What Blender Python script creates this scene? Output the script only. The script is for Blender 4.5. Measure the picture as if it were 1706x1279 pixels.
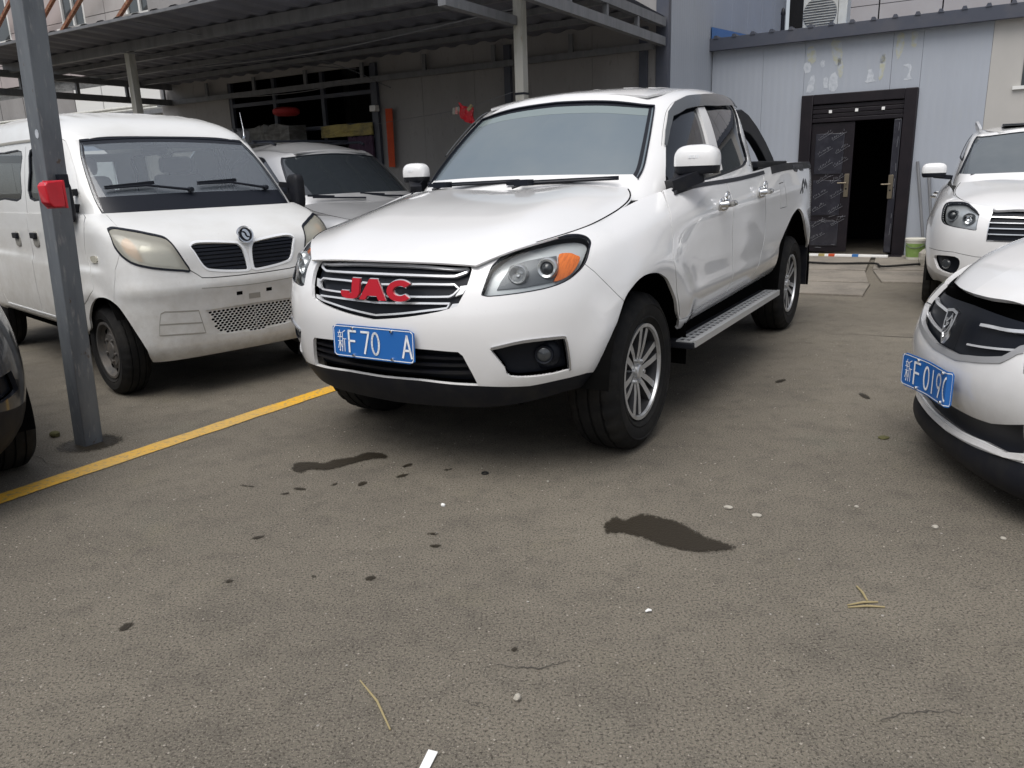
import bpy, bmesh, math, random
import numpy as np
from mathutils import Vector, Matrix
from mathutils.geometry import delaunay_2d_cdt
random.seed(7); np.random.seed(7)
for o in list(bpy.data.objects): bpy.data.objects.remove(o)
SC = bpy.context.scene
COL = SC.collection
R = math.radians
# ---------------------------------------------------------------- camera
cam_d = bpy.data.cameras.new('camera'); cam = bpy.data.objects.new('camera', cam_d); COL.objects.link(cam)
PITCH, ROLL, CAM_H = R(15.06), R(-2.06), 1.273
cam_d.sensor_width = 36; cam_d.lens = 1297.9 / 1706 * 36; cam_d.clip_start = .05; cam_d.clip_end = 500
_c, _s, _cr, _sr = math.cos(PITCH), math.sin(PITCH), math.cos(ROLL), math.sin(ROLL)
_U = Vector((0, _s, _c)); _X = Vector((1, 0, 0)); _B = Vector((0, -_c, _s))
_rx = _X * _cr + _U * _sr; _uy = -_X * _sr + _U * _cr
cam.matrix_world = Matrix(((_rx.x, _uy.x, _B.x, 0), (_rx.y, _uy.y, _B.y, 0), (_rx.z, _uy.z, _B.z, CAM_H), (0, 0, 0, 1)))
SC.camera = cam
# ---------------------------------------------------------------- sky, sun, exposure
w = bpy.data.worlds.new('World'); SC.world = w; w.use_nodes = True
nt = w.node_tree; bg = nt.nodes['Background']
SUN_EL, SUN_AZ = R(64), R(-148)      # azimuth of the sun measured from +Y towards +X
sky = nt.nodes.new('ShaderNodeTexSky'); sky.sky_type = 'NISHITA'; sky.sun_disc = False
sky.sun_elevation = SUN_EL; sky.sun_rotation = SUN_AZ; sky.air_density = 1.0; sky.dust_density = 4.0; sky.ozone_density = 1.0
hs = nt.nodes.new('ShaderNodeHueSaturation'); hs.inputs['Saturation'].default_value = .42
nt.links.new(sky.outputs[0], hs.inputs['Color']); nt.links.new(hs.outputs[0], bg.inputs[0])
bg.inputs[1].default_value = .10
sd = bpy.data.lights.new('sun', 'SUN'); sd.energy = 1.5; sd.angle = R(55); sd.color = (1, .98, .955)
sun = bpy.data.objects.new('sun', sd); COL.objects.link(sun)
sun.rotation_euler = Vector((-math.sin(SUN_AZ) * math.cos(SUN_EL), -math.cos(SUN_AZ) * math.cos(SUN_EL), -math.sin(SUN_EL))).to_track_quat('-Z', 'Y').to_euler()
sun.location = (-8, -10, 20)
SC.view_settings.view_transform = 'Standard'; SC.view_settings.look = 'None'
SC.view_settings.exposure = .46; SC.view_settings.gamma = 1; SC.view_settings.use_curve_mapping = False
# ---------------------------------------------------------------- surface maths
def basis(t, n, k=3):
    """clamped uniform B-spline basis, t in 0..1 -> (len(t), n)"""
    t = np.clip(np.asarray(t, float), 0, 1 - 1e-9)
    kn = np.r_[np.zeros(k), np.linspace(0, 1, n - k + 1), np.ones(k)]
    N = np.zeros((len(t), len(kn) - 1))
    for i in range(len(kn) - 1):
        N[:, i] = (t >= kn[i]) & (t < kn[i + 1])
    for d in range(1, k + 1):
        M = np.zeros_like(N)
        for i in range(len(kn) - 1 - d):
            a = kn[i + d] - kn[i]; b = kn[i + d + 1] - kn[i + 1]
            if a > 0: M[:, i] += (t - kn[i]) / a * N[:, i]
            if b > 0: M[:, i] += (kn[i + d + 1] - t) / b * N[:, i + 1]
        N = M
    return N[:, :n]

class Surf:
    """tensor B-spline patch, ctrl (rows v, cols u, 3); orientation sign sg so that the normal points outward"""
    def __init__(s, C, sg=1, disp=None):
        s.C = np.asarray(C, float); s.sg = sg; s.disp = disp
        g = np.linspace(0, 1, 40)
        m = np.full(40, .5)
        P = s.raw(g, m); s.LU = np.linalg.norm(np.diff(P, axis=0), axis=1).sum()
        P = s.raw(m, g); s.LV = np.linalg.norm(np.diff(P, axis=0), axis=1).sum()
    def raw(s, u, v):
        Bu = basis(u, s.C.shape[1]); Bv = basis(v, s.C.shape[0])
        return np.einsum('ni,nj,ijk->nk', Bv, Bu, s.C)
    def rawn(s, u, v):
        u = np.asarray(u, float); v = np.asarray(v, float); h = 2e-3
        a, b = np.clip(u - h, 0, 1), np.clip(u + h, 0, 1)
        c, d = np.clip(v - h, 0, 1), np.clip(v + h, 0, 1)
        n = np.cross(s.raw(b, v) - s.raw(a, v), s.raw(u, d) - s.raw(u, c)) * s.sg
        return n / (np.linalg.norm(n, axis=1, keepdims=True) + 1e-12)
    def ev(s, u, v):
        P = s.raw(u, v)
        if s.disp is not None: P = P + s.rawn(u, v) * s.disp(P)[:, None]
        return P
    def nrm(s, u, v):
        if s.disp is None: return s.rawn(u, v)
        u = np.asarray(u, float); v = np.asarray(v, float); h = 2e-3
        a, b = np.clip(u - h, 0, 1), np.clip(u + h, 0, 1)
        c, d = np.clip(v - h, 0, 1), np.clip(v + h, 0, 1)
        n = np.cross(s.ev(b, v) - s.ev(a, v), s.ev(u, d) - s.ev(u, c)) * s.sg
        return n / (np.linalg.norm(n, axis=1, keepdims=True) + 1e-12)

def sweep(plan, keys):
    """plan: (x, y) outer plan points front centre -> side -> rear; keys: {column: [(inset, z) per row]} -> ctrl grid"""
    plan = np.array(plan, float); n = len(plan)
    T = np.zeros((n, 2))
    ext = np.vstack([plan[1] * [1, -1] if plan[0, 1] == 0 else 2 * plan[0] - plan[1], plan,
                     plan[-2] * [1, -1] if plan[-1, 1] == 0 else 2 * plan[-1] - plan[-2]])
    T = ext[2:] - ext[:-2]; T /= np.linalg.norm(T, axis=1, keepdims=True)
    N = np.c_[-T[:, 1], T[:, 0]] * -1      # inward or outward: fixed below
    N = np.where((N * (plan - plan.mean(0))).sum(1, keepdims=True) < 0, -N, N)
    ks = sorted(keys); K = np.array([keys[k] for k in ks], float)
    C = np.zeros((K.shape[1], n, 3))
    for j in range(n):
        for r in range(K.shape[1]):
            d = np.interp(j, ks, K[:, r, 0]); z = np.interp(j, ks, K[:, r, 1])
            C[r, j, :2] = plan[j] - N[j] * d; C[r, j, 2] = z
    C[:, 0, 1] = 0 if plan[0, 1] == 0 else C[:, 0, 1]
    if plan[-1, 1] == 0: C[:, -1, 1] = 0
    return C

def crom(P, closed=True, n=5, corners=()):
    """Catmull-Rom through points; corner indices stay sharp"""
    P = np.asarray(P, float); m = len(P); out = []
    cs = set(corners)
    for i in range(m if closed else m - 1):
        p1, p2 = P[i], P[(i + 1) % m]
        p0 = P[i - 1] if (closed or i > 0) else 2 * p1 - p2
        p3 = P[(i + 2) % m] if (closed or i + 2 < m) else 2 * p2 - p1
        if i in cs: p0 = 2 * p1 - p2
        if (i + 1) % m in cs: p3 = 2 * p2 - p1
        for k in range(n):
            t = k / n
            out.append(.5 * (2 * p1 + (p2 - p0) * t + (2 * p0 - 5 * p1 + 4 * p2 - p3) * t * t + (3 * p1 - p0 - 3 * p2 + p3) * t ** 3))
    if not closed: out.append(P[-1])
    return np.array(out)

def inpoly(Q, poly):
    x, y = Q[:, 0], Q[:, 1]; c = np.zeros(len(Q), bool); m = len(poly)
    for i in range(m):
        x1, y1 = poly[i - 1]; x2, y2 = poly[i]
        if y1 == y2: continue
        w = ((y1 > y) != (y2 > y)) & (x < (x2 - x1) * (y - y1) / (y2 - y1) + x1)
        c ^= w
    return c

def ribbon(L, w):
    """closed polygon around an open polyline, half width w (2D, metric)"""
    L = np.asarray(L, float); T = np.gradient(L, axis=0); T /= np.linalg.norm(T, axis=1, keepdims=True) + 1e-12
    N = np.c_[-T[:, 1], T[:, 0]]
    return np.vstack([L + N * w, (L - N * w)[::-1]])
# ---------------------------------------------------------------- pickup body surfaces (car frame: x forward, y left, z up)
PK_PLAN = [(.885,0),(.885,.13),(.873,.27),(.845,.41),(.79,.55),(.70,.68),(.57,.79),(.40,.865),(.18,.895),(-.12,.905),(-.5,.91),(-1.0,.91),
           (-1.5,.91),(-2.0,.91),(-2.5,.91),(-3.0,.91),(-3.40,.90),(-3.66,.875),(-3.78,.77),(-3.78,.5),(-3.78,.25),(-3.78,0)]
PK_KEYS = {
 0: [(.10,.33),(.045,.40),(.03,.47),(.015,.55),(.004,.63),(.0,.71),(.022,.79),(.055,.86),(.085,.91),(.115,.945)],
 3: [(.10,.34),(.045,.41),(.03,.48),(.015,.55),(.004,.63),(.0,.71),(.02,.79),(.05,.86),(.075,.91),(.10,.942)],
 4: [(.09,.35),(.04,.42),(.02,.49),(.008,.56),(.0,.64),(.002,.72),(.02,.80),(.05,.875),(.09,.935),(.145,.97)],
 5: [(.08,.37),(.035,.44),(.015,.50),(.003,.57),(.0,.65),(.003,.73),(.016,.81),(.042,.89),(.085,.96),(.15,1.005)],
 6: [(.07,.40),(.03,.46),(.012,.52),(.002,.59),(.0,.66),(.002,.74),(.014,.82),(.035,.90),(.075,.975),(.15,1.022)],
 8: [(.06,.45),(.03,.51),(.012,.57),(.0,.64),(.0,.72),(.002,.81),(.012,.895),(.032,.97),(.075,1.035),(.17,1.068)],
 9: [(.06,.49),(.03,.53),(.012,.59),(.002,.67),(.0,.76),(.001,.85),(.008,.94),(.024,1.02),(.07,1.09),(.17,1.135)],
 10:[(.06,.50),(.03,.54),(.012,.60),(.002,.68),(.0,.77),(.0,.87),(.004,.97),(.012,1.06),(.032,1.14),(.075,1.20)],
 12:[(.07,.51),(.035,.55),(.015,.61),(.003,.69),(.0,.78),(.0,.88),(.004,.98),(.012,1.07),(.03,1.15),(.065,1.22)],
 13:[(.07,.52),(.035,.56),(.015,.62),(.003,.70),(.0,.79),(.0,.89),(.004,.99),(.012,1.09),(.026,1.18),(.05,1.25)],
 14:[(.07,.53),(.035,.57),(.015,.63),(.003,.71),(.0,.80),(.0,.90),(.004,1.0),(.01,1.11),(.018,1.21),(.035,1.285)],
 21:[(.07,.55),(.035,.59),(.015,.65),(.003,.73),(.0,.82),(.0,.92),(.004,1.02),(.01,1.12),(.018,1.22),(.035,1.29)]}
def pk_disp(P):
    o = np.zeros(len(P)); x, y, z = P.T
    for cx, r0 in ((0.0, .47), (-3.09, .47)):
        r = np.hypot(x - cx, (z - .365))
        b = np.exp(-((r - r0 - .03) / .085) ** 2) * (z > .3)
        o += .017 * b * np.clip((np.abs(y) - .7) / .1, 0, 1)
    # character crease over the doors and a soft hollow below it
    m = np.clip((-x - .1) / .5, 0, 1) * np.clip((x + 3.6) / .5, 0, 1) * np.clip((np.abs(y) - .7) / .1, 0, 1)
    zc = 1.055 - .028 * (x + 1.0)
    o += m * (.008 * np.exp(-((z - zc) / .05) ** 2) - .006 * np.exp(-((z - zc + .18) / .10) ** 2))
    o += m * .012 * np.exp(-((z - .66) / .05) ** 2) * np.clip((x + 2.5) / .4, 0, 1)
    return o
pk_body = Surf(sweep(PK_PLAN, PK_KEYS), 1, pk_disp)
# hood: rows rear -> front, columns centre -> edge
def hood_grid():
    R = []
    #   x centre, z centre, edge (x, y, z)
    rows = [(-.205,1.200,(-.29,.645,1.190)),(-.10,1.190,(-.21,.715,1.155)),(.04,1.172,(-.05,.735,1.112)),(.2,1.145,(.12,.730,1.078)),
            (.36,1.108,(.28,.722,1.050)),(.50,1.068,(.42,.695,1.032)),(.62,1.025,(.55,.635,1.010)),(.71,.985,(.645,.555,.985)),
            (.765,.957,(.715,.485,.953)),(.790,.942,(.756,.442,.931))]
    ys = [0,.16,.32,.48,.64,.80,.93,1.0]
    for xc, zc, e in rows:
        r = []
        for t in ys:
            x = xc + (e[0]-xc) * t**2.2
            y = e[1] * t
            z = zc + (e[2]-zc) * t**3.0
            z += .016 * math.exp(-((t-.62)/.16)**2) * min(1, max(0, (.75-xc)/.3))   # raised shoulders
            z -= .006 * math.exp(-((t-.0)/.35)**2) * min(1, max(0, (.75-xc)/.3))
            r.append((x, y, z))
        R.append(r)
    return np.array(R)
pk_hood = Surf(hood_grid(), -1)
# cabin: rows belt -> roof gutter, columns windscreen centre -> A pillar -> side -> rear centre
CB = [(-.17,0),(-.175,.2),(-.20,.42),(-.26,.60),(-.36,.725),(-.58,.80),(-.95,.845),(-1.4,.86),(-1.77,.862),(-2.02,.845),(-2.10,.72),(-2.12,.35),(-2.12,0)]
CT = [(-.83,0,1.672),(-.83,.2,1.668),(-.845,.38,1.650),(-.875,.515,1.620),(-.95,.605,1.622),(-1.12,.655,1.668),(-1.38,.675,1.692),(-1.68,.682,1.694),(-1.93,.678,1.672),(-2.04,.62,1.655),(-2.08,.45,1.655),(-2.09,.2,1.66),(-2.09,0,1.66)]
CE = [(-.90,0,1.705),(-.90,.2,1.70),(-.91,.37,1.684),(-.945,.485,1.652),(-1.02,.545,1.668),(-1.17,.575,1.702),(-1.40,.588,1.722),(-1.67,.588,1.724),(-1.89,.575,1.706),(-1.98,.53,1.692),(-2.01,.40,1.692),(-2.02,.2,1.697),(-2.02,0,1.697)]
def cabin_grid():
    b = np.array([(x, y, 1.13) for x, y in CB]); t = np.array(CT); e = np.array(CE)
    t2 = t.copy()
    rows = [b]
    for f, bul in ((.25,.016),(.5,.028),(.78,.026)):
        m = b + (t - b) * f
        c = m[:, :2] - np.array([-1.2, 0]); c /= np.linalg.norm(c, axis=1, keepdims=True) + 1e-9
        m[:, :2] += c * bul; m[:, 2] += 0
        if True: m[0, 1] = 0; m[-1, 1] = 0
        rows.append(m)
    rows.append(t); rows.append(t * .45 + e * .55 + [0, 0, .008]); rows.append(e)
    return np.array(rows)
pk_cabin = Surf(cabin_grid(), 1)
def roof_grid():
    xs = [-.86,-.95,-1.15,-1.4,-1.67,-1.89,-2.01]; zc = [1.688,1.716,1.742,1.752,1.752,1.738,1.715]; ye = [.50,.545,.575,.585,.582,.558,.50]
    ze = [1.655,1.668,1.702,1.720,1.722,1.706,1.695]
    return np.array([[(x - .05*0 - .03*t**2*(i == 0), y*t, a + (b-a)*t**2.4) for t in (0,.25,.5,.75,.9,1)] for i, (x, a, b, y) in enumerate(zip(xs, zc, ze, ye))])
pk_roof = Surf(roof_grid(), 1)
# ---------------------------------------------------------------- minivan body surfaces
VN_PLAN = [(.578,0),(.578,.18),(.572,.36),(.556,.52),(.515,.645),(.43,.735),(.29,.775),(.08,.785),(-.2,.787),(-.7,.79),(-1.3,.79),(-1.9,.79),(-2.5,.79),(-3.0,.775),(-3.22,.68),(-3.28,.4),(-3.29,.2),(-3.29,0)]
VN_KEYS = {
 0: [(.06,.245),(.02,.285),(.018,.36),(.018,.45),(.014,.54),(.004,.62),(.0,.70),(.018,.79),(.030,.87),(.045,.945)],
 4: [(.07,.245),(.02,.29),(.012,.36),(.006,.45),(.002,.54),(.0,.62),(.0,.70),(.014,.79),(.03,.88),(.06,.96)],
 5: [(.07,.25),(.02,.30),(.010,.37),(.004,.45),(.0,.54),(.0,.62),(.0,.70),(.010,.79),(.03,.89),(.055,.98)],
 6: [(.06,.30),(.02,.34),(.010,.40),(.004,.47),(.0,.55),(.0,.63),(.0,.71),(.006,.80),(.016,.90),(.030,1.0)],
 8: [(.06,.365),(.02,.385),(.012,.43),(.005,.49),(.0,.56),(.0,.64),(.0,.72),(.004,.80),(.008,.90),(.014,1.01)],
 17:[(.06,.365),(.02,.385),(.012,.43),(.005,.49),(.0,.56),(.0,.64),(.0,.72),(.004,.80),(.008,.90),(.014,1.01)]}
VN_TOP = [(.085,0),(.085,.2),(.08,.38),(.07,.52),(.045,.62),(.0,.69),(-.06,.735),(-.16,.757),(-.35,.765),(-.75,.768),(-1.3,.768),(-1.9,.768),(-2.5,.768),(-2.98,.752),(-3.17,.66),(-3.22,.4),(-3.23,.2),(-3.23,0)]
def van_grid():
    C = sweep(VN_PLAN, VN_KEYS); T = np.array([(x, y, 1.128) for x, y in VN_TOP]); L = C[-1]
    rows = [C]
    for f, b in ((.36,.024),(.70,.016)):
        m = L + (T - L) * f; d = np.linalg.norm((T - L)[:, :2], axis=1)
        m[:, 2] += b * np.clip(d / .3, 0, 1) ; rows.append(m[None])
    rows.append(T[None]); return np.vstack(rows)
def vn_disp(P):
    x, y, z = P.T; o = np.zeros(len(P))
    m = np.clip((.30 - x) / .2, 0, 1) * np.clip((np.abs(y) - .62) / .1, 0, 1)
    zc = .812 - .012 * (x + .5)
    o -= m * .012 / (1 + np.exp(-(z - zc) / .006)) * np.clip((1.02 - z) / .15, 0, 1)
    for cx in (.02, -2.58):
        r = np.hypot(x - cx, z - .31); o += .014 * np.exp(-((r - .345) / .05) ** 2) * np.clip((np.abs(y) - .62) / .1, 0, 1)
    o += .010 * np.exp(-((z - .68) / .05) ** 2) * np.clip((x - .3) / .15, 0, 1)
    return o
vn_body = Surf(van_grid(), 1, vn_disp)
VB = [(.09,0),(.09,.22),(.085,.42),(.07,.56),(.03,.655),(-.06,.722),(-.25,.752),(-.8,.765),(-1.6,.765),(-2.4,.765),(-3.0,.745),(-3.19,.6),(-3.22,.3),(-3.22,0)]
VT = [(-.475,0,1.615),(-.47,.22,1.612),(-.455,.40,1.602),(-.435,.52,1.590),(-.43,.585,1.585),(-.48,.635,1.588),(-.66,.668,1.598),(-1.0,.685,1.605),(-1.6,.69,1.61),(-2.4,.69,1.61),(-2.95,.67,1.605),(-3.12,.55,1.6),(-3.16,.3,1.6),(-3.16,0,1.6)]
def van_cabin():
    b = np.array([(x, y, 1.10) for x, y in VB]); t = np.array(VT); rows = [b]
    for f, bul in ((.3,.014),(.6,.018),(.85,.010)):
        m = b + (t - b) * f; c = m[:, :2] - np.array([-1.6, 0]); c /= np.linalg.norm(c, axis=1, keepdims=True) + 1e-9
        m[:, :2] += c * bul; m[0, 1] = 0; m[-1, 1] = 0; rows.append(m)
    rows.append(t); return np.array(rows)
vn_cabin = Surf(van_cabin(), 1)
def van_roof():
    xs = [-.468,-.50,-.58,-.75,-1.0,-1.4,-2.0,-2.6,-3.0,-3.15]; zc = [1.612,1.655,1.712,1.765,1.80,1.825,1.835,1.825,1.79,1.70]
    ye = [.50,.60,.655,.682,.692,.697,.697,.695,.68,.60]; ze = [1.586,1.583,1.588,1.594,1.60,1.604,1.606,1.606,1.604,1.60]
    R_ = []
    for i in range(len(xs)):
        h = zc[i] - ze[i]; r = []
        for t, q in ((0,0),(.28,.0),(.52,.03),(.72,.13),(.88,.36),(.97,.68),(1,1)):
            bx = .035 * t**3 if i < 3 else 0
            r.append((xs[i] + bx, ye[i] * t, zc[i] - h * q))
        R_.append(r)
    return np.array(R_)
def vnr_disp(P):
    x, y, z = P.T
    return .007 * np.clip((-x - .7) / .25, 0, 1) * np.clip((.60 - np.abs(y)) / .08, 0, 1) * np.cos(np.abs(y) / .115 * 2 * math.pi)
vn_roof = Surf(van_roof(), 1, vnr_disp)
# ---------------------------------------------------------------- shared generator for the other parked cars
def gen_hood(rows, up=.012):
    ys = [0,.18,.36,.54,.70,.84,.95,1.0]; out = []
    for xc, zc, e in rows:
        r = []
        for t in ys:
            r.append((xc + (e[0]-xc) * t**2.2, e[1]*t, zc + (e[2]-zc) * t**2.8 + up * math.exp(-((t-.62)/.2)**2)))
        out.append(r)
    return Surf(np.array(out), -1)
def gen_cabin(xb, wb, zb, xt, wt, zt, xrb, xrt, rise, roll=.028):
    L = xb - xrb
    CBg = [(xb+.13,0),(xb+.12,.3*wb),(xb+.085,.58*wb),(xb+.03,.80*wb),(xb-.06,.945*wb),(xb-.27,1.03*wb),(xb-.25*L,1.065*wb),(xb-.5*L,1.075*wb),(xb-.75*L,1.06*wb),(xrb+.18,1.0*wb),(xrb+.03,.8*wb),(xrb,.4*wb),(xrb,0)]
    Lt = xt - xrt
    CTg = [(xt+.05,0,zt+.03),(xt+.047,.3*wt,zt+.027),(xt+.03,.62*wt,zt+.014),(xt,.88*wt,zt-.004),(xt-.08,1.01*wt,zt),(xt-.25,1.06*wt,zt+.03),(xt-.3*Lt,1.075*wt,zt+.045),(xt-.55*Lt,1.07*wt,zt+.045),(xt-.8*Lt,1.04*wt,zt+.03),(xrt+.08,.95*wt,zt+.015),(xrt+.01,.75*wt,zt+.01),(xrt,.4*wt,zt+.02),(xrt,0,zt+.02)]
    b = np.array([(x, y, zb - .03) for x, y in CBg]); t = np.array(CTg); c0 = np.array([(xb + xrb) / 2, 0])
    e = t.copy(); e[:, 1] *= .86; e[:, 0] = c0[0] + (e[:, 0] - c0[0]) * .955; e[:, 2] += roll
    rows = [b]
    for f, bul in ((.25,.014),(.5,.026),(.78,.024)):
        m = b + (t - b) * f; c = m[:, :2] - c0; c /= np.linalg.norm(c, axis=1, keepdims=True) + 1e-9
        m[:, :2] += c * bul; m[0, 1] = 0; m[-1, 1] = 0; rows.append(m)
    rows += [t, t * .45 + e * .55 + [0, 0, .008], e]
    cab = Surf(np.array(rows), 1)
    xs = np.linspace(e[0, 0] + .02, e[-1, 0] - .02, 7); G = []
    for i, x in enumerate(xs):
        k = i / 6; arch = 1 - (2*k - 1)**2 * .85 if k < .5 else 1 - (2*k - 1)**4 * .7
        ye = np.interp(-x, -e[3:11, 0], e[3:11, 1]); ye = min(ye, e[6, 1]); ze = np.interp(-x, -e[3:10, 0], e[3:10, 2]) - .004
        if i in (0, 6): ye *= .93
        G.append([(x, ye*t_, ze + rise * arch * (1 - t_**2.4)) for t_ in (0,.25,.5,.75,.9,1)])
    return cab, Surf(np.array(G), 1)
# white SUV at the right
SW_PLAN = [(.89,0),(.89,.15),(.88,.30),(.86,.44),(.815,.58),(.73,.71),(.60,.81),(.42,.875),(.18,.905),(-.2,.91),(-.7,.915),(-1.2,.915),(-1.8,.915),(-2.3,.91),(-2.7,.90),(-3.1,.87),(-3.4,.78),(-3.5,.5),(-3.52,.25),(-3.52,0)]
SW_KEYS = {0: [(.08,.23),(.03,.27),(.015,.35),(.004,.45),(.0,.55),(.0,.65),(.01,.73),(.03,.80),(.05,.845),(.08,.87)],
 4: [(.08,.25),(.03,.29),(.015,.36),(.004,.46),(.0,.56),(.0,.66),(.012,.74),(.035,.81),(.07,.87),(.13,.905)],
 6: [(.07,.28),(.03,.32),(.012,.39),(.002,.48),(.0,.57),(.002,.67),(.015,.76),(.04,.85),(.08,.915),(.16,.945)],
 8: [(.06,.30),(.03,.34),(.012,.41),(.002,.50),(.0,.59),(.002,.69),(.012,.79),(.035,.885),(.075,.95),(.17,.975)],
 9: [(.06,.30),(.03,.34),(.012,.41),(.002,.50),(.0,.60),(.002,.70),(.010,.81),(.03,.91),(.07,.98),(.16,1.02)],
 10:[(.06,.30),(.03,.34),(.012,.41),(.002,.50),(.0,.60),(.0,.70),(.006,.81),(.02,.91),(.045,.99),(.09,1.045)],
 19:[(.06,.34),(.03,.38),(.012,.45),(.002,.53),(.0,.62),(.0,.72),(.006,.83),(.02,.94),(.045,1.03),(.09,1.09)]}
def sw_disp(P):
    x, y, z = P.T; o = np.zeros(len(P))
    for cx in (0., -2.66):
        r = np.hypot(x - cx, z - .33); o += .018 * np.exp(-((r - .42) / .06) ** 2) * np.clip((np.abs(y) - .7) / .1, 0, 1)
    return o
sw_body = Surf(sweep(SW_PLAN, SW_KEYS), 1, sw_disp)
sw_hood = gen_hood([(-.12,1.075,(-.20,.70,1.06)),(.05,1.06,(-.02,.735,1.012)),(.25,1.025,(.18,.735,.975)),(.45,.985,(.38,.70,.95)),(.62,.94,(.55,.64,.925)),(.73,.90,(.66,.555,.905)),(.785,.878,(.735,.47,.885)),(.805,.868,(.765,.43,.872))])
sw_cabin, sw_roof = gen_cabin(-.26, .735, 1.06, -1.02, .605, 1.475, -3.40, -3.05, .055)
# silver SUV under the canopy (origin at the foot of the windscreen)
SV_PLAN = [(x - .80 if i < 9 else x - .85, y) for i, (x, y) in enumerate(SW_PLAN)]
SV_PLAN = [(1.0,0),(1.0,.15),(.99,.30),(.965,.44),(.91,.58),(.82,.70),(.68,.785),(.48,.83),(.22,.85),(-.15,.86),(-.7,.865),(-1.2,.865),(-1.8,.865),(-2.3,.86),(-2.7,.85),(-2.95,.82),(-3.12,.72),(-3.16,.5),(-3.17,.25),(-3.17,0)]
sv_body = Surf(sweep(SV_PLAN, {k: [(d, z - .0) for d, z in v] for k, v in SW_KEYS.items()}), 1)
sv_hood = gen_hood([(.04,1.065,(-.02,.70,1.05)),(.2,1.05,(.14,.715,1.01)),(.4,1.02,(.34,.70,.98)),(.6,.985,(.53,.66,.955)),(.74,.945,(.66,.60,.93)),(.86,.90,(.78,.52,.905)),(.90,.875,(.85,.45,.88)),(.92,.868,(.88,.42,.872))])
sv_cabin, sv_roof = gen_cabin(-.06, .725, 1.06, -.73, .58, 1.515, -3.05, -2.85, .115, .055)
# white crossover nosing in from the right (origin at the number plate)
BJ_PLAN = [(-.045,0),(-.05,.14),(-.065,.28),(-.10,.42),(-.165,.56),(-.27,.69),(-.43,.79),(-.65,.85),(-.95,.875),(-1.3,.88),(-1.8,.885),(-2.3,.885),(-2.8,.885),(-3.3,.88),(-3.7,.865),(-4.0,.83),(-4.22,.72),(-4.3,.5),(-4.31,.25),(-4.31,0)]
BJ_KEYS = {0: [(.07,.10),(.045,.12),(.035,.165),(.045,.21),(.075,.27),(.03,.33),(.0,.40),(-.008,.47),(.012,.54),(.032,.62),(.05,.69),(.085,.755)],
 4: [(.05,.10),(.015,.125),(.0,.17),(.01,.22),(.04,.28),(.005,.34),(-.018,.41),(-.025,.48),(-.02,.55),(.004,.62),(.028,.69),(.085,.745)],
 6: [(.11,.12),(.06,.15),(.04,.20),(.02,.26),(.012,.33),(.004,.40),(.0,.47),(.0,.54),(.004,.62),(.016,.70),(.04,.775),(.11,.82)],
 8: [(.08,.20),(.04,.24),(.02,.30),(.006,.37),(.0,.44),(.0,.51),(.0,.58),(.006,.66),(.018,.74),(.04,.82),(.075,.885),(.15,.925)],
 10:[(.08,.22),(.04,.26),(.02,.32),(.006,.39),(.0,.47),(.0,.55),(.002,.63),(.008,.71),(.018,.79),(.035,.87),(.06,.94),(.10,1.0)],
 19:[(.08,.25),(.04,.29),(.02,.35),(.006,.42),(.0,.50),(.0,.58),(.002,.66),(.008,.74),(.018,.82),(.035,.90),(.06,.98),(.10,1.05)]}
bj_body = Surf(sweep(BJ_PLAN, BJ_KEYS), 1)
bj_hood = gen_hood([(-1.18,1.06,(-1.22,.68,1.04)),(-.98,1.04,(-1.03,.735,.98)),(-.76,1.01,(-.82,.735,.935)),(-.55,.965,(-.62,.71,.885)),(-.38,.91,(-.46,.65,.84)),(-.25,.855,(-.35,.56,.79)),(-.165,.80,(-.27,.46,.758)),(-.13,.765,(-.235,.40,.742))], .014)
bj_cabin, bj_roof = gen_cabin(-1.28, .70, 1.03, -2.02, .58, 1.46, -4.15, -3.9, .06)
# dark hatchback at the left edge (origin at the front axle)
DK_PLAN = [(.80,0),(.80,.14),(.785,.28),(.75,.42),(.685,.55),(.58,.66),(.44,.735),(.26,.79),(.05,.815),(-.3,.82),(-.8,.82),(-1.3,.82),(-1.8,.82),(-2.2,.815),(-2.6,.80),(-2.9,.77),(-3.1,.68),(-3.15,.5),(-3.16,.25),(-3.16,0)]
DK_KEYS = {0: [(.10,.17),(.05,.21),(.03,.28),(.01,.36),(.0,.44),(.004,.52),(.02,.59),(.05,.65),(.08,.69),(.12,.72)],
 5: [(.11,.18),(.05,.22),(.02,.29),(.004,.37),(.0,.45),(.012,.53),(.04,.60),(.075,.66),(.11,.71),(.17,.75)],
 8: [(.07,.22),(.04,.26),(.015,.33),(.003,.41),(.0,.50),(.004,.59),(.02,.68),(.05,.76),(.09,.83),(.17,.87)],
 10:[(.07,.22),(.04,.26),(.015,.33),(.003,.41),(.0,.50),(.0,.60),(.008,.70),(.02,.79),(.04,.87),(.08,.93)],
 19:[(.07,.25),(.04,.29),(.015,.36),(.003,.44),(.0,.53),(.0,.63),(.008,.73),(.02,.82),(.04,.90),(.08,.97)]}
dk_body = Surf(sweep(DK_PLAN, DK_KEYS) * [1, 1.02, 1.13], 1)
dk_hood = gen_hood([(-.15,.95,(-.2,.62,.93)),(.05,.93,(0,.65,.885)),(.25,.895,(.2,.645,.85)),(.42,.85,(.36,.62,.81)),(.55,.80,(.48,.56,.775)),(.63,.76,(.56,.49,.75)),(.67,.735,(.61,.43,.735)),(.685,.722,(.63,.40,.724))])
dk_cabin, dk_roof = gen_cabin(-.28, .65, .93, -.98, .53, 1.33, -3.05, -2.7, .05)
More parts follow.
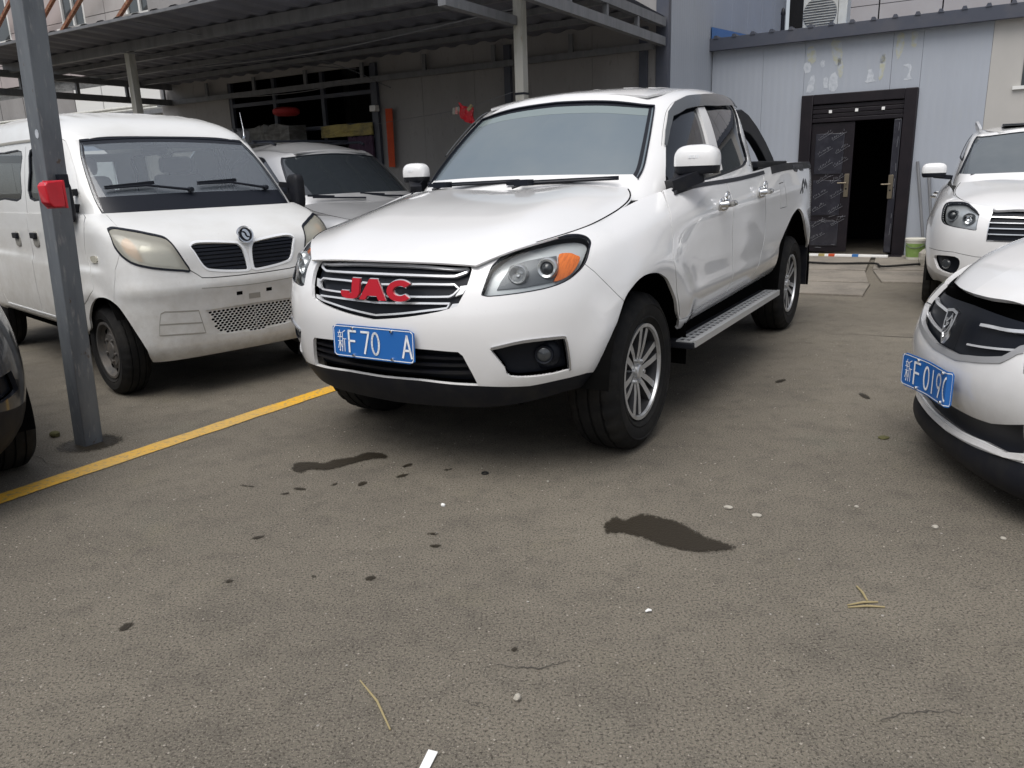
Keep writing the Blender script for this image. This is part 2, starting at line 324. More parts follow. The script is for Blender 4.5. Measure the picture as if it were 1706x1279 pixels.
SWO = {
 'headlight': [(0.3129,0.8174),(0.3268,0.8881),(0.3359,0.9385),(0.3133,0.9668),(0.2590,0.9950),(0.2236,0.9844),(0.1876,0.9526),(0.1664,0.9073),(0.1637,0.7270),(0.1647,0.6866),(0.1939,0.6957),(0.2405,0.7048),(0.2794,0.7201),(0.2999,0.7553)],
 'lamp1': [(0.2614,0.8341)],
 'lamp2': [(0.1980,0.8257)],
 'grille': [(0.1290,0.9149),(0.0473,0.9528)],
 'grilleb': [(0.1141,0.5602),(0.0402,0.5728)],
 'fog': [(0.3044,0.3102),(0.2189,0.3495),(0.1995,0.2733),(0.2213,0.1437),(0.2809,0.1485),(0.2984,0.2048)],
 'crease': [(0.3502,0.3781),(0.2252,0.3997),(0.1538,0.3717),(0.1217,0.3701)],
 'skirt': [(0.3574,0.1761),(0.3091,0.0925),(0.2444,0.0908),(0.2020,0.1084)],
 'ws': [(0.3109,0.7496),(0.3140,0.4377),(0.3425,0.2028),(0.3672,0.0858),(0.3811,0.0328)],
 'arch': [(0.3480,0.0189),(0.3511,0.0692)],
}
BJO = {
 'grilleL': [(0.0752,1.0000),(0.0657,0.9810),(0.0462,0.9132),(0.0349,0.8647),(0.0239,0.8277),(0.0118,0.7951),(0.0000,0.7673),(0.0000,0.7547)],
 'grilleB': [(0.0168,0.7662),(0.0340,0.7856),(0.0627,0.8087),(0.0941,0.8363),(0.1049,0.8639),(0.1167,0.8964),(0.1231,0.9067)],
 'grilleT': [(0.0000,0.9937),(0.0177,0.9939),(0.0471,0.9994),(0.0846,1.0000)],
 'bar1': [(0.0249,0.9424),(0.0431,0.9480),(0.0731,0.9528),(0.1079,0.9621)],
 'bar2': [(0.0181,0.8466),(0.0388,0.8598),(0.0682,0.8759),(0.1030,0.8929)],
 'barR1': [(0.0522,0.9648),(0.0333,0.9511),(0.0145,0.9394)],
 'barR2': [(0.0390,0.8908),(0.0271,0.8687),(0.0107,0.8435)],
 'blackT': [(0.0009,0.3887),(0.0143,0.4189),(0.0455,0.4366),(0.0859,0.4562),(0.1186,0.4917),(0.1462,0.5255)],
 'blackB': [(0.0000,0.4654),(0.0000,0.2767),(0.0188,0.2738),(0.0628,0.2953),(0.1115,0.2922),(0.1393,0.3257)],
 'splitB': [(0.0000,0.1887),(0.0176,0.1934),(0.0713,0.2352),(0.1158,0.2556),(0.1439,0.2644)],
}
PKO = {
 'headlight': [(0.1384,0.7610),(0.1370,0.7810),(0.1480,0.9181),(0.1571,0.9564),(0.1752,0.9861),(0.2009,0.9976),(0.2288,1.0000),(0.2633,1.0000),(0.2943,0.9896),(0.3077,0.9721),(0.3082,0.9482),(0.2982,0.9148),(0.2846,0.8552),(0.2691,0.8135),(0.2508,0.7808),(0.2253,0.7601),(0.1881,0.7505),(0.1502,0.7504)],
 'lamp_inner': [(0.1568,0.8054),(0.1629,0.8583),(0.1785,0.9496),(0.2030,0.9564),(0.2285,0.9555),(0.2542,0.9505),(0.2512,0.9122),(0.2483,0.8665),(0.2395,0.8027),(0.1975,0.7963)],
 'amber': [(0.2575,0.9484),(0.2740,0.9417),(0.2811,0.9233),(0.2856,0.9010),(0.2736,0.8472),(0.2598,0.8127),(0.2408,0.8005),(0.2481,0.8564),(0.2525,0.9113)],
 'proj': [(0.2290,0.8775)],
 'low': [(0.1874,0.8675)],
 'grille': [(0.0000,0.9937),(0.0157,1.0000),(0.0690,1.0000),(0.1136,0.9706),(0.1197,0.9388),(0.1173,0.8932),(0.1106,0.7916),(0.1003,0.6946),(0.0731,0.6570),(0.0310,0.6100),(0.0021,0.5754),(0.0003,0.5781)],
 'intake': [(0.0000,0.3774),(0.0262,0.3809),(0.0610,0.3763),(0.0994,0.3668),(0.1060,0.3376),(0.1248,0.1059),(0.0760,0.1166),(0.0341,0.1297),(0.0000,0.1509)],
 'fog': [(0.1461,0.3815),(0.1920,0.4116),(0.2407,0.3981),(0.2463,0.3766),(0.2492,0.3087),(0.2547,0.1208),(0.2203,0.1193),(0.1736,0.1507),(0.1653,0.2273)],
 'fogtrim': [(0.1479,0.3839),(0.1920,0.4131),(0.2407,0.4014),(0.2469,0.3726),(0.2498,0.2992),(0.2547,0.1208)],
 'foglamp': [(0.2167,0.2820)],
 'lipline': [(0.0000,0.1509),(0.0340,0.1282),(0.0759,0.1152),(0.1247,0.1033),(0.1391,0.0978),(0.2004,0.0701),(0.2572,0.0672),(0.2801,0.0726),(0.3194,0.0379)],
 'bumperseam': [(0.2848,0.8501),(0.2953,0.7884),(0.3099,0.6765),(0.3242,0.5644),(0.3327,0.5067)],
 'arch': [(0.3135,0.0000),(0.3175,0.0478),(0.3154,0.2807),(0.3311,0.5015),(0.3499,0.5784),(0.3709,0.6042),(0.3942,0.5736),(0.4114,0.5105),(0.4221,0.4444),(0.4357,0.3069),(0.4461,0.1523),(0.4608,0.0114)],
 'door_lead': [(0.4514,1.0000),(0.4523,0.9989),(0.4440,0.9474),(0.4360,0.8555),(0.4333,0.7253),(0.4282,0.6039),(0.4353,0.3956),(0.4413,0.2659),(0.4560,0.0510)],
 'sill': [(0.4587,0.0302),(0.5187,0.0176),(0.5855,0.0127),(0.6816,0.0045)],
 'door_rear': [(0.6301,1.0000),(0.6267,0.9476),(0.6212,0.8367),(0.6267,0.6635),(0.6229,0.4477),(0.6114,0.2752),(0.6041,0.1403),(0.5997,0.0571)],
 'rarch': [(0.6740,0.0000),(0.6742,0.0562),(0.6693,0.2966),(0.6805,0.4114),(0.6938,0.4946),(0.7121,0.5930),(0.7314,0.6394),(0.7461,0.5900),(0.7554,0.4853),(0.7809,0.2973),(0.8213,0.0566)],
 'fuel': [(0.6639,0.8994),(0.6769,0.9036),(0.6900,0.6900),(0.6686,0.6919)],
 'sticker': [(0.7427,0.8845),(0.8276,0.9119),(0.8276,0.7547),(0.7532,0.7310)],
 'hook': [(0.7116,1.0000),(0.7304,1.0000),(0.7566,0.9874),(0.7555,0.9549),(0.7409,0.9564),(0.7325,0.9767),(0.7276,0.9511),(0.7163,0.9561)],
 'hook2': [(0.7868,1.0000),(0.8307,1.0000),(0.8307,0.9937),(0.8276,0.9686),(0.8104,0.9753)],
 'handle': [(0.5250,0.8645)],
 'handle2': [(0.6109,0.9126)],
 'ws_edge': [(0.2312,0.7089),(0.2340,0.4916),(0.2434,0.2710),(0.2498,0.1361),(0.2422,0.0779)],
 'sideglass': [(0.3079,0.2955),(0.3042,0.3945),(0.3066,0.5438),(0.3285,0.6729),(0.3727,0.7218),(0.4450,0.7137),(0.5311,0.7194),(0.6291,0.7624),(0.6897,0.7547),(0.7053,0.6604),(0.6691,0.3652),(0.6970,0.1687),(0.6850,0.1304),(0.6490,0.1002),(0.5299,0.0613),(0.4565,0.0450),(0.3977,0.0307),(0.3482,0.0200)],
 'pillar': [(0.4310,0.5797),(0.4644,0.5821),(0.5203,0.1898),(0.5384,0.0890),(0.5073,0.0762),(0.4860,0.1915)],
 'visor': [(0.3007,0.2748),(0.2926,0.3982),(0.2926,0.5872),(0.3210,0.6992),(0.3806,0.7459),(0.4538,0.7341),(0.6024,0.7657),(0.6928,0.7547),(0.7085,0.6604),(0.6766,0.6556),(0.5236,0.5842),(0.4313,0.5861),(0.3722,0.5768),(0.3426,0.5432),(0.3172,0.5260),(0.3113,0.3921),(0.3119,0.2588)],
 'doorframe': [(0.2941,0.2763),(0.2856,0.4001),(0.2857,0.5998),(0.3163,0.7213),(0.3802,0.7700),(0.4572,0.7561),(0.6426,0.8491),(0.6928,0.7547),(0.7085,0.6541),(0.7040,0.3879),(0.7257,0.1399),(0.6977,0.1107)],
 'gutter': [(0.2152,0.7572),(0.2590,0.9325),(0.3488,0.9752)],
 'bar0': [(0.0000,0.9748),(0.0322,0.9908),(0.1085,0.9671),(0.1132,0.9611),(0.1092,0.9469),(0.0900,0.9246),(0.0360,0.9277),(0.0000,0.9119)],
 'bar1': [(0.0000,0.8491),(0.0385,0.8638),(0.0907,0.8645),(0.0993,0.8310),(0.0907,0.7887),(0.0843,0.7732),(0.0360,0.7647),(0.0002,0.7570)],
 'bar2': [(0.0010,0.7030),(0.0423,0.7162),(0.0859,0.7208),(0.0818,0.6860),(0.0433,0.6558),(0.0020,0.6063)],
 'grip0': [(0.1006,0.8522),(0.1123,0.8547),(0.1057,0.7928),(0.0936,0.7760)],
 'grip1': [(0.0902,0.7177),(0.1026,0.7229),(0.0987,0.6948),(0.0851,0.6817)],
 'jac': [(0.0000,0.7547),(0.0348,0.8123),(0.0000,0.8742),(0.0008,0.7172)],
}
VNO = {
 'headlight': [(0.2967,0.8585),(0.2810,0.8811),(0.2626,0.8921),(0.2390,0.8910),(0.1878,0.8781),(0.1512,0.8574),(0.1198,0.8329),(0.1109,0.8055),(0.1020,0.7393),(0.0914,0.6619),(0.0825,0.5915),(0.0989,0.5966),(0.1380,0.6133),(0.1859,0.6350),(0.2286,0.6594),(0.2542,0.6836),(0.2790,0.7182),(0.2996,0.7742)],
 'lampA': [(0.2806,0.7960),(0.2430,0.8483),(0.2242,0.8421),(0.2176,0.7488),(0.2029,0.6759),(0.2162,0.6805),(0.2463,0.7050),(0.2734,0.7397)],
 'lampB': [(0.1870,0.8172),(0.1494,0.8134),(0.1226,0.7838),(0.0966,0.6305),(0.1269,0.6402),(0.1976,0.6734),(0.2113,0.7635)],
 'hood_edge': [(0.2187,0.9919),(0.2325,0.9487),(0.2384,0.8948)],
 'hood_low': [(0.0830,0.5965),(0.0706,0.5642),(0.0618,0.5361),(0.0464,0.5287),(0.0335,0.5266),(0.0114,0.5232),(0.0030,0.5234),(0.0004,0.5253)],
 'bumperseam': [(0.2791,0.7110),(0.2878,0.6621),(0.2988,0.6149),(0.3001,0.5671),(0.3066,0.5058),(0.3109,0.4601),(0.3176,0.3957)],
 'grille': [(0.0712,0.7550),(0.0648,0.7807),(0.0518,0.7892),(0.0280,0.7824),(0.0087,0.7668),(0.0051,0.7481),(0.0028,0.7106),(0.0017,0.6476),(0.0014,0.5694),(0.0027,0.5556),(0.0062,0.5513),(0.0244,0.5632),(0.0431,0.5800),(0.0513,0.5937),(0.0583,0.6341),(0.0659,0.7094)],
 'crease': [(0.0665,0.4634),(0.0341,0.4547),(0.0117,0.4491),(0.0000,0.4465)],
 'mesh': [(0.0628,0.2928),(0.0282,0.2951),(0.0000,0.2956),(0.0000,0.0943),(0.0176,0.1063),(0.0469,0.1193)],
 'vent': [(0.1705,0.3085),(0.1582,0.3203),(0.0767,0.3002),(0.0722,0.2214),(0.0679,0.1403),(0.1271,0.1546),(0.1835,0.1630),(0.1782,0.2394)],
 'ventline': [(0.1785,0.2354),(0.1232,0.2270),(0.0713,0.2126)],
 'arch': [(0.4744,0.0074),(0.4499,0.0917),(0.4427,0.2031),(0.4233,0.3208),(0.3923,0.3906),(0.3646,0.4159),(0.3389,0.4103),(0.3162,0.3868),(0.2977,0.3524),(0.2707,0.2588),(0.2448,0.1428),(0.2292,0.0685)],
 'door_lead': [(0.3166,1.0000),(0.3765,0.9271),(0.4124,0.8093),(0.4231,0.6932),(0.4075,0.6076),(0.3973,0.5112),(0.3959,0.4537)],
 'repeater': [(0.4018,0.6794),(0.3770,0.6853),(0.3751,0.6481),(0.3972,0.6464)],
 'ws': [(0.2356,0.9645),(0.2652,0.7357),(0.2751,0.5198),(0.2785,0.2968),(0.2764,0.1418),(0.2654,0.0482),(0.2548,0.0230)],
 'wstop': [(0.2170,0.9793),(0.1254,1.0000),(0.0502,1.0000),(0.0094,1.0000)],
 'win1': [(0.3750,0.8918),(0.3615,0.8354),(0.3596,0.6430),(0.3556,0.4199),(0.3704,0.1927),(0.3873,0.0523)],
 'win2': [(0.6320,0.7983),(0.6218,0.8417),(0.5384,0.8393),(0.5301,0.8022),(0.5323,0.5685),(0.5521,0.0826),(0.5584,0.0378),(0.6374,0.0373),(0.6435,0.0632)],
 'doorf': [(0.4138,1.0000),(0.3611,0.9988),(0.3451,0.9675),(0.3350,0.8312),(0.3364,0.4625),(0.3505,0.2410),(0.3516,0.1092)],
}
# ---------------------------------------------------------------- materials
MATS = {}
def mat(name, col=(.5,.5,.5), rough=.5, metal=0, coat=0, spec=.5, ior=None, noise=None, bump=None, emit=None, grime=None):
    """noise: list of (scale, colour2, lo, hi, stretch); bump: (scale, strength)"""
    m = bpy.data.materials.new(name); m.use_nodes = True; nt = m.node_tree; b = nt.nodes['Principled BSDF']
    b.inputs['Base Color'].default_value = (*col, 1); b.inputs['Roughness'].default_value = rough; b.inputs['Metallic'].default_value = metal
    b.inputs['Coat Weight'].default_value = coat; b.inputs['Coat Roughness'].default_value = .04
    b.inputs['Specular IOR Level'].default_value = spec
    if ior: b.inputs['IOR'].default_value = ior
    if noise or bump:
        tc = nt.nodes.new('ShaderNodeTexCoord'); prev = None
        for sc, c2, lo, hi, st in (noise or []):
            mp = nt.nodes.new('ShaderNodeMapping'); mp.inputs['Scale'].default_value = st; nt.links.new(tc.outputs['Object'], mp.inputs[0])
            n = nt.nodes.new('ShaderNodeTexNoise'); n.inputs['Scale'].default_value = sc; n.inputs['Detail'].default_value = 5; n.inputs['Roughness'].default_value = .62
            nt.links.new(mp.outputs[0], n.inputs['Vector'])
            r = nt.nodes.new('ShaderNodeMapRange'); r.inputs[1].default_value = lo; r.inputs[2].default_value = hi; nt.links.new(n.outputs[0], r.inputs[0])
            x = nt.nodes.new('ShaderNodeMix'); x.data_type = 'RGBA'; nt.links.new(r.outputs[0], x.inputs['Factor'])
            if prev is None: x.inputs['A'].default_value = (*col, 1)
            else: nt.links.new(prev, x.inputs['A'])
            x.inputs['B'].default_value = (*c2, 1); prev = x.outputs['Result']
        if grime and prev:
            # road dust thinning out upwards, broken up by noise
            c2, z1, amt = grime
            sp = nt.nodes.new('ShaderNodeSeparateXYZ'); nt.links.new(tc.outputs['Object'], sp.inputs[0])
            n = nt.nodes.new('ShaderNodeTexNoise'); n.inputs['Scale'].default_value = 7; n.inputs['Detail'].default_value = 6; n.inputs['Roughness'].default_value = .7; nt.links.new(tc.outputs['Object'], n.inputs['Vector'])
            r = nt.nodes.new('ShaderNodeMapRange'); r.inputs[1].default_value = z1; r.inputs[2].default_value = .25; r.inputs[3].default_value = 0; r.inputs[4].default_value = 1; nt.links.new(sp.outputs[2], r.inputs[0])
            r2 = nt.nodes.new('ShaderNodeMapRange'); r2.inputs[1].default_value = .32; r2.inputs[2].default_value = .72; r2.inputs[3].default_value = 0; r2.inputs[4].default_value = amt; nt.links.new(n.outputs[0], r2.inputs[0])
            mu = nt.nodes.new('ShaderNodeMath'); mu.operation = 'MULTIPLY'; nt.links.new(r.outputs[0], mu.inputs[0]); nt.links.new(r2.outputs[0], mu.inputs[1])
            x = nt.nodes.new('ShaderNodeMix'); x.data_type = 'RGBA'; nt.links.new(mu.outputs[0], x.inputs['Factor']); nt.links.new(prev, x.inputs['A']); x.inputs['B'].default_value = (*c2, 1); prev = x.outputs['Result']
        if prev: nt.links.new(prev, b.inputs['Base Color'])
        if bump:
            n = nt.nodes.new('ShaderNodeTexNoise'); n.inputs['Scale'].default_value = bump[0]; n.inputs['Detail'].default_value = 4
            nt.links.new(tc.outputs['Object'], n.inputs['Vector'])
            bp = nt.nodes.new('ShaderNodeBump'); bp.inputs['Strength'].default_value = bump[1]; bp.inputs['Distance'].default_value = .01
            nt.links.new(n.outputs[0], bp.inputs['Height']); nt.links.new(bp.outputs[0], b.inputs['Normal'])
    if emit:
        b.inputs['Emission Color'].default_value = (*emit[0], 1); b.inputs['Emission Strength'].default_value = emit[1]
    MATS[name] = m; return m
def glassmat(name, tint, ior=1.5, rough=.0, body=None, f=0):
    """thin pane: transparent tinted + fresnel gloss; body: share f of a diffuse film"""
    m = bpy.data.materials.new(name); m.use_nodes = True; nt = m.node_tree; nt.nodes.clear()
    out = nt.nodes.new('ShaderNodeOutputMaterial'); tr = nt.nodes.new('ShaderNodeBsdfTransparent'); tr.inputs[0].default_value = (*tint, 1)
    gl = nt.nodes.new('ShaderNodeBsdfGlossy'); gl.inputs['Roughness'].default_value = rough; gl.inputs[0].default_value = (1, 1, 1, 1)
    fr = nt.nodes.new('ShaderNodeFresnel'); fr.inputs[0].default_value = ior
    src = tr.outputs[0]
    if body:
        df = nt.nodes.new('ShaderNodeBsdfDiffuse'); df.inputs[0].default_value = (*body, 1)
        mx = nt.nodes.new('ShaderNodeMixShader'); mx.inputs[0].default_value = f
        nt.links.new(tr.outputs[0], mx.inputs[1]); nt.links.new(df.outputs[0], mx.inputs[2]); src = mx.outputs[0]
    mx = nt.nodes.new('ShaderNodeMixShader'); nt.links.new(fr.outputs[0], mx.inputs[0]); nt.links.new(src, mx.inputs[1]); nt.links.new(gl.outputs[0], mx.inputs[2])
    nt.links.new(mx.outputs[0], out.inputs[0]); MATS[name] = m; return m

DUST = (.42,.40,.37)
mat('white paint', (.80,.80,.80), .22, 0, 1, noise=[(3,(.765,.765,.76),.5,.75,(1,1,1)),(40,(.73,.72,.70),.66,.8,(1,1,1))], grime=((.42,.39,.34), .62, .42))
mat('van paint', (.74,.745,.735), .36, 0, .6, noise=[(2.2,(.66,.655,.63),.45,.75,(1,1,2.2)),(55,(.50,.47,.42),.66,.80,(1,1,1))], grime=((.38,.35,.30), 1.1, .7))
mat('silver paint', (.44,.445,.455), .35, .4, .6, noise=[(3,(.38,.38,.385),.5,.8,(1,1,1))])
mat('charcoal paint', (.02,.021,.026), .3, 0, .8)
mat('black plastic', (.0095,.0105,.015), .55, spec=.22, noise=[(9,(.022,.0215,.021),.45,.75,(1,1,1))])
mat('black trim', (.009,.011,.017), .4, spec=.25)
mat('grille black', (.006,.008,.013), .45, spec=.25)
mat('seam dark', (.005,.005,.005), .9, spec=0)
mat('rubber', (.013,.013,.0135), .8, spec=.2, noise=[(7,(.030,.028,.025),.45,.75,(1,1,1))], bump=(60,.15))
mat('chrome', (.78,.79,.80), .12, 1)
mat('bright trim', (.74,.75,.77), .18, .45, .8)
mat('edge chrome', (.50,.51,.53), .14, .85)
mat('satin metal', (.62,.63,.64), .35, .5)
mat('alloy', (.62,.63,.64), .36, .65, noise=[(14,(.34,.33,.31),.5,.8,(1,1,1))])
mat('dark alloy', (.03,.03,.032), .45)
mat('steel wheel', (.085,.083,.08), .6, .2, noise=[(16,(.15,.13,.11),.42,.7,(1,1,1))])
mat('lamp silver', (.62,.64,.65), .22, .6)
mat('lamp shell', (.50,.53,.54), .3, .2)
mat('lamp dark', (.10,.11,.12), .3, .2)
mat('amber', (.80,.20,.03), .25, 0, .5, noise=[(25,(.55,.12,.02),.45,.7,(1,6,1))])
mat('lens glass', (.05,.055,.06), .03, 0, .5)
mat('red emblem', (.42,.006,.018), .35, 0, .15, spec=.3)
mat('plate blue', (.02,.13,.42), .35)
mat('plate white', (.82,.84,.86), .4)
glassmat('clear lens', (.96,.97,.97), 1.25)
glassmat('hazy lens', (.92,.90,.82), 1.4, body=(.74,.72,.62), f=.38)
mat('film glass', (.125,.160,.185), .03, 0, 0, ior=2.25, noise=[(.9,(.165,.195,.205),.4,.7,(1,1,1))])
mat('painted sky band', (.20,.245,.245), .03, 0, 0, ior=2.25)
mat('tinted glass', (.010,.012,.016), .02, 0, .6, ior=1.6)
glassmat('van glass', (.74,.80,.82), 1.6, body=(.42,.47,.53), f=.26)
mat('interior grey', (.18,.18,.19), .8)
mat('interior dark', (.03,.03,.034), .7)
mat('cardboard', (.45,.36,.24), .8)

# ---------------------------------------------------------------- object helpers
def link(o, parent=None):
    COL.objects.link(o)
    if parent is not None: o.parent = parent
    return o
def thing(name, label, cat, loc=(0,0,0), rz=0, group=None):
    o = bpy.data.objects.new(name, None); o.empty_display_size = .2
    o.location = loc; o.rotation_euler = (0, 0, rz); link(o)
    o['label'] = label; o['category'] = cat
    if group: o['group'] = group
    return o
def tag(o, label, cat, group=None):
    o['label'] = label; o['category'] = cat
    if group: o['group'] = group
    return o
def meshdata(name, V, F, m, N=None, smooth=False):
    me = bpy.data.meshes.new(name)
    me.from_pydata([tuple(v) for v in V], [], [tuple(int(i) for i in f) for f in F])
    for k in (m if isinstance(m, (list, tuple)) else [m]): me.materials.append(MATS[k] if isinstance(k, str) else k)
    if N is not None or smooth:
        me.polygons.foreach_set('use_smooth', [True] * len(me.polygons))
    if N is not None:
        li = np.zeros(len(me.loops), int); me.loops.foreach_get('vertex_index', li)
        me.normals_split_custom_set([tuple(n) for n in np.asarray(N)[li]])
    me.update(); return me
def mk(name, V, F, m, parent=None, N=None, smooth=False, loc=None, rot=None):
    o = bpy.data.objects.new(name, meshdata(name, V, F, m, N, smooth))
    if loc is not None: o.location = loc
    if rot is not None: o.rotation_euler = rot
    return link(o, parent)
class MB:
    """collects simple solids into one mesh"""
    def __init__(s): s.V = []; s.F = []; s.M = []
    def add(s, V, F, mi=0):
        n = len(s.V); s.V += [tuple(v) for v in V]; s.F += [tuple(i + n for i in f) for f in F]; s.M += [mi] * len(F); return s
    def box(s, a, b, mi=0, M=None):
        V = [(x, y, z) for x in (a[0], b[0]) for y in (a[1], b[1]) for z in (a[2], b[2])]
        if M is not None: V = [tuple(M @ Vector(v)) for v in V]
        return s.add(V, [(0,1,3,2),(4,6,7,5),(0,4,5,1),(2,3,7,6),(0,2,6,4),(1,5,7,3)], mi)
    def bar(s, p, q, w, h, up=(0,0,1), mi=0):
        p, q = Vector(p), Vector(q); d = (q - p).normalized(); up = Vector(up)
        if abs(d.dot(up)) > .95: up = Vector((1, 0, 0))
        a = d.cross(up).normalized() * w / 2; b = a.cross(d).normalized() * h / 2
        V = [p + i * a + j * b for i, j in ((-1,-1),(1,-1),(1,1),(-1,1))] + [q + i * a + j * b for i, j in ((-1,-1),(1,-1),(1,1),(-1,1))]
        return s.add(V, [(0,1,2,3),(7,6,5,4),(0,4,5,1),(1,5,6,2),(2,6,7,3),(3,7,4,0)], mi)
    def tube(s, pts, r, n=8, mi=0, cap=True):
        pts = [Vector(p) for p in pts]; rs = r if isinstance(r, (list, tuple)) else [r] * len(pts); b0 = len(s.V); up = Vector((0, 0, 1))
        for i, p in enumerate(pts):
            d = (pts[min(i + 1, len(pts) - 1)] - pts[max(i - 1, 0)]).normalized()
            a = d.cross(up if abs(d.z) < .95 else Vector((1, 0, 0))).normalized(); b = a.cross(d)
            for k in range(n):
                t = 2 * math.pi * k / n; s.V.append(tuple(p + (a * math.cos(t) + b * math.sin(t)) * rs[i]))
        for i in range(len(pts) - 1):
            for k in range(n):
                s.F.append((b0 + i*n + k, b0 + i*n + (k+1) % n, b0 + (i+1)*n + (k+1) % n, b0 + (i+1)*n + k)); s.M.append(mi)
        if cap:
            s.F.append(tuple(b0 + k for k in range(n))[::-1]); s.M.append(mi)
            e = b0 + (len(pts) - 1) * n; s.F.append(tuple(e + k for k in range(n))); s.M.append(mi)
        return s
    def prism(s, poly, z0, z1, mi=0, M=None):
        n = len(poly); V = [(x, y, z0) for x, y in poly] + [(x, y, z1) for x, y in poly]
        if M is not None: V = [tuple(M @ Vector(v)) for v in V]
        return s.add(V, [tuple(range(n))[::-1], tuple(range(n, 2*n))] + [(i, (i+1) % n, n + (i+1) % n, n + i) for i in range(n)], mi)
    def lathe(s, prof, n=32, axis='y', mi=0, M=None, a0=0, a1=2*math.pi, close=True):
        """prof (r, h) revolved about axis"""
        full = abs(a1 - a0 - 2*math.pi) < 1e-6; m = n if full else n + 1; V = []
        for r, h in prof:
            for k in range(m):
                t = a0 + (a1 - a0) * k / n; c, q = r * math.cos(t), r * math.sin(t)
                V.append({'y': (c, h, q), 'z': (c, q, h), 'x': (h, c, q)}[axis])
        if M is not None: V = [tuple(M @ Vector(v)) for v in V]
        F = []
        for i in range(len(prof) - 1):
            for k in range(n):
                F.append((i*m + k, i*m + (k+1) % m, (i+1)*m + (k+1) % m, (i+1)*m + k))
        return s.add(V, F, mi)
    def out(s, name, m, parent=None, smooth=False, bevel=0, loc=None, rot=None, sharp=35):
        o = mk(name, s.V, s.F, m, parent, None, smooth, loc, rot)
        if isinstance(m, (list, tuple)) and len(m) > 1: o.data.polygons.foreach_set('material_index', s.M)
        bm = bmesh.new(); bm.from_mesh(o.data); bmesh.ops.recalc_face_normals(bm, faces=bm.faces)
        if bevel:
            ed = [e for e in bm.edges if len(e.link_faces) == 2 and e.calc_face_angle(0) > R(30)]
            bmesh.ops.bevel(bm, geom=ed, offset=bevel, segments=2, profile=.5, affect='EDGES', clamp_overlap=True)
        bm.to_mesh(o.data); bm.free()
        if smooth or bevel:
            o.data.polygons.foreach_set('use_smooth', [True] * len(o.data.polygons))
            o.data.set_sharp_from_angle(angle=R(sharp if smooth else 20))
        return o
def text_mesh(s, size, bold=0, depth=.002, sx=1):
    """extruded text, centred, in the local XY plane -> V, F"""
    cu = bpy.data.curves.new('lettering', 'FONT'); cu.body = s; cu.size = size; cu.extrude = depth; cu.offset = bold
    cu.align_x = 'CENTER'; cu.align_y = 'CENTER'; cu.resolution_u = 3
    o = bpy.data.objects.new('lettering', cu); COL.objects.link(o)
    dg = bpy.context.evaluated_depsgraph_get(); me = o.evaluated_get(dg).to_mesh()
    V = [(v.co.x * sx, v.co.y, v.co.z) for v in me.vertices]; F = [tuple(p.vertices) for p in me.polygons]
    bpy.data.objects.remove(o); bpy.data.curves.remove(cu)
    return V, F

# ---------------------------------------------------------------- cutting panels out of surfaces
def dens(L, h, closed=True):
    L = np.asarray(L, float); out = []
    m = len(L)
    for i in range(m if closed else m - 1):
        a, b = L[i], L[(i + 1) % m]; k = max(1, int(np.linalg.norm(b - a) / h))
        for j in range(k): out.append(a + (b - a) * j / k)
    if not closed: out.append(L[-1])
    return np.array(out)
def triangulate(loops, h, box):
    """CDT over loops (metric uv) with interior grid points of spacing h -> verts, tris"""
    pts = []; edges = []
    for L in loops:
        n = len(pts); m = len(L); pts += [tuple(p) for p in L]; edges += [(n + i, n + (i + 1) % m) for i in range(m)]
    bp = np.array(pts)
    x0, y0, x1, y1 = box
    gx = np.arange(x0 + h * .5, x1, h); gy = np.arange(y0 + h * .5, y1, h)
    G = np.array([(x + (h * .5 if j % 2 else 0), y) for j, y in enumerate(gy) for x in gx]) if len(gx) and len(gy) else np.zeros((0, 2))
    if len(G):
        # keep grid points away from the outlines
        cell = {}
        for p in bp: cell.setdefault((int(p[0] // h), int(p[1] // h)), []).append(p)
        keep = []
        for g in G:
            i, j = int(g[0] // h), int(g[1] // h); ok = True
            for a in (-1, 0, 1):
                for b in (-1, 0, 1):
                    for p in cell.get((i + a, j + b), ()):
                        if (p[0] - g[0])**2 + (p[1] - g[1])**2 < (h * .45)**2: ok = False; break
                    if not ok: break
                if not ok: break
            if ok: keep.append(tuple(g))
        pts += keep
    r = delaunay_2d_cdt([Vector(p) for p in pts], edges, [], 0, 1e-7)
    return np.array([(v.x, v.y) for v in r[0]]), np.array([f for f in r[2] if len(f) == 3])
def solid(s, P2, T, off, thick, clampuv=True):
    """uv triangles -> V, F, N with a skirt of depth thick"""
    u = P2[:, 0] / s.LU; v = P2[:, 1] / s.LV
    P = s.ev(u, v); N = s.nrm(u, v); V = P + N * off
    # orientation
    a = V[T[:, 1]] - V[T[:, 0]]; b = V[T[:, 2]] - V[T[:, 0]]; fn = np.cross(a, b)
    T = T.copy()
    fl = (fn * N[T].mean(1)).sum(1) < 0; T[fl] = T[fl][:, ::-1]
    used = np.unique(T); mp = -np.ones(len(V), int); mp[used] = np.arange(len(used)); V, N = V[used], N[used]; T = mp[T]
    if thick == 0: return V, T.tolist(), N
    cnt = {}
    for t in T:
        for i in range(3):
            e = (t[i], t[(i + 1) % 3]); cnt[e] = 1
    bd = [e for e in cnt if (e[1], e[0]) not in cnt]
    V2, N2, F = list(V), list(N), T.tolist()
    for a, b in bd:
        n = len(V2); t = V[b] - V[a]; sn = np.cross(t, (N[a] + N[b])); sn = sn / (np.linalg.norm(sn) + 1e-12)
        V2 += [V[a], V[b], V[b] - N[b] * thick, V[a] - N[a] * thick]; N2 += [sn] * 4
        F.append((n + 1, n, n + 3, n + 2))
    return np.array(V2), F, np.array(N2)
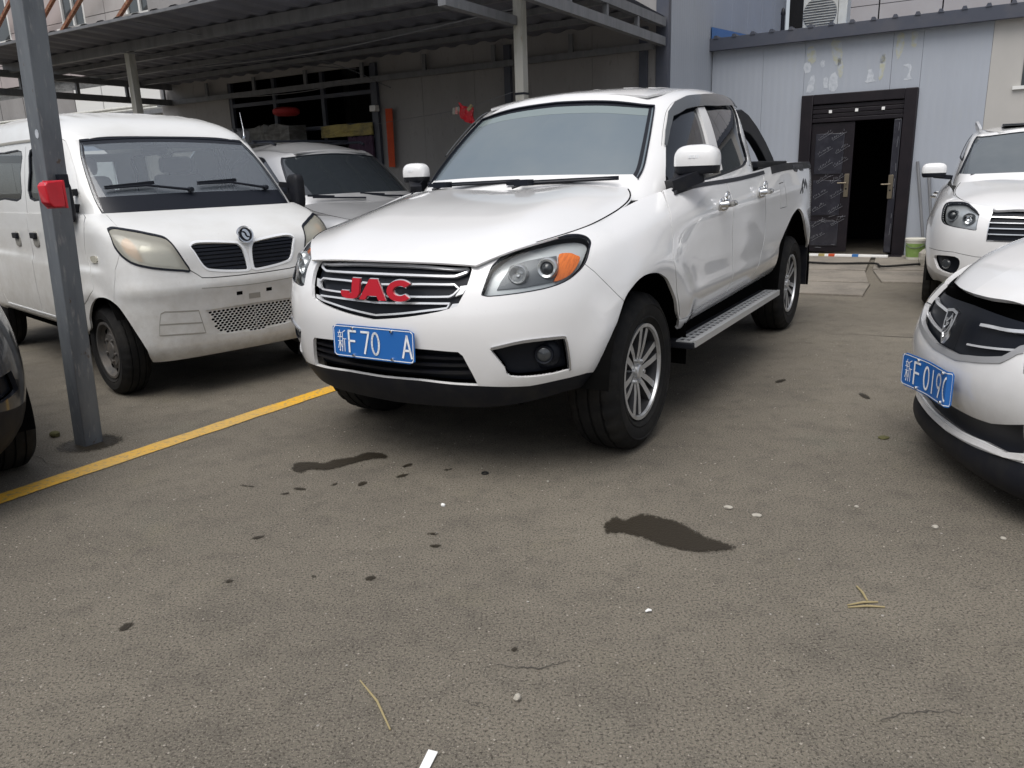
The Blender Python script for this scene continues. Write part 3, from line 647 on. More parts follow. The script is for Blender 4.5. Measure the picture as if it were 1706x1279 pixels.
def both(V, F, N):
    n = len(V)
    return np.vstack([V, V * [1, -1, 1]]), list(F) + [tuple(i + n for i in f)[::-1] for f in F], np.vstack([N, N * [1, -1, 1]])
def mirrored(V, F, N): return V * [1, -1, 1], [tuple(f)[::-1] for f in F], N * [1, -1, 1]
def cut(s, outer, holes, regions, h, thick=.012, off=0):
    """outer uv loop, hole uv loops, regions {name: uv loop} -> {name: (V, F, N)}; 'rest' is what no region claims"""
    sc = np.array([s.LU, s.LV]); hh = h
    O = dens(np.asarray(outer) * sc, hh); H = [dens(np.asarray(q) * sc, hh) for q in holes]; G = {k: dens(np.asarray(q) * sc, hh) for k, q in regions.items()}
    P, T = triangulate([O] + H + list(G.values()), h, (O[:, 0].min(), O[:, 1].min(), O[:, 0].max(), O[:, 1].max()))
    c = P[T].mean(1); k = inpoly(c, O)
    for q in H: k &= ~inpoly(c, q)
    T = T[k]; c = c[k]; res = {}; left = np.ones(len(T), bool)
    for nm, q in G.items():
        i = inpoly(c, q) & left; left &= ~i
        if i.any(): res[nm] = solid(s, P, T[i], off, thick)
    if left.any(): res['rest'] = solid(s, P, T[left], off, thick)
    return res
def patch(s, loop, off=.002, thick=.006, h=.03, holes=()):
    sc = np.array([s.LU, s.LV]); L = dens(np.asarray(loop) * sc, h); H = [dens(np.asarray(q) * sc, h) for q in holes]
    P, T = triangulate([L] + H, h, (L[:, 0].min(), L[:, 1].min(), L[:, 0].max(), L[:, 1].max()))
    c = P[T].mean(1); k = inpoly(c, L)
    for q in H: k &= ~inpoly(c, q)
    return solid(s, P, T[k], off, thick)
def strip_loop(s, line, w):
    sc = np.array([s.LU, s.LV]); return ribbon(dens(np.asarray(line) * sc, .02, False), w) / sc
def strip(s, line, w, off=.002, thick=.005, h=.03):
    """raised band along an open uv line, half width w (metres)"""
    return patch(s, strip_loop(s, line, w), off, thick, h)
def put(name, vfn, m, parent, sides='both'):
    """'both' one object across the centre, 'LR' two objects, 'L' only the car's left"""
    V, F, N = vfn
    if sides == 'both': V, F, N = both(V, F, N); return mk(name, V, F, m, parent, N)
    a = mk(name, V, F, m, parent, N)
    if sides == 'LR':
        V, F, N = mirrored(V, F, N); return a, mk(name, V, F, m, parent, N)
    return a
def carframe(th): return math.atan2(-math.cos(th), -math.sin(th))
# ---------------------------------------------------------------- wheels (axis y, outer face towards +y)
def tyre_geo(Rt, Rr, W, n=112):
    h = W / 2
    prof = [(Rr - .005, -h * .72), (Rr + .012, -h * .86), (Rr + .20 * (Rt - Rr), -h * .95), (Rr + .22 * (Rt - Rr), -h * .985), (Rr + .25 * (Rt - Rr), -h * .985), (Rr + .27 * (Rt - Rr), -h * .97), (Rr + .42 * (Rt - Rr), -h * 1.03), (Rr + .60 * (Rt - Rr), -h * 1.02), (Rr + .615 * (Rt - Rr), -h * 1.045), (Rr + .65 * (Rt - Rr), -h * 1.045), (Rr + .665 * (Rt - Rr), -h * 1.01), (Rr + .72 * (Rt - Rr), -h * .99), (Rt - .014, -h * .84), (Rt - .003, -h * .70)]
    g = [(Rt, -h*.52), (Rt - .009, -h*.50), (Rt - .009, -h*.44), (Rt, -h*.42), (Rt + .001, -h*.06), (Rt - .009, -h*.04), (Rt - .009, h*.04), (Rt + .001, h*.06), (Rt, h*.42), (Rt - .009, h*.44), (Rt - .009, h*.50), (Rt, h*.52)]
    prof = prof + g + [(r, -y) for r, y in prof[::-1]]
    V = []; F = []
    for i, (r, y) in enumerate(prof):
        for k in range(n):
            t = 2 * math.pi * k / n; rr = r
            if 11 <= i <= 16 and k % 4 == 0 or len(prof) - 17 <= i <= len(prof) - 12 and k % 4 == 2: rr -= .0045 if W < .2 else .008
            V.append((rr * math.cos(t), y, rr * math.sin(t)))
    m = len(prof)
    for i in range(m - 1):
        for k in range(n): F.append((i*n + k, (i+1)*n + k, (i+1)*n + (k+1) % n, i*n + (k+1) % n))
    return V, F
def build_wheel(car, x, y, Rt, Rr, W, kind, right, spokes=6):
    wl = MB(); wl.add(*tyre_geo(Rt, Rr, W)); o = wl.out('wheel', 'rubber', car, smooth=True, sharp=40)
    o.location = (x, y, Rt - .004); o.rotation_euler = (0, random.uniform(0, 1), math.pi if right else 0)
    h = W / 2
    b = MB()
    b.lathe([(Rr - .016, h*.80), (Rr - .03, h*.3), (Rr - .032, -h*.8), (Rr + .002, -h*.84)], 56, mi=0)
    lp = MB(); lp.lathe([(Rr + .004, h*.80), (Rr + .004, h*.90), (Rr - .011, h*.90), (Rr - .016, h*.78)], 56); lp.out('rim_lip', 'alloy' if kind == 'alloy' else 'steel wheel', o, True)
    if kind == 'alloy':
        b.out('rim', 'dark alloy', o, True)
        d = MB(); d.lathe([(.0, -h*.12), (Rr - .032, -h*.12)], 40); d.lathe([(.0, h*.10), (.085, h*.10), (.085, -h*.1)], 32)
        d.out('brake_disc', 'dark alloy', o, True)
        s = MB(); f = h * .74
        for i in range(spokes):
            a = 2 * math.pi * i / spokes; c, q = math.cos(a), math.sin(a)
            P = lambda r, t, yy: (c*r - q*t, yy, q*r + c*t)
            for sg in (1, -1):
                L = [(.040, sg*.014, f - .014), (.095, sg*.020, f - .004), (.130, sg*.026, f), (Rr - .010, sg*.036, f + .006)]
                wd = [.025, .028, .029, .032]
                V = []; 
                for (r, t, yy), w_ in zip(L, wd):
                    V += [P(r, t - w_/2, yy), P(r, t + w_/2, yy), P(r, t + w_/2 + .004, yy - .03), P(r, t - w_/2 - .004, yy - .03)]
                F = []
                for k in range(len(L) - 1):
                    e = 4 * k
                    for j in range(4): F.append((e + j, e + (j+1) % 4, e + 4 + (j+1) % 4, e + 4 + j))
                s.add(V, F + [(0, 3, 2, 1), (len(V)-4, len(V)-3, len(V)-2, len(V)-1)]); s.M[-len(F)-2:] = [0 if (k < len(F) and k % 4 == 0) else 1 for k in range(len(F) + 2)]
        s.lathe([(0, f + .006), (.028, f + .006), (.034, f), (.036, f - .012), (.072, f - .022), (.078, f - .05)], 32)
        for i in range(spokes):
            a = 2 * math.pi * (i + .5) / spokes; cx, cz = .055 * math.cos(a), .055 * math.sin(a)
            s.lathe([(0, f + .004), (.009, f + .004), (.010, f - .02)], 10, M=Matrix.Translation((cx, 0, cz)))
        s.out('spokes', ['alloy', 'dark alloy'], o, True, sharp=30)
    else:
        b.lathe([(Rr - .016, h*.70), (Rr - .035, h*.42), (Rr*.62, h*.50), (Rr*.55, h*.62), (Rr*.30, h*.62), (Rr*.28, h*.70), (.0, h*.72)], 56)
        b.out('rim', 'steel wheel', o, True)
        hmb = MB()
        for i in range(10):
            a = 2 * math.pi * i / 10; cx, cz = Rr*.76 * math.cos(a), Rr*.76 * math.sin(a)
            hmb.lathe([(0, .0), (.017, .0), (.017, -.006)], 10, M=Matrix.Translation((cx, h*.475, cz)))
        hmb.out('vent_holes', 'seam dark', o)
        nb = MB()
        for i in range(5):
            a = 2 * math.pi * i / 5; nb.lathe([(0, .014), (.010, .012), (.011, 0)], 8, M=Matrix.Translation((Rr*.42*math.cos(a), h*.62, Rr*.42*math.sin(a))))
        nb.out('wheel_nuts', 'steel wheel', o, True)
    return o
def superell(c, half, e1, e2, nu=28, nv=16, z0=-9, z1=9):
    """superellipsoid -> V, F (closed, clipped to z0..z1 of the unit shape)"""
    V = []; F = []
    sp = lambda x, e: math.copysign(abs(x) ** e, x)
    for i in range(nv + 1):
        t = -math.pi/2 + math.pi * i / nv
        for k in range(nu):
            p = 2 * math.pi * k / nu
            z = min(max(sp(math.sin(t), e1), z0), z1); ct = sp(max(math.cos(t), 0), e1)
            V.append((c[0] + half[0] * ct * sp(math.cos(p), e2), c[1] + half[1] * ct * sp(math.sin(p), e2), c[2] + half[2] * z))
    for i in range(nv):
        for k in range(nu): F.append((i*nu + k, i*nu + (k+1) % nu, (i+1)*nu + (k+1) % nu, (i+1)*nu + k))
    return V, F
def number_plate(car, text, x, z, tilt=0, y=0, bend=0):
    """blue plate 440 x 140 facing +x of the car; text left to right as read from outside"""
    M = Matrix.Translation((x, y, z)) @ Matrix.Rotation(tilt, 4, 'Y') @ Matrix(((0,0,1,0),(1,0,0,0),(0,1,0,0),(0,0,0,1)))
    def B(v):
        if bend:
            v = (v[0] - max(0, v[0] - .130) * .85 + .02, v[1], v[2] + bend * (max(0, -v[0] - .02) / .2) ** 1.3 - .22 * max(0, v[0] - .130))
        return tuple(M @ Vector(v))
    def rrect(w, h, r, n=4):
        P = []
        for cx, cy, a in ((w-r, h-r, 0), (-w+r, h-r, 90), (-w+r, -h+r, 180), (w-r, -h+r, 270)):
            for k in range(n + 1):
                t = R(a + 90 * k / n); P.append((cx + r*math.cos(t), cy + r*math.sin(t)))
        return P
    def sheet(w, h, r, z0, z1, nx=16):
        mb = MB(); xs = np.linspace(-w, w, nx + 1)
        P = rrect(w, h, r); top = []
        yy = lambda X: h - (0 if abs(X) < w - r else r - math.sqrt(max(0, r*r - (abs(X) - w + r)**2)))
        V = []; 
        for X in xs:
            for Y, Zz in ((-yy(X), z0), (yy(X), z0), (yy(X), z1), (-yy(X), z1)): V.append((X, Y, Zz))
        F = []
        for i in range(nx):
            e = 4*i
            for j in range(4): F.append((e + j, e + (j+1) % 4, e + 4 + (j+1) % 4, e + 4 + j))
        F += [(0, 1, 2, 3), (4*nx, 4*nx+3, 4*nx+2, 4*nx+1)]
        return V, F
    mb = MB(); V, F = sheet(.22, .07, .012, 0, .003); mb.add([B(v) for v in V], F); pl = mb.out('number_plate', 'plate blue', car)
    # thin white border: four bars and rounded corners
    mb = MB(); P = rrect(.215, .065, .010); Q = rrect(.2115, .0615, .008)
    n = len(P); V = [B((a, b, .0045)) for a, b in dens2(P)] ; W2 = [B((a, b, .0045)) for a, b in dens2(Q, len(dens2(P)))]
    k = len(V); mb.add(V + W2, [(i, (i+1) % k, k + (i+1) % k, k + i) for i in range(k)]); mb.out('plate_border', 'plate white', pl)
    x0 = -.215 + .022
    xs = {0: -.168, 1: -.110}
    for i, ch in enumerate(text):
        if ch == ' ': continue
        cx = xs[i] if i in xs else -.038 + (i - 2) * .0555
        if ch == '新': strokes = XIN
        else: strokes = GLY[ch]
        mb = MB()
        for st in strokes:
            pts = [(cx + (px - .5) * .045, (py - .5) * .090) for px, py in st]
            for a, b in zip(pts[:-1], pts[1:]):
                wd = .0036 if ch == '新' else .0095
                d = Vector((b[0]-a[0], b[1]-a[1], 0)); L = d.length; d.normalize(); nn = Vector((-d.y, d.x, 0)) * wd / 2; e = d * wd * .35
                A, Bb = Vector((*a, .006)) - e, Vector((*b, .006)) + e
                m = max(1, int(L / .012)); V = []
                for j in range(m + 1):
                    c = A + (Bb - A) * j / m; V += [B(c + nn), B(c - nn)]
                mb.add(V, [(2*j, 2*j+1, 2*j+3, 2*j+2) for j in range(m)])
        mb.out('plate_character', 'plate white', pl)
    for sx in (-.105, .105):
        for sy in (.058, -.058):
            mb = MB(); c = B((sx, sy, .0)); q = Matrix.Translation(c) @ (M.to_3x3().to_4x4())
            mb.lathe([(0, .012), (.006, .011), (.0075, .004), (.0075, 0)], 10, axis='z', M=q); mb.out('plate_bolt', 'chrome', pl, True)
    return pl
def dens2(P, n=None):
    P = np.array(P); d = np.r_[0, np.cumsum(np.linalg.norm(np.diff(np.vstack([P, P[:1]]), axis=0), axis=1))]
    n = n or 72; t = np.linspace(0, d[-1], n, endpoint=False); Q = np.vstack([P, P[:1]])
    return np.c_[np.interp(t, d, Q[:, 0]), np.interp(t, d, Q[:, 1])]
def arc(cx, cy, rx, ry, a0, a1, n=9): return [(cx + rx*math.cos(R(a0 + (a1-a0)*k/n)), cy + ry*math.sin(R(a0 + (a1-a0)*k/n))) for k in range(n + 1)]
GLY = {'F': [[(.1,0),(.1,1),(.95,1)],[(.1,.53),(.8,.53)]], '0': [arc(.5,.5,.42,.5,90,450,20)], '1': [[(.5,0),(.5,1)]], '7': [[(.05,1),(.95,1),(.40,0)]],
       '9': [arc(.5,.70,.40,.30,0,360,16), [(.90,.70),(.55,0)]], 'A': [[(.0,0),(.5,1),(1,0)],[(.2,.33),(.8,.33)]], '·': [[(.45,.5),(.55,.5)]],
       '6': [arc(.5,.30,.40,.30,0,360,16), [(.10,.30),(.45,1)]], '(': [arc(.75,.5,.55,.5,90,270,10)], '5': [[(.9,1),(.2,1),(.12,.55)], arc(.45,.32,.45,.32,130,-140,12)]}
XIN = [[(.25,1),(.25,.9)],[(.02,.88),(.48,.88)],[(.12,.83),(.17,.72)],[(.38,.83),(.33,.72)],[(.0,.68),(.50,.68)],[(.02,.48),(.48,.48)],[(.25,.68),(.25,.0),(.16,.05)],
       [(.20,.45),(.02,.14)],[(.30,.42),(.46,.2)],[(.92,1),(.60,.90),(.60,.4),(.50,.0)],[(.60,.60),(1.0,.60)],[(.82,.60),(.82,.0)]]
# ---------------------------------------------------------------- the white pickup
def find_u(s, ax, val, v, a=0., b=1.):
    g = np.linspace(a, b, 400); P = s.ev(g, np.full(400, v))[:, ax]; return float(g[np.argmin(np.abs(P - val))])
def lr(name, vfn, m, parents):
    out = []
    for sd, p in zip((1, -1), parents):
        V, F, N = vfn if sd == 1 else mirrored(*vfn); out.append(mk(name, V, F, m, p, N))
    return out
def close(L): return list(L) + [L[0]]
def build_pickup():
    th = R(31.51)
    car = thing('pickup_truck', 'white double cab pickup with red letters on its chrome grille and a black roll bar', 'pickup truck', (-.107, 3.949, 0), carframe(th))
    s = pk_body; K = PKO
    rect = [(0,0),(1,0),(1,1),(0,1)]
    hl = crom(K['headlight'], n=4, corners=(0,)); gr = [(-.02, 1.05)] + [(u, min(v, 1.2)) for u, v in K['grille'][1:-1]] + [(-.02, K['grille'][-2][1] - .012)]
    gr[1] = (K['grille'][1][0], 1.05); gr[2] = (K['grille'][2][0], 1.05); gr[3] = (K['grille'][3][0], 1.03)
    it = K['intake']; it = [(-.02, it[1][1])] + list(it[1:-1]) + [(-.02, it[-2][1])]
    fog = crom(K['fog'], n=4, corners=(0, 5, 8))
    ar = crom(K['arch'], False, 4); ar = np.vstack([ar, [ar[-1] + [0, -.2]], [ar[0] + [0, -.2]]])
    ra = crom(K['rarch'], False, 4); ra = np.vstack([ra, [ra[-1] + [0.004, -.9]], [ra[0] + [0, -.3]]])
    def seam(L, w=.0028): return strip_loop(s, L, w)
    dl = crom(K['door_lead'], False, 4); dl = np.vstack([[dl[0] + (dl[0] - dl[3]) * 1.2], dl]); dl = np.array([(u, min(v, 1.02)) for u, v in dl])
    vb = .075
    dl = np.array([p for p in dl if p[1] > vb])
    ub = find_u(s, 0, -1.19, .6); dm = np.array([(ub, 1.02), (ub, .8), (ub, .5), (ub, vb)])
    dr = crom(K['door_rear'], False, 4); dr = np.vstack([[dr[0][0], 1.02], dr])
    bottom = np.array([(u, vb) for u in np.linspace(dl[-1][0], dr[-1][0], 14)])
    bs = K['bumperseam']
    fu = close(K['fuel'])
    seams = [seam(dl), seam(dm), seam(dr), seam(np.vstack([[dl[-1]], bottom, [dr[-1]]])), seam(bs, .0022), seam(fu, .002)]
    d1 = np.vstack([dl, bottom[bottom[:, 0] < ub], [(ub, vb)], dm[::-1]])
    d2 = np.vstack([dm, bottom[bottom[:, 0] > ub], dr[::-1]])
    ll = K['lipline']; lip = np.vstack([[(-.02, ll[1][1])], ll[1:], [(ll[-1][0] + .05, ll[-1][1])], [(ll[-1][0] + .05, -.05)], [(-.02, -.05)]])
    bump = np.vstack([[(-.02, ll[1][1])], ll[1:], [(ll[-1][0] + .012, ll[-1][1])], bs[::-1], [K['headlight'][11]], [K['headlight'][14]], [K['headlight'][0]], [K['headlight'][2]], [(K['grille'][3][0], 1.02)], [(-.02, 1.02)]])
    res = cut(s, rect, [hl, gr, it, fog, ar, ra] + seams, {'front_valance': lip, 'front_bumper': bump, 'd1': d1, 'd2': d2}, .026, .016)
    put('body', res['rest'], 'white paint', car)
    put('front_bumper', res['front_bumper'], 'white paint', car)
    V, F, N = res['front_valance']; put('front_valance', (V, F, N), 'black plastic', car)
    doors = {}
    for k in ('d1', 'd2'): doors[k] = put('door', res[k], 'white paint', car, 'LR')
    # dark liners behind the shut lines
    for L in (dl, dm, dr, bottom, bs):
        put('shut_line', strip(s, L, .012, -.011, .001), 'seam dark', car)
    # headlights
    hlp = []
    shell = patch(s, hl, -.040, -.037, .02)
    H = lr('headlight', shell, 'lamp shell', (car, car))
    lr('lamp_bezel', patch(s, K['lamp_inner'], -.034, .006, .02), 'lamp dark', H)
    lr('turn_indicator', patch(s, crom(K['amber'], n=3), -.024, .018, .02), 'amber', H)
    for sd, h in zip((1, -1), H):
        for key, r1, r2, mat2 in (('proj', .036, .027, 'lens glass'), ('low', .034, .030, 'lamp silver')):
            u, v = K[key][0]; p = s.ev([u], [v])[0]; n = np.array([.93, .33, .10]); n /= np.linalg.norm(n)
            c = Vector(p - n * .030); q = Vector(n).to_track_quat('Z', 'X').to_matrix().to_4x4()
            M = Matrix.Translation(c) @ q
            if sd < 0: M = Matrix.Scale(-1, 4, (0, 1, 0)) @ M
            mb = MB(); mb.lathe([(r2*.9, -.006), (r2, .012), (r1, .016), (r1 + .006, .008), (r1 + .008, -.012)], 28, axis='z', M=M); mb.out('lamp_ring', 'lamp silver', h, True)
            mb = MB()
            if key == 'proj': mb.lathe([(0, .020), (r2*.5, .017), (r2*.8, .009), (r2*.95, -.002)], 24, axis='z', M=M)
            else: mb.lathe([(0, .004), (.008, .006), (.009, -.01), (.018, -.014), (r2*.95, .006)], 24, axis='z', M=M)
            mb.out('lamp_bulb', mat2, h, True)
    lr('lens', patch(s, hl, -.001, .004, .02), 'clear lens', H)
    lr('gasket', strip(s, np.vstack([hl, hl[:1]]), .0026, .0005, .012), 'black trim', H)
    # grille
    g2 = [(u, min(v, .985)) for u, v in gr]
    G = put('grille', patch(s, [(max(0, u), v) for u, v in g2], -.038, .004), 'grille black', car)
    hb = np.array(K['grille'][1:-1]); 
    for i in range(3):
        L = np.array(K['bar%d' % i]); L[0, 0] = 0; L[-1, 0] = 0
        if i == 0: L[0, 1] = L[1, 1] - .002; L[-1, 1] = L[-2, 1]
        L = np.clip(L, 0, .985); e = crom(L, False, 3, corners=range(2, len(L) - 2))
        put('grille_bar', strip(s, e, .0054, -.016, .012), 'bright trim', G)
    for k in ('grip0', 'grip1'): put('grille_end', patch(s, np.clip(K[k], 0, .98), -.020, .014, .02), 'satin metal', G, 'LR')
    # red letters on the grille
    Lt = {'J': [(.52,1),(.88,1),(.88,.30),(.80,.10),(.62,.0),(.28,.0),(.08,.08),(.0,.24),(.0,.36),(.34,.36),(.36,.26),(.46,.24),(.52,.30)],
          'A': [(.0,0),(.24,0),(.32,.2),(.68,.2),(.76,0),(1,0),(.64,1),(.36,1)], 'C': None}
    C = [(.5 + .52*math.cos(R(a)), .5 + .5*math.sin(R(a))) for a in range(42, 319, 12)]; Ci = [(.5 + .27*math.cos(R(a)), .5 + .24*math.sin(R(a))) for a in range(318, 41, -12)]
    Lt['C'] = C + Ci
    x0 = .858; tl = -.20
    def LP(px, py, d): return (x0 - (py - .835) * .22 + d - .30 * (px - .02)**2, px, py)
    for ch, a, wd in (('J', -.178, .125), ('A', -.066, .140), ('C', .082, .122)):
        for nm, m, d0, d1, gr_ in (('letter_edge', 'chrome', .004, .010, .006), ('letter', 'red emblem', .008, .018, 0)):
            P = np.array(Lt[ch]); P = np.c_[a + P[:, 0] * wd, .793 + P[:, 1] * .084]
            if gr_:
                c = P.mean(0); T = np.roll(P, -1, 0) - np.roll(P, 1, 0); T /= np.linalg.norm(T, axis=1, keepdims=True); Nn = np.c_[T[:, 1], -T[:, 0]]
                ar_ = .5 * np.sum(P[:, 0]*np.roll(P[:, 1], -1) - np.roll(P[:, 0], -1)*P[:, 1]); P = P + Nn * (.0035 if ar_ > 0 else -.0035)
            n = len(P); mb = MB(); mb.add([LP(x, y, d0) for x, y in P] + [LP(x, y, d1) for x, y in P], [])
            r = delaunay_2d_cdt([Vector(p) for p in P], [(i, (i+1) % n) for i in range(n)], [list(range(n))], 1, 1e-6)
            if len(r[0]) == n:
                idx = {tuple(np.round(v, 5)): i for i, v in enumerate(P)}
                mp = [idx.get(tuple(np.round((v.x, v.y), 5)), int(np.argmin(((P - [v.x, v.y])**2).sum(1)))) for v in r[0]]
                for f in r[2]: mb.F.append(tuple(n + mp[i] for i in f)); mb.M.append(0)
            for i in range(n): mb.F.append((i, (i+1) % n, n + (i+1) % n, n + i)); mb.M.append(0)
            mb.out(nm, m, G)
    # lower intake, fog lamps
    I = put('lower_intake', patch(s, [(max(0, u), v) for u, v in it], -.045, .004), 'grille black', car)
    for vz in (.30, .24, .18): put('intake_slat', strip(s, [(0, vz), (.05, vz), (.125, vz + .004)], .007, -.018, .02), 'black plastic', I)
    FG = lr('fog_lamp_recess', patch(s, fog, -.04, -.030, .02), 'grille black', (car, car))
    lr('fog_trim', strip(s, crom(K['fogtrim'], False, 4), .0075, .007, .018), 'edge chrome', FG)
    u, v = K['foglamp'][0]; p = s.ev([u], [v])[0]
    for sd, f in zip((1, -1), FG):
        M = Matrix.Translation(Vector(p) * 1 + Vector((-.035, -.012, 0))) @ Vector((.9, .43, 0)).to_track_quat('Z', 'X').to_matrix().to_4x4()
        if sd < 0: M = Matrix.Scale(-1, 4, (0, 1, 0)) @ M
        mb = MB(); mb.lathe([(.030, .018), (.036, .020), (.040, .0), (.062, -.012), (.066, -.02)], 28, axis='z', M=M); mb.out('lamp_ring', 'black trim', f, True)
        mb = MB(); mb.lathe([(0, .022), (.018, .019), (.030, .012)], 24, axis='z', M=M); mb.out('lens', 'lens glass', f, True)
    number_plate(car, '新F70  A', .892, .612, -.04)
    mb = MB(); mb.box((.855, -.16, .57), (.889, .16, .66)); mb.out('plate_holder', 'black plastic', car)
    # hood
    rs = res['rest']
    Hd = put('hood', patch(pk_hood, [(0,0),(1,0),(1,1),(0,1)], .002, .008, .03), 'white paint', car)
    put('hood_gap', strip(pk_hood, [(.988, v) for v in np.linspace(.01, .74, 18)], .0032, .0035, .003, .02), 'seam dark', car)
    mb = MB(); mb.box((-.55, -.62, 1.10), (-.16, .62, 1.165)); mb.out('cowl', 'black plastic', car)
    # cabin
    c = pk_cabin
    we = np.array(K['ws_edge']); wl = crom(we, False, 4)
    v_t = wl[0, 1]
    ws = np.vstack([[(0, v_t + .012)], [(wl[0, 0] * .5, v_t + .008)], wl, [(wl[-1, 0] - .02, .10)], [(0, .10)]])
    sg = crom(K['sideglass'], n=3); pil = crom(K['pillar'], False, 1)
    dfr = np.array(K['doorframe'])
    fr_seam = strip_loop(c, crom(dfr, False, 3), .0025)
    rg = [(.80, .30), (.80, .74), (1.02, .74), (1.02, .30)]
    cres = cut(c, rect, [ws, sg, rg, fr_seam], {}, .03, .014)
    put('cab', cres['rest'], 'white paint', car)
    put('shut_line', strip(c, crom(dfr, False, 3), .008, -.010, .001), 'seam dark', car)
    put('windscreen', patch(c, [(max(u, 0), v) for u, v in ws], -.006, .004, .04), 'film glass', car)
    put('screen_top_band', patch(c, [(0, v_t - .002), (wl[0, 0]*.6, v_t - .006), (wl[0, 0] - .022, v_t - .03), (wl[3, 0] - .020, v_t - .12), (wl[3, 0]*.5, v_t - .125), (0, v_t - .125)], -.0052, .0005, .05), 'painted sky band', car)  # lighter band paints the sky's reflection along the top of the screen
    put('windscreen_seal', strip(c, np.vstack([[(0, v_t + .014)], [(wl[0, 0] * .5, v_t + .010)], wl]), .008, .006, .016), 'black trim', car)
    # dark frit band round the glass
    frit = np.array([(0, v_t - .012), (wl[0,0]*.5, v_t - .014)] + [(u - .016, v) for u, v in wl])
    put('windscreen_border', strip(c, frit, .017, -.0045, .002), 'black trim', car)
    win = lr('side_window', patch(c, sg, -.012, .004, .03), 'tinted glass', (car, car))
    lr('window_seal', strip(c, np.vstack([sg, sg[:1]]), .008, -.004, .012), 'black trim', (car, car))
    lr('door_pillar', patch(c, K['pillar'], .004, .02, .03), 'white paint', (car, car))
    lr('rain_visor', patch(c, K['visor'], .016, .005, .02), 'visor', (car, car))
    put('rear_window', patch(c, [(.80,.30),(.80,.74),(1,.74),(1,.30)], -.01, .004, .05), 'tinted glass', car)
    # belt moulding hides the joint of cab and doors
    ta = find_u(s, 0, -.42, .97); tb = find_u(s, 0, -2.0, .97)
    put('belt_moulding', strip(s, [(u, .985) for u in np.linspace(ta, tb, 12)], .006, .002, .01), 'black trim', car)
    # roof
    put('roof', patch(pk_roof, rect, 0, .012, .04), 'white paint', car)
    put('roof_moulding', strip(pk_roof, [(.985, v) for v in np.linspace(.06, .9, 10)], .010, -.003, .01), 'black trim', car)
    for yy in (-.36, -.18, 0, .18, .36):
        uu = abs(yy) / .585; V, F, N = strip(pk_roof, [(uu, v) for v in np.linspace(.30, .86, 8)], .030, .0025, .004)
        if yy < 0: V, F, N = mirrored(V, F, N)
        mk('roof_rib', V, F, 'white paint', car, N)
    # bed cover, rails, roll bar
    mb = MB(); mb.box((-3.70, -.80, 1.20), (-2.15, .80, 1.262)); mb.out('bed_cover', 'black plastic', car, bevel=.01)
    a0 = find_u(s, 0, -2.16, 1.0); a1 = find_u(s, 0, -3.66, 1.0)
    put('bed_rail', strip(s, [(u, .985) for u in np.linspace(a0, a1, 14)], .014, .003, .03), 'black plastic', car, 'LR')
    mb = MB(); L = [(-2.06, 1.62), (-2.2, 1.638), (-2.36, 1.61), (-2.55, 1.54), (-2.74, 1.44), (-2.90, 1.33), (-2.94, 1.27)]; Li = [(-2.06, 1.50), (-2.2, 1.50), (-2.34, 1.48), (-2.47, 1.43), (-2.60, 1.36), (-2.68, 1.30), (-2.70, 1.27)]
    for sg_ in (1, -1):
        n = len(L); V = []
        for (x, z), (xi, zi) in zip(L, Li):
            yo = .72 - (z - 1.27) * .18; yi = yo - .05
            yo2 = .72 - (zi - 1.27) * .18
            V += [(x, sg_*yo, z), (xi, sg_*yo2, zi), (xi, sg_*(yo2 - .06), zi), (x, sg_*yi, z)]
        F = []
        for i in range(n - 1):
            e = 4*i
            for j in range(4): F.append((e+j, e+(j+1) % 4, e+4+(j+1) % 4, e+4+j))
        F += [(0,1,2,3), (4*n-4, 4*n-1, 4*n-2, 4*n-3)]
        mb.add(V, F)
        mb.box((-3.0, sg_*.72 - .07, 1.255), (-2.12, sg_*.72 + .07, 1.30))
    mb.box((-2.36, -.66, 1.50), (-2.12, .66, 1.60))
    mb.out('roll_bar', 'black plastic', car, bevel=.008)
    for k in ('hook', 'hook2'): lr('bed_hook_decal', patch(s, np.clip(K[k], 0, .99), .003, .003, .02), 'black trim', (car, car))
    # mountain decal and lettering strip on the bed side
    def sc(x, z): return (find_u(s, 0, x, .6, .3, .98), z)
    for pts in ([(-2.98,1.06),(-3.05,1.13),(-3.10,1.155),(-3.13,1.10),(-3.19,1.15),(-3.24,1.09)], [(-3.05,1.10),(-3.09,1.06)]):
        q = []
        for x, z in pts:
            uu = find_u(s, 0, x, .75); vs = np.linspace(.5, 1, 200); q.append((uu, float(vs[np.argmin(np.abs(s.ev(np.full(200, uu), vs)[:, 2] - z))])))
        lr('mountain_decal', strip(s, q, .009, .002, .002), 'black trim', (car, car))
    tV, tF = text_mesh('MAX', .07, .002, .001, 1.2)
    for sgn, rz in ((1, 0), (-1, 0)):
        M = Matrix.Translation((-3.12, sgn*.909, 1.02)) @ Matrix(((-sgn,0,0,0),(0,0,sgn,0),(0,1,0,0),(0,0,0,1)))
        # letters left out of reach of reading stay as the small dark line the photograph shows
    # handles
    for k, x0_, z0_ in (('d1', -.98, 1.077), ('d2', -1.80, 1.112)):
        for sd, d in zip((1, -1), doors[k]):
            mb = MB(); y = .913
            mb.add(*superell((x0_, y - .004, z0_), (.085, .012, .036), .7, .8, 24, 10))
            pts = [(x0_ + .092, y + .004, z0_), (x0_ + .075, y + .034, z0_ + .002), (x0_, y + .042, z0_ + .004), (x0_ - .075, y + .034, z0_ + .002), (x0_ - .092, y + .004, z0_)]
            mb.tube(pts, [.014, .017, .018, .017, .014], 10)
            mb.add(*superell((x0_ - .01, y + .012, z0_ + .038), (.040, .010, .030), .8, .8, 18, 8))
            V = [(a, sd*b, c_) for a, b, c_ in mb.V]; mb.V = V; mb.out('door_handle', 'chrome', d, True)
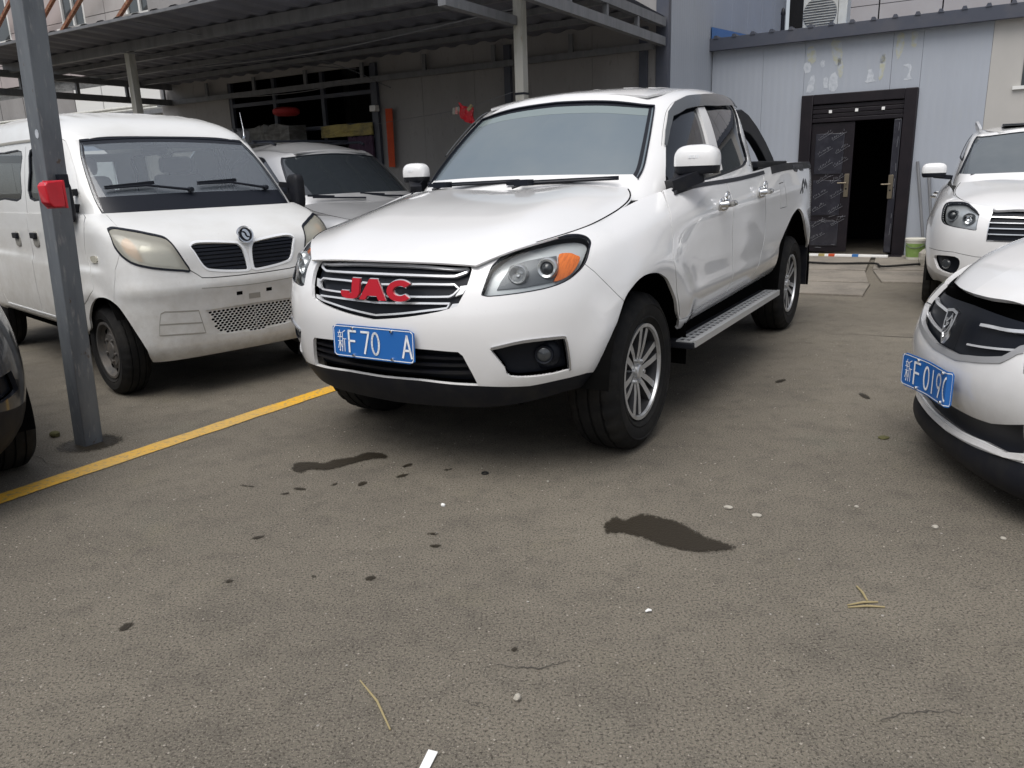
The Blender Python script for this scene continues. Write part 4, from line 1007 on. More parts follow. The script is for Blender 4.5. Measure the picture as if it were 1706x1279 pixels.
    # mirrors (the far one is folded in a little)
    def MT(sd, v):
        if sd > 0: return v
        return (-.60 + (v[0] + .60) * .8, -(.80 + (v[1] - .80) * .72), 1.20 + (v[2] - 1.20) * .80 + .012)
    for sd in (1, -1):
        mb = MB(); mb.add(*superell((-.585, .885, 1.295), (.075, .112, .088), .62, .62, 32, 20, -.15, 9)); mb.V = [MT(sd, v) for v in mb.V]
        m1 = mb.out('wing_mirror', 'white paint', car, True, sharp=60)
        mb = MB(); mb.add(*superell((-.585, .885, 1.295), (.072, .109, .084), .62, .62, 32, 20, -.62, -.10))
        mb.bar((-.46, .79, 1.185), (-.57, .90, 1.235), .09, .06); mb.add([(-.40,.80,1.15),(-.62,.81,1.17),(-.60,.775,1.30),(-.41,.84,1.15),(-.63,.85,1.17),(-.60,.80,1.29)], [(0,1,2),(5,4,3),(0,3,4,1),(1,4,5,2),(2,5,3,0)])
        mb.V = [MT(sd, v) for v in mb.V]; mb.out('mirror_base', 'black plastic', m1, bevel=.006)
        mb = MB()
        for i in range(6): mb.box((-.516, .865 + i*.019, 1.318), (-.508, .878 + i*.019, 1.332))
        mb.V = [MT(sd, (a - max(0, b - .88)**2*2.6, b, c_)) for a, b, c_ in mb.V]; mb.out('mirror_indicator', 'plate white', m1)
        # black sail at the foot of the window
        mb = MB(); mb.add([(-.47,.815,1.22),(-.30,.862,1.13),(-.62,.84,1.17),(-.60,.765,1.33)], [(0,1,2),(0,2,3)])
        mb.V = [(a, sd*b, c_) for a, b, c_ in mb.V]
    # side steps
    for sd in (1, -1):
        mb = MB(); mb.box((-2.22, .80, .40), (-.38, .955, .432)); mb.V = [(a, sd*b, c_) for a, b, c_ in mb.V]; st = mb.out('side_step', 'black plastic', car, bevel=.006)
        mb = MB(); mb.box((-2.20, .945, .408), (-.40, .962, .442))
        for y0, y1 in ((.860, .868), (.892, .900), (.926, .944)): mb.box((-2.20, y0, .432), (-.40, y1, .438))
        nx = 26
        for i in range(nx + 1):
            x = -2.20 + 1.80*i/nx; mb.box((x - .011, .862, .4325), (x + .011, .944, .4372))
        mb.V = [(a, sd*b, c_) for a, b, c_ in mb.V]; mb.out('tread_plate', 'satin metal', st)
    # underside: floor, wheel wells, mud flaps
    mb = MB(); mb.box((-3.6, -.55, .34), (.62, .55, .60)); mb.box((-2.3, -.82, .42), (-.52, .82, .56)); mb.box((-3.65, -.78, .6), (-2.3, .78, 1.19)); mb.box((-.5, -.70, .6), (.5, .70, .86)); mb.box((-2.2, -.80, .56), (-.5, .80, 1.12)); 
    mb.out('chassis', 'seam dark', car)
    for cx, rr in ((0, .485), (-3.05, .56)):
        for sd in (1, -1):
            mb = MB(); mb.lathe([(rr, sd*.55), (rr, sd*.885)], 24, M=Matrix.Translation((cx, 0, .365)), a0=R(4), a1=R(188)); mb.out('wheel_well', 'seam dark', car)
    for sd in (1, -1): mb = MB(); mb.box((-3.53, sd*.78 - .10, .30), (-3.51, sd*.78 + .10, .62)); mb.out('mud_flap', 'black plastic', car)
    # cabin seen faintly through the screen
    mb = MB(); mb.box((-2.0, -.70, .95), (-.45, .70, 1.0)); it = mb.out('cabin_floor', 'interior dark', car)
    mb = MB(); mb.box((-.72, -.66, 1.02), (-.40, .66, 1.17)); mb.out('dashboard', 'interior dark', it, bevel=.03)
    for y in (-.34, .34):
        mb = MB(); mb.box((-1.42, y - .23, 1.0), (-1.28, y + .23, 1.45)); mb.box((-1.40, y - .13, 1.46), (-1.31, y + .13, 1.58)); mb.out('seat', 'interior grey', it, bevel=.04)
    mb = MB(); M = Matrix.Translation((-.88, .34, 1.18)) @ Matrix.Rotation(R(-62), 4, 'Y')
    mb.tube([tuple(M @ Vector((.18*math.cos(t), .18*math.sin(t), 0))) for t in np.linspace(0, 2*math.pi, 25)], .014, 8); mb.bar(M @ Vector((-.17, 0, 0)), M @ Vector((.17, 0, 0)), .04, .02); mb.out('steering_wheel', 'interior dark', it, True)
    mb = MB(); mb.box((-.98, -.11, 1.53), (-.95, .11, 1.59)); mb.out('rear_view_mirror', 'interior dark', it, bevel=.01)
    # wipers
    for y0, x0_, y1, x1_ in ((.10, -.235, .56, -.30), (-.42, -.255, .02, -.262)):
        mb = MB(); 
        def wz(x, y): return 1.192 + .0
        u0 = abs(y0)
        mb.tube([(x0_ + .03, y0 - .06, 1.205), (x0_, y0, 1.226), (x1_ - .02, y1, 1.236)], .008, 6); mb.bar((x0_ - .02, y0 - .12, 1.228), (x1_ - .02, y1 + .02, 1.238), .012, .02)
        mb.box((x0_ - .005, y0 - .03, 1.215), (x0_ + .06, y0 + .05, 1.245)); mb.out('wiper', 'black trim', car)
    for x in (0, -3.09):
        for sd in (1, -1): build_wheel(car, x, sd*.735, .369, .222, .245, 'alloy', sd < 0)
    return car
mat('visor', (.075,.08,.085), .12, 0, .3)
build_pickup()
# ---------------------------------------------------------------- the white minivan
def build_van():
    car = thing('minivan', 'dirty white minivan with twin dark grilles and no number plate, behind the grey post', 'minivan', (-2.033, 5.375, 0), carframe(R(-45.7)))
    s = vn_body; K = VNO; rect = [(0,0),(1,0),(1,1),(0,1)]
    hl = crom(K['headlight'], n=3, corners=(12,)); gr = crom(K['grille'], n=3)
    ar = crom(K['arch'], False, 3); ar = np.vstack([ar, [ar[-1] + [0, -.3]], [ar[0] + [0, -.3]]])
    xa = find_u(s, 0, -2.58, .4)
    ra = []
    for a in np.linspace(R(0), R(180), 18):
        x, z = -2.58 + .36*math.cos(a), .31 + .345*math.sin(a); uu = find_u(s, 0, x, .35, .3, 1); vs = np.linspace(0, 1, 300); zz = s.ev(np.full(300, uu), vs)[:, 2]
        ra.append((uu, float(vs[np.argmin(np.abs(zz - z))])))
    ra = np.vstack([ra, [(ra[-1][0], -.2)], [(ra[0][0], -.2)]])
    mesh = K['mesh']; mesh = [(-.02, mesh[2][1]), mesh[1], mesh[0], mesh[5], mesh[4], (-.02, mesh[3][1])]
    dl = crom(K['door_lead'], False, 3); dl[0, 1] = 1.02
    dl = np.vstack([dl, [(find_u(s, 0, -.16, .3), .30), (find_u(s, 0, -.31, .1), .07)]])
    u2 = find_u(s, 0, -1.06, .5); dm = np.array([(u2, 1.02), (u2, .6), (u2, .07)])
    u3 = find_u(s, 0, -2.12, .5); dr = np.array([(u3, 1.02), (u3, .55), (u3 - .01, .3), (u3 - .02, .07)])
    bot = np.array([(u, .07) for u in np.linspace(dl[-1][0], dr[-1][0], 12)])
    hs_ = np.vstack([[(K['hood_edge'][0][0], 1.02)], K['hood_edge']]); hlow = np.array(K['hood_low']); hlow[-1, 0] = -.01
    bs = np.array(K['bumperseam'])
    sm = lambda L, w=.0028: strip_loop(s, L, w)
    d1 = np.vstack([dl, bot[bot[:, 0] < u2], [(u2, .07)], dm[::-1]]); d2 = np.vstack([dm, bot[bot[:, 0] > u2], dr[::-1]])
    bump = np.vstack([[(-.02, hlow[-1, 1])], hlow[::-1], hl[40:] if False else [K['headlight'][12], K['headlight'][14], K['headlight'][16]], bs, [(bs[-1][0], -.1)], [(-.02, -.1)]])
    res = cut(s, rect, [hl, gr, ar, ra, mesh] + [sm(dl), sm(dm), sm(dr), sm(bot), sm(hs_), sm(hlow), sm(bs)], {'bumper': bump, 'd1': d1, 'd2': d2}, .028, .014)
    put('body', res['rest'], 'van paint', car); put('front_bumper', res['bumper'], 'van paint', car)
    doors = [put('door', res[k], 'van paint', car, 'LR') for k in ('d1', 'd2')]
    for L in (dl, dm, dr, bot, hs_, hlow, bs): put('shut_line', strip(s, np.clip(L, 0, 1), .012, -.011, .001), 'seam dark', car)
    put('sill_trim', strip(s, [(u, .10) for u in np.linspace(dl[-1][0], dr[-1][0], 12)], .006, .003, .006), 'plate white', car, 'LR')
    # lamps
    H = lr('headlight', patch(s, hl, -.045, -.042, .03), 'lamp shell', (car, car))
    lr('turn_indicator', patch(s, crom(K['lampA'], n=2), -.030, .012, .02), 'van amber', H)
    lr('lamp_reflector', patch(s, crom(K['lampB'], n=2), -.034, .008, .02), 'lamp silver', H)
    lr('lens', patch(s, hl, -.001, .004, .03), 'hazy lens', H)
    lr('gasket', strip(s, np.vstack([hl, hl[:1]]), .006, .004, .012), 'black trim', H)
    lr('side_repeater', patch(s, crom(K['repeater'], n=3), .008, .012, .02), 'hazy lens', (car, car))
    # twin grilles
    G = lr('grille', patch(s, gr, -.03, .004, .03), 'grille black', (car, car))
    lr('grille_surround', strip(s, np.vstack([gr, gr[:1]]), .0065, .003, .018), 'plate white', G)
    g = np.array(K['grille']); v0, v1 = g[:, 1].min(), g[:, 1].max()
    for i in range(1, 8):
        vv = v0 + (v1 - v0) * i / 8; us = np.linspace(0, .3, 300); ins = inpoly(np.c_[us, np.full(300, vv)], gr)
        if ins.any(): a, b = us[ins][0], us[ins][-1]; lr('grille_slat', strip(s, [(a, vv), ((a + b) / 2, vv), (b, vv)], .008, -.012, .016), 'black trim', G)
    # badge
    p = s.ev([0.], [K['grille'][3][1] + .045])[0]
    def badge(x, z):
        M = Matrix.Translation((x, 0, z)) @ Matrix.Rotation(R(-14), 4, 'Y') @ Matrix(((0,0,1,0),(1,0,0,0),(0,1,0,0),(0,0,0,1)))
        mb = MB(); mb.lathe([(.042, -.004), (.044, .008), (.052, .010), (.056, .002), (.056, -.006)], 36, axis='z', M=M); ring = mb.out('badge', 'chrome', car, True)
        mb = MB(); mb.lathe([(0, .003), (.043, .003)], 32, axis='z', M=M); mb.out('badge_disc', 'black trim', ring)
        mb = MB()
        for sg in (1, -1):
            A = [(sg*(.006 + .020*math.cos(t)*1.0), sg*(.030*math.sin(t) + .004)) for t in np.linspace(-1.2, 1.9, 12)]
            Bq = [(sg*(-.006 + .014*math.cos(t)), sg*(.020*math.sin(t) + .006)) for t in np.linspace(1.7, -.9, 12)]
            mb.prism(A + Bq, .003, .009, M=M @ Matrix.Rotation(R(28), 4, 'Z'))
        mb.out('badge_mark', 'chrome', ring)
    badge(.541, .965)
    # perforated lower grille: a real sheet with hexagonal holes
    sc = np.array([s.LU, s.LV]); ml = np.array(mesh); ml = np.clip(ml, 0, 1); mm = ml * sc; hexs = []
    gu = np.linspace(0, .22, 90); gv = np.linspace(.02, .5, 90); GU, GV = np.meshgrid(gu, gv); GP = s.ev(GU.ravel(), GV.ravel())
    def yz2uv(y, z):
        k = int(np.argmin((GP[:, 1] - y)**2 + (GP[:, 2] - z)**2)); u, v = GU.ravel()[k], GV.ravel()[k]
        for _ in range(3):
            e = 1e-4; p = s.ev([u, u + e, u], [v, v, v + e])[:, 1:]; J = np.array([(p[1] - p[0]) / e, (p[2] - p[0]) / e]).T
            du = np.linalg.solve(J, np.array([y, z]) - p[0]); u += du[0]; v += du[1]
        return u, v
    Pm = s.ev(ml[:, 0], ml[:, 1]); zt, zb_ = Pm[:, 2].max(), Pm[:, 2].min(); py_, pz_ = .0285, .0150
    for j in range(16):
        for i in range(16):
            cy, cz = .0143 + (i - (.5 if j % 2 else 0)) * py_, zb_ + .013 + j * pz_
            if cy < -.002: continue
            hx = np.array([yz2uv(max(cy + .0132*math.cos(R(60*k)), .0), cz + .0084*math.sin(R(60*k))) for k in range(6)])
            if inpoly(hx * sc, mm).all(): hexs.append(hx)
    put('lower_grille', patch(s, ml, -.006, .008, .05, hexs), 'van paint', car)
    put('grille_backing', patch(s, ml, -.05, .002, .05), 'seam dark', car)
    vt = np.array(K['vent']); 
    lr('fog_blank_edge', strip(s, np.vstack([vt, vt[:1]]), .004, .001, .004), 'van grime', (car, car)); lr('fog_blank_edge', strip(s, K['ventline'], .004, .001, .004), 'van grime', (car, car))
    put('bumper_crease', strip(s, [(0, K['crease'][-1][1])] + K['crease'][:-1][::-1], .002, .0005, .002), 'van grime', car)
    # slots where the plate is missing
    def rectuv(y0, y1, z0, z1):
        vs = np.linspace(0, .8, 400); out = []
        for y, z in ((y0, z0), (y1, z0), (y1, z1), (y0, z1)):
            us = np.linspace(0, .2, 200); u = float(us[np.argmin(np.abs(s.ev(us, np.full(200, .45))[:, 1] - y))]); out.append((u, float(vs[np.argmin(np.abs(s.ev(np.full(400, u), vs)[:, 2] - z))])))
        return out
    lr('plate_slot', patch(s, rectuv(.080, .125, .600, .622), .001, .001, .02), 'seam dark', (car, car))
    put('plate_recess', patch(s, rectuv(0, .036, .565, .600), .001, .002, .02), 'van grime', car)
    # cabin
    c = vn_cabin; we = crom(K['ws'], False, 3); vt_ = .985
    ws = np.vstack([[(0, vt_)], [(we[0, 0] * .6, vt_)], [(we[0, 0] - .006, vt_ - .004)], we, [(we[-1, 0] - .01, .05)], [(0, .05)]])
    def uvx(x, v): return find_u(c, 0, x, v, .3, .9)
    def win(xa_, xb_, xat, xbt):
        return crom([(uvx(xa_, .1), .16), (uvx((xa_+xb_)/2, .1), .155), (uvx(xb_, .1), .16), (uvx(xbt, .5) , .5), (uvx(xbt, .85), .86), (uvx((xat+xbt)/2, .85), .88), (uvx(xat, .85), .86), (uvx((xa_ + xat)/2, .5), .5)], n=3)
    w1 = win(-.20, -.98, -.58, -.99); w2 = win(-1.16, -1.98, -1.15, -1.98); w3 = win(-2.16, -2.86, -2.15, -2.80)
    rg = [(.87, .22), (.87, .84), (1.02, .84), (1.02, .22)]
    df = crom(K['doorf'], False, 2); df[-1] = [df[-1][0], -.02]
    dms = np.array([(uvx(-1.065, v), v) for v in (-.02, .3, .6, .93)])
    cs = lambda L: strip_loop(c, L, .0028)
    cr = cut(c, rect, [ws, w1, w2, w3, rg, cs(df), cs(dms)], {}, .04, .03)
    put('cab', cr['rest'], 'van paint', car)
    for L in (df, dms): put('shut_line', strip(c, np.clip(L, 0, 1), .010, -.011, .001), 'seam dark', car)
    wsg = [(max(u, 0), v) for u, v in ws]
    put('windscreen', patch(c, wsg, -.004, .004, .06), 'van glass', car)
    edge = np.array([(0, vt_), (we[0, 0] * .6, vt_), (we[0, 0] - .006, vt_ - .004)] + [tuple(q) for q in we])
    put('windscreen_seal', strip(c, edge, .010, .001, .012), 'black trim', car)
    put('windscreen_border', strip(c, edge * [1, 1] - np.c_[np.clip((np.arange(len(edge)) - 1) / 3, 0, 1) * .022, np.clip(1 - (np.arange(len(edge)) - 1) / 3, 0, 1) * .03], .024, -.003, .002), 'frit', car)
    put('screen_top_band', patch(c, [(0, .985), (we[0, 0] * .6, .985), (we[1, 0] - .02, .93), (we[2, 0] - .01, .84), (we[2,0] * .5, .83), (0, .83)], -.012, .001, .05), 'sun band', car)
    W = []
    for k, wv in enumerate((w1, w2, w3)):
        a = lr('side_window', patch(c, wv, -.010, .004, .05), 'van side glass', (car, car)); lr('window_seal', strip(c, np.vstack([wv, wv[:1]]), .012, -.002, .012), 'black trim', a)
    put('rear_window', patch(c, [(.87, .22), (.87, .84), (1, .84), (1, .22)], -.01, .004, .06), 'van glass', car)
    put('roof', patch(vn_roof, rect, 0, .012, .045), 'van paint', car)
    put('drip_rail', strip(vn_roof, [(.995, v) for v in np.linspace(.30, .93, 14)], .010, .006, .012), 'van grime', car, 'LR')
    # cowl and wipers
    put('cowl_panel', patch(c, [(0, .02), (we[-1, 0] - .0, .02), (we[-4, 0] - .015, .165), (0, .165)], .002, .006, .05), 'black trim', car)
    for y0, y1, x0, z0 in ((-.05, -.58, .06, 1.165), (.50, .02, .05, 1.165)):
        mb = MB(); P = lambda y, z: (c.ev([find_u(c, 1, abs(y), .1, 0, .35)], [max(0, (z - 1.07) / .54)])[0] + [.022, 0, .012]) * [1, 1 if y >= 0 else -1, 1]
        a, b, m_ = P(y0, z0), P(y1, z0 + .03), P((y0 + y1) / 2, z0 + .035)
        mb.tube([a, m_, b], [.010, .008, .007], 6); e0, e1_ = P(y0 * .6 + y1 * .4, z0 + .05), P(y1, z0 + .035); mb.bar(e0, e1_, .012, .022); mb.lathe([(0, .02), (.016, .016), (.018, -.02)], 12, axis='x', M=Matrix.Translation(a)); mb.out('wiper', 'black trim', car)
    # interior
    mb = MB(); mb.box((-3.1, -.70, .50), (-.1, .70, .56)); it = mb.out('cabin_floor', 'interior dark', car)
    mb = MB(); mb.box((-.32, -.66, .84), (.02, .66, 1.09)); mb.box((-.42, -.60, .70), (-.25, .60, .98)); mb.out('dashboard', 'interior dark', it, bevel=.03)
    for y in (-.36, .36):
        mb = MB(); mb.box((-1.0, y - .24, .60), (-.52, y + .24, .86)); 
        mb.add([(-.98, y-.23, .84), (-.98, y+.23, .84), (-.86, y+.23, .84), (-.86, y-.23, .84), (-1.16, y-.20, 1.36), (-1.16, y+.20, 1.36), (-1.07, y+.20, 1.37), (-1.07, y-.20, 1.37)], [(0,1,2,3),(4,7,6,5),(0,4,5,1),(1,5,6,2),(2,6,7,3),(3,7,4,0)])
        mb.box((-1.19, y - .13, 1.37), (-1.09, y + .13, 1.50)); mb.out('seat', 'interior grey', it, bevel=.04)
    mb = MB(); mb.box((-2.0, -.62, .60), (-1.6, .62, .86)); mb.box((-2.12, -.62, .84), (-1.98, .62, 1.24)); mb.out('rear_bench', 'interior grey', it, bevel=.04)
    mb = MB(); M = Matrix.Translation((-.50, .36, 1.06)) @ Matrix.Rotation(R(-58), 4, 'Y')
    mb.tube([tuple(M @ Vector((.18*math.cos(t), .18*math.sin(t), 0))) for t in np.linspace(0, 2*math.pi, 25)], .014, 8); mb.bar(M @ Vector((-.17, 0, 0)), M @ Vector((.17, 0, 0)), .03, .02); mb.bar(M @ Vector((0, 0, 0)), M @ Vector((0, 0, -.30)), .06, .06); mb.out('steering_wheel', 'interior grey', it, True)
    mb = MB(); mb.box((-.66, -.09, 1.50), (-.62, .09, 1.56)); mb.bar((-.64, 0, 1.56), (-.56, 0, 1.60), .02, .02); mb.out('rear_view_mirror', 'interior dark', it, bevel=.01)
    # stickers inside the screen
    mb = MB()
    # handles, mirror, rail, aerial
    for k, x0, z0 in ((0, -.93, .965), (1, -1.36, .955)):
        for sd, d in zip((1, -1), doors[k]):
            y = .776
            mb = MB(); mb.add(*superell((x0, y - .004, z0 - .01), (.065, .010, .055), .6, .6, 20, 8)); mb.V = [(a, sd*b, q) for a, b, q in mb.V]; h = mb.out('handle_cup', 'van grime', d, True)
            mb = MB(); mb.box((x0 - .055, y, z0 - .005), (x0 + .055, y + .022, z0 + .035)); mb.V = [(a, sd*b, q) for a, b, q in mb.V]; mb.out('door_handle', 'black plastic', h, bevel=.006)
    for sd in (1, -1):
        mb = MB(); mb.add(*superell((-.13, .80, 1.205), (.075, .042, .125), .45, .5, 24, 14)); mb.bar((-.18, .70, 1.16), (-.15, .79, 1.17), .05, .05); mb.bar((-.20, .70, 1.26), (-.16, .79, 1.25), .03, .04); mb.V = [(a, sd*b, q) for a, b, q in mb.V]
        m1 = mb.out('wing_mirror', 'black plastic', car, True)
    mb = MB(); mb.tube([(-.45, .60, 1.60), (-.50, .63, 1.66), (-.62, .68, 1.80)], [.005, .003, .0015], 6); mb.tube([(-.42, .58, 1.59), (-.46, .61, 1.61)], .012, 8); mb.out('aerial', 'chrome', car)
    # underside
    mb = MB(); mb.box((-3.15, -.60, .26), (.42, .60, .5)); mb.box((-2.2, -.74, .38), (-.35, .74, .5)); mb.box((-.35, -.6, .5), (.40, .6, .84)); mb.box((-3.15, -.6, .5), (-.4, .6, .52)); mb.out('chassis', 'seam dark', car)
    for cx in (.02, -2.58):
        for sd in (1, -1):
            mb = MB(); mb.lathe([(.36, sd*.5), (.36, sd*.765)], 24, M=Matrix.Translation((cx, 0, .31)), a0=R(34), a1=R(186)); mb.out('wheel_well', 'seam dark', car)
    for x in (0, -2.6):
        for sd in (1, -1): build_wheel(car, x, sd*.665, .289, .178, .17, 'steel', sd < 0)
    return car
mat('van amber', (.72,.42,.25), .35)
mat('van grime', (.32,.31,.28), .6)
mat('frit', (.012,.014,.02), .3)
glassmat('sun band', (.35,.42,.55), 1.2)
glassmat('van side glass', (.60,.64,.64), 1.6)
build_van()
# ---------------------------------------------------------------- the other parked cars
def std_cabin(car, cab, roof, paint, glass='tinted glass', roofmat=None, ua=None, ws_top=.80, ws_bot=.09, film=None, side=(.405,.565,.585,.70)):
    rect = [(0,0),(1,0),(1,1),(0,1)]
    ua = ua or [(.262, ws_top), (.285, .5), (.318, ws_bot)]
    we = crom(ua, False, 4)
    ws = np.vstack([[(0, ws_top + .012)], [(we[0, 0]*.6, ws_top + .008)], we, [(0, ws_bot)]])
    ws2 = np.vstack([[(-.02, ws_top + .012)], ws[1:-1], [(-.02, ws_bot)]])
    a, b, c_, d = side
    s1 = crom([(a - .045, .24), (a, .60), (a + .035, .74), (b, .77), (b, .30)], n=3, corners=(0, 3, 4)); s2 = crom([(c_, .30), (c_, .77), (d - .02, .76), (d, .6), (d + .012, .36)], n=3, corners=(0, 1, 4))
    rg = [(.83, .30), (.83, .74), (1.02, .74), (1.02, .30)]
    r = cut(cab, rect, [ws2, s1, s2, rg], {}, .045, .02)
    put('cab', r['rest'], paint, car)
    put('windscreen', patch(cab, ws, -.005, .004, .06), film or glass, car)
    put('windscreen_seal', strip(cab, ws[:-1], .008, .001, .012), 'black trim', car)
    put('windscreen_border', strip(cab, np.vstack([we - [.014, 0]]), .016, -.003, .002), 'black trim', car)
    for q in (s1, s2):
        w = lr('side_window', patch(cab, q, -.008, .004, .06), glass, (car, car)); lr('window_seal', strip(cab, np.vstack([q, q[:1]]), .008, 0, .01), 'black trim', w)
    put('rear_window', patch(cab, [(.83,.30),(.83,.74),(1,.74),(1,.30)], -.008, .004, .08), glass, car)
    put('roof', patch(roof, rect, 0, .012, .06), paint, car)
def underside(car, x0, x1, w, zb, axles, R_, trackw, Wt, Rr, kind, arch=.36):
    mb = MB(); mb.box((x1, -w + .22, zb), (x0, w - .22, zb + .22)); mb.box((x1 + .3, -w + .1, zb + .12), (x0 - .75, w - .1, zb + .5)); mb.out('chassis', 'seam dark', car)
    for x in axles:
        for sd in (1, -1):
            build_wheel(car, x, sd*trackw, R_, Rr, Wt, kind, sd < 0)
            mb = MB(); mb.lathe([(arch, sd*(trackw - .16)), (arch, sd*(w - .03))], 20, M=Matrix.Translation((x, 0, R_)), a0=R(-10), a1=R(190)); mb.out('wheel_well', 'seam dark', car)
def arch_loop(s, cx, cz, r, rz=None, vprobe=.35, a=.12, b=.95):
    out = []; vs = np.linspace(0, 1, 300)
    for t in np.linspace(0, math.pi, 18):
        x, z = cx + r*math.cos(t), cz + (rz or r)*math.sin(t); uu = find_u(s, 0, x, vprobe, a, b); zz = s.ev(np.full(300, uu), vs)[:, 2]; out.append((uu, float(vs[np.argmin(np.abs(zz - z))])))
    return np.vstack([out, [(out[-1][0], -.2)], [(out[0][0], -.2)]])
def side_seams(s, xs, vb=.12):
    L = []
    for x in xs: L.append(np.array([(find_u(s, 0, x, v, .3, .98), v) for v in (vb, .35, .6, .8, 1.0)]))
    return L
def mirror_pair(car, x, y, z, half, paint, base, yin):
    for sd in (1, -1):
        mb = MB(); mb.add(*superell((x, y, z), half, .6, .6, 28, 16, -.2, 9)); mb.V = [(a, sd*b, c) for a, b, c in mb.V]; m = mb.out('wing_mirror', paint, car, True, sharp=60)
        mb = MB(); mb.add(*superell((x, y, z), (half[0]*.96, half[1]*.97, half[2]*.96), .6, .6, 28, 16, -.75, -.15)); mb.bar((x, yin, z - half[2]*.8), (x, y, z - half[2]*.55), half[0], half[2]*.5); mb.V = [(a, sd*b, c) for a, b, c in mb.V]; mb.out('mirror_base', base, m, bevel=.006)
rect = [(0,0),(1,0),(1,1),(0,1)]
def build_white_suv():
    car = thing('white_suv', 'white sport utility car with round twin headlamps and roof rails, by the light grey wall', 'car', (4.55, 6.60, 0), carframe(R(30)))
    s = sw_body; K = SWO
    hl = crom(K['headlight'], n=3, corners=(7, 8)); fog = crom(K['fog'], n=3)
    g0, g1 = K['grille'][0], K['grilleb'][0]; gr = [(-.02, 1.03), (g0[0], 1.03), (g0[0], g1[1]), (-.02, g1[1])]
    sk = K['skirt']; ski = np.array([(-.02, sk[-1][1] - .01), (sk[-1][0], sk[-1][1]), sk[2], sk[1], sk[0], (sk[0][0] + .02, sk[0][1]), (sk[0][0] + .02, -.1), (-.02, -.1)])
    A = [arch_loop(s, 0, .33, .40), arch_loop(s, -2.66, .33, .40)]
    sm = side_seams(s, (-.42, -1.45, -2.35)); cr = K['crease']
    res = cut(s, rect, [hl, fog, gr] + A + [strip_loop(s, L, .003) for L in sm] + [strip_loop(s, cr, .0025)], {'skirt': ski}, .035, .02)
    put('body', res['rest'], 'white paint', car); put('lower_skirt', res['skirt'], 'silver paint', car)
    for L in sm + [np.array(cr)]: put('shut_line', strip(s, L, .010, -.011, .001, .05), 'seam dark', car)
    H = lr('headlight', patch(s, hl, -.035, -.032, .02), 'lamp silver', (car, car))
    for sd, h in zip((1, -1), H):
        for k, r in (('lamp1', .046), ('lamp2', .048)):
            u, v = K[k][0]; p = s.ev([u], [v])[0]; M = Matrix.Translation(Vector(p) + Vector((-.024, -.010, 0))) @ Vector((.95, .28, .12)).to_track_quat('Z', 'X').to_matrix().to_4x4()
            if sd < 0: M = Matrix.Scale(-1, 4, (0, 1, 0)) @ M
            mb = MB(); mb.lathe([(r*.70, -.004), (r*.78, .014), (r*.92, .016), (r, .004), (r, -.02)], 28, axis='z', M=M); mb.out('lamp_ring', 'lamp dark', h, True)
            mb = MB(); mb.lathe([(0, .016), (r*.4, .012), (r*.70, .0)] if k == 'lamp1' else [(0, -.004), (r*.3, .002), (r*.32, -.01), (r*.75, .004)], 24, axis='z', M=M); mb.out('lamp_bulb', 'lens glass' if k == 'lamp1' else 'chrome', h, True)
    lr('lens', patch(s, hl, -.001, .004, .02), 'clear lens', H); lr('gasket', strip(s, np.vstack([hl, hl[:1]]), .0035, .0, .01), 'black trim', H)
    F = lr('fog_lamp_recess', patch(s, fog, -.03, .004, .03), 'grille black', (car, car))
    for sd, f in zip((1, -1), F):
        p = s.ev([np.mean([q[0] for q in K['fog']])], [np.mean([q[1] for q in K['fog']])])[0]; M = Matrix.Translation(Vector(p) + Vector((-.022, -.01, 0))) @ Vector((.8, .6, 0)).to_track_quat('Z', 'X').to_matrix().to_4x4()
        if sd < 0: M = Matrix.Scale(-1, 4, (0, 1, 0)) @ M
        mb = MB(); mb.lathe([(0, .014), (.03, .010), (.04, .0)], 20, axis='z', M=M); mb.out('fog_lamp', 'lens glass', f, True)
    G = put('grille', patch(s, np.clip(gr, 0, .985), -.03, .004, .03), 'grille black', car)
    for k in range(1, 5):
        v = g1[1] + (.98 - g1[1]) * k / 5; put('grille_bar', strip(s, [(0, v), (g0[0]*.5, v), (g0[0], v)], .006, -.012, .014), 'chrome', G)
    put('grille_surround', strip(s, [(0, g1[1]), (g0[0], g1[1]), (g0[0], .985)], .006, .002, .012), 'chrome', G)
    put('hood', patch(sw_hood, rect, .002, .02, .04), 'white paint', car)
    put('hood_gap', strip(sw_hood, [(.985, v) for v in np.linspace(0, 1, 14)], .003, .0035, .002), 'seam dark', car)
    we = K['ws']; std_cabin(car, sw_cabin, sw_roof, 'white paint', ua=we[:-1] + [(we[-1][0], .09)], ws_top=we[0][1], film='grey screen')
    for sd in (1, -1):
        mb = MB(); pts = [(-1.12, .575, 1.525), (-1.2, .60, 1.575), (-1.4, .615, 1.605), (-2.2, .615, 1.62), (-2.8, .60, 1.60), (-2.95, .585, 1.56)]
        V = []
        for x, y, z in pts: V += [(x, sd*(y-.014), z-.016), (x, sd*(y+.014), z-.016), (x, sd*(y+.012), z+.014), (x, sd*(y-.012), z+.014)]
        Fq = [(4*i+j, 4*i+(j+1) % 4, 4*i+4+(j+1) % 4, 4*i+4+j) for i in range(5) for j in range(4)] + [(0,1,2,3), (23,22,21,20)]
        mb.add(V, Fq); mb.out('roof_rail', 'satin metal', car)
    mb = MB(); mb.box((-1.75, -.40, 1.555), (-1.2, .40, 1.578)); mb.out('sunroof', 'tinted glass', car, bevel=.008)
    mirror_pair(car, -.40, .915, 1.165, (.07, .105, .075), 'white paint', 'black trim', .76)
    for x in (-1.35, -2.25):
        for sd in (1, -1):
            mb = MB(); mb.tube([(x + .1, sd*.90, .90), (x + .07, sd*.945, .905), (x - .07, sd*.945, .91), (x - .1, sd*.90, .91)], .013, 8); mb.out('door_handle', 'chrome', car, True)
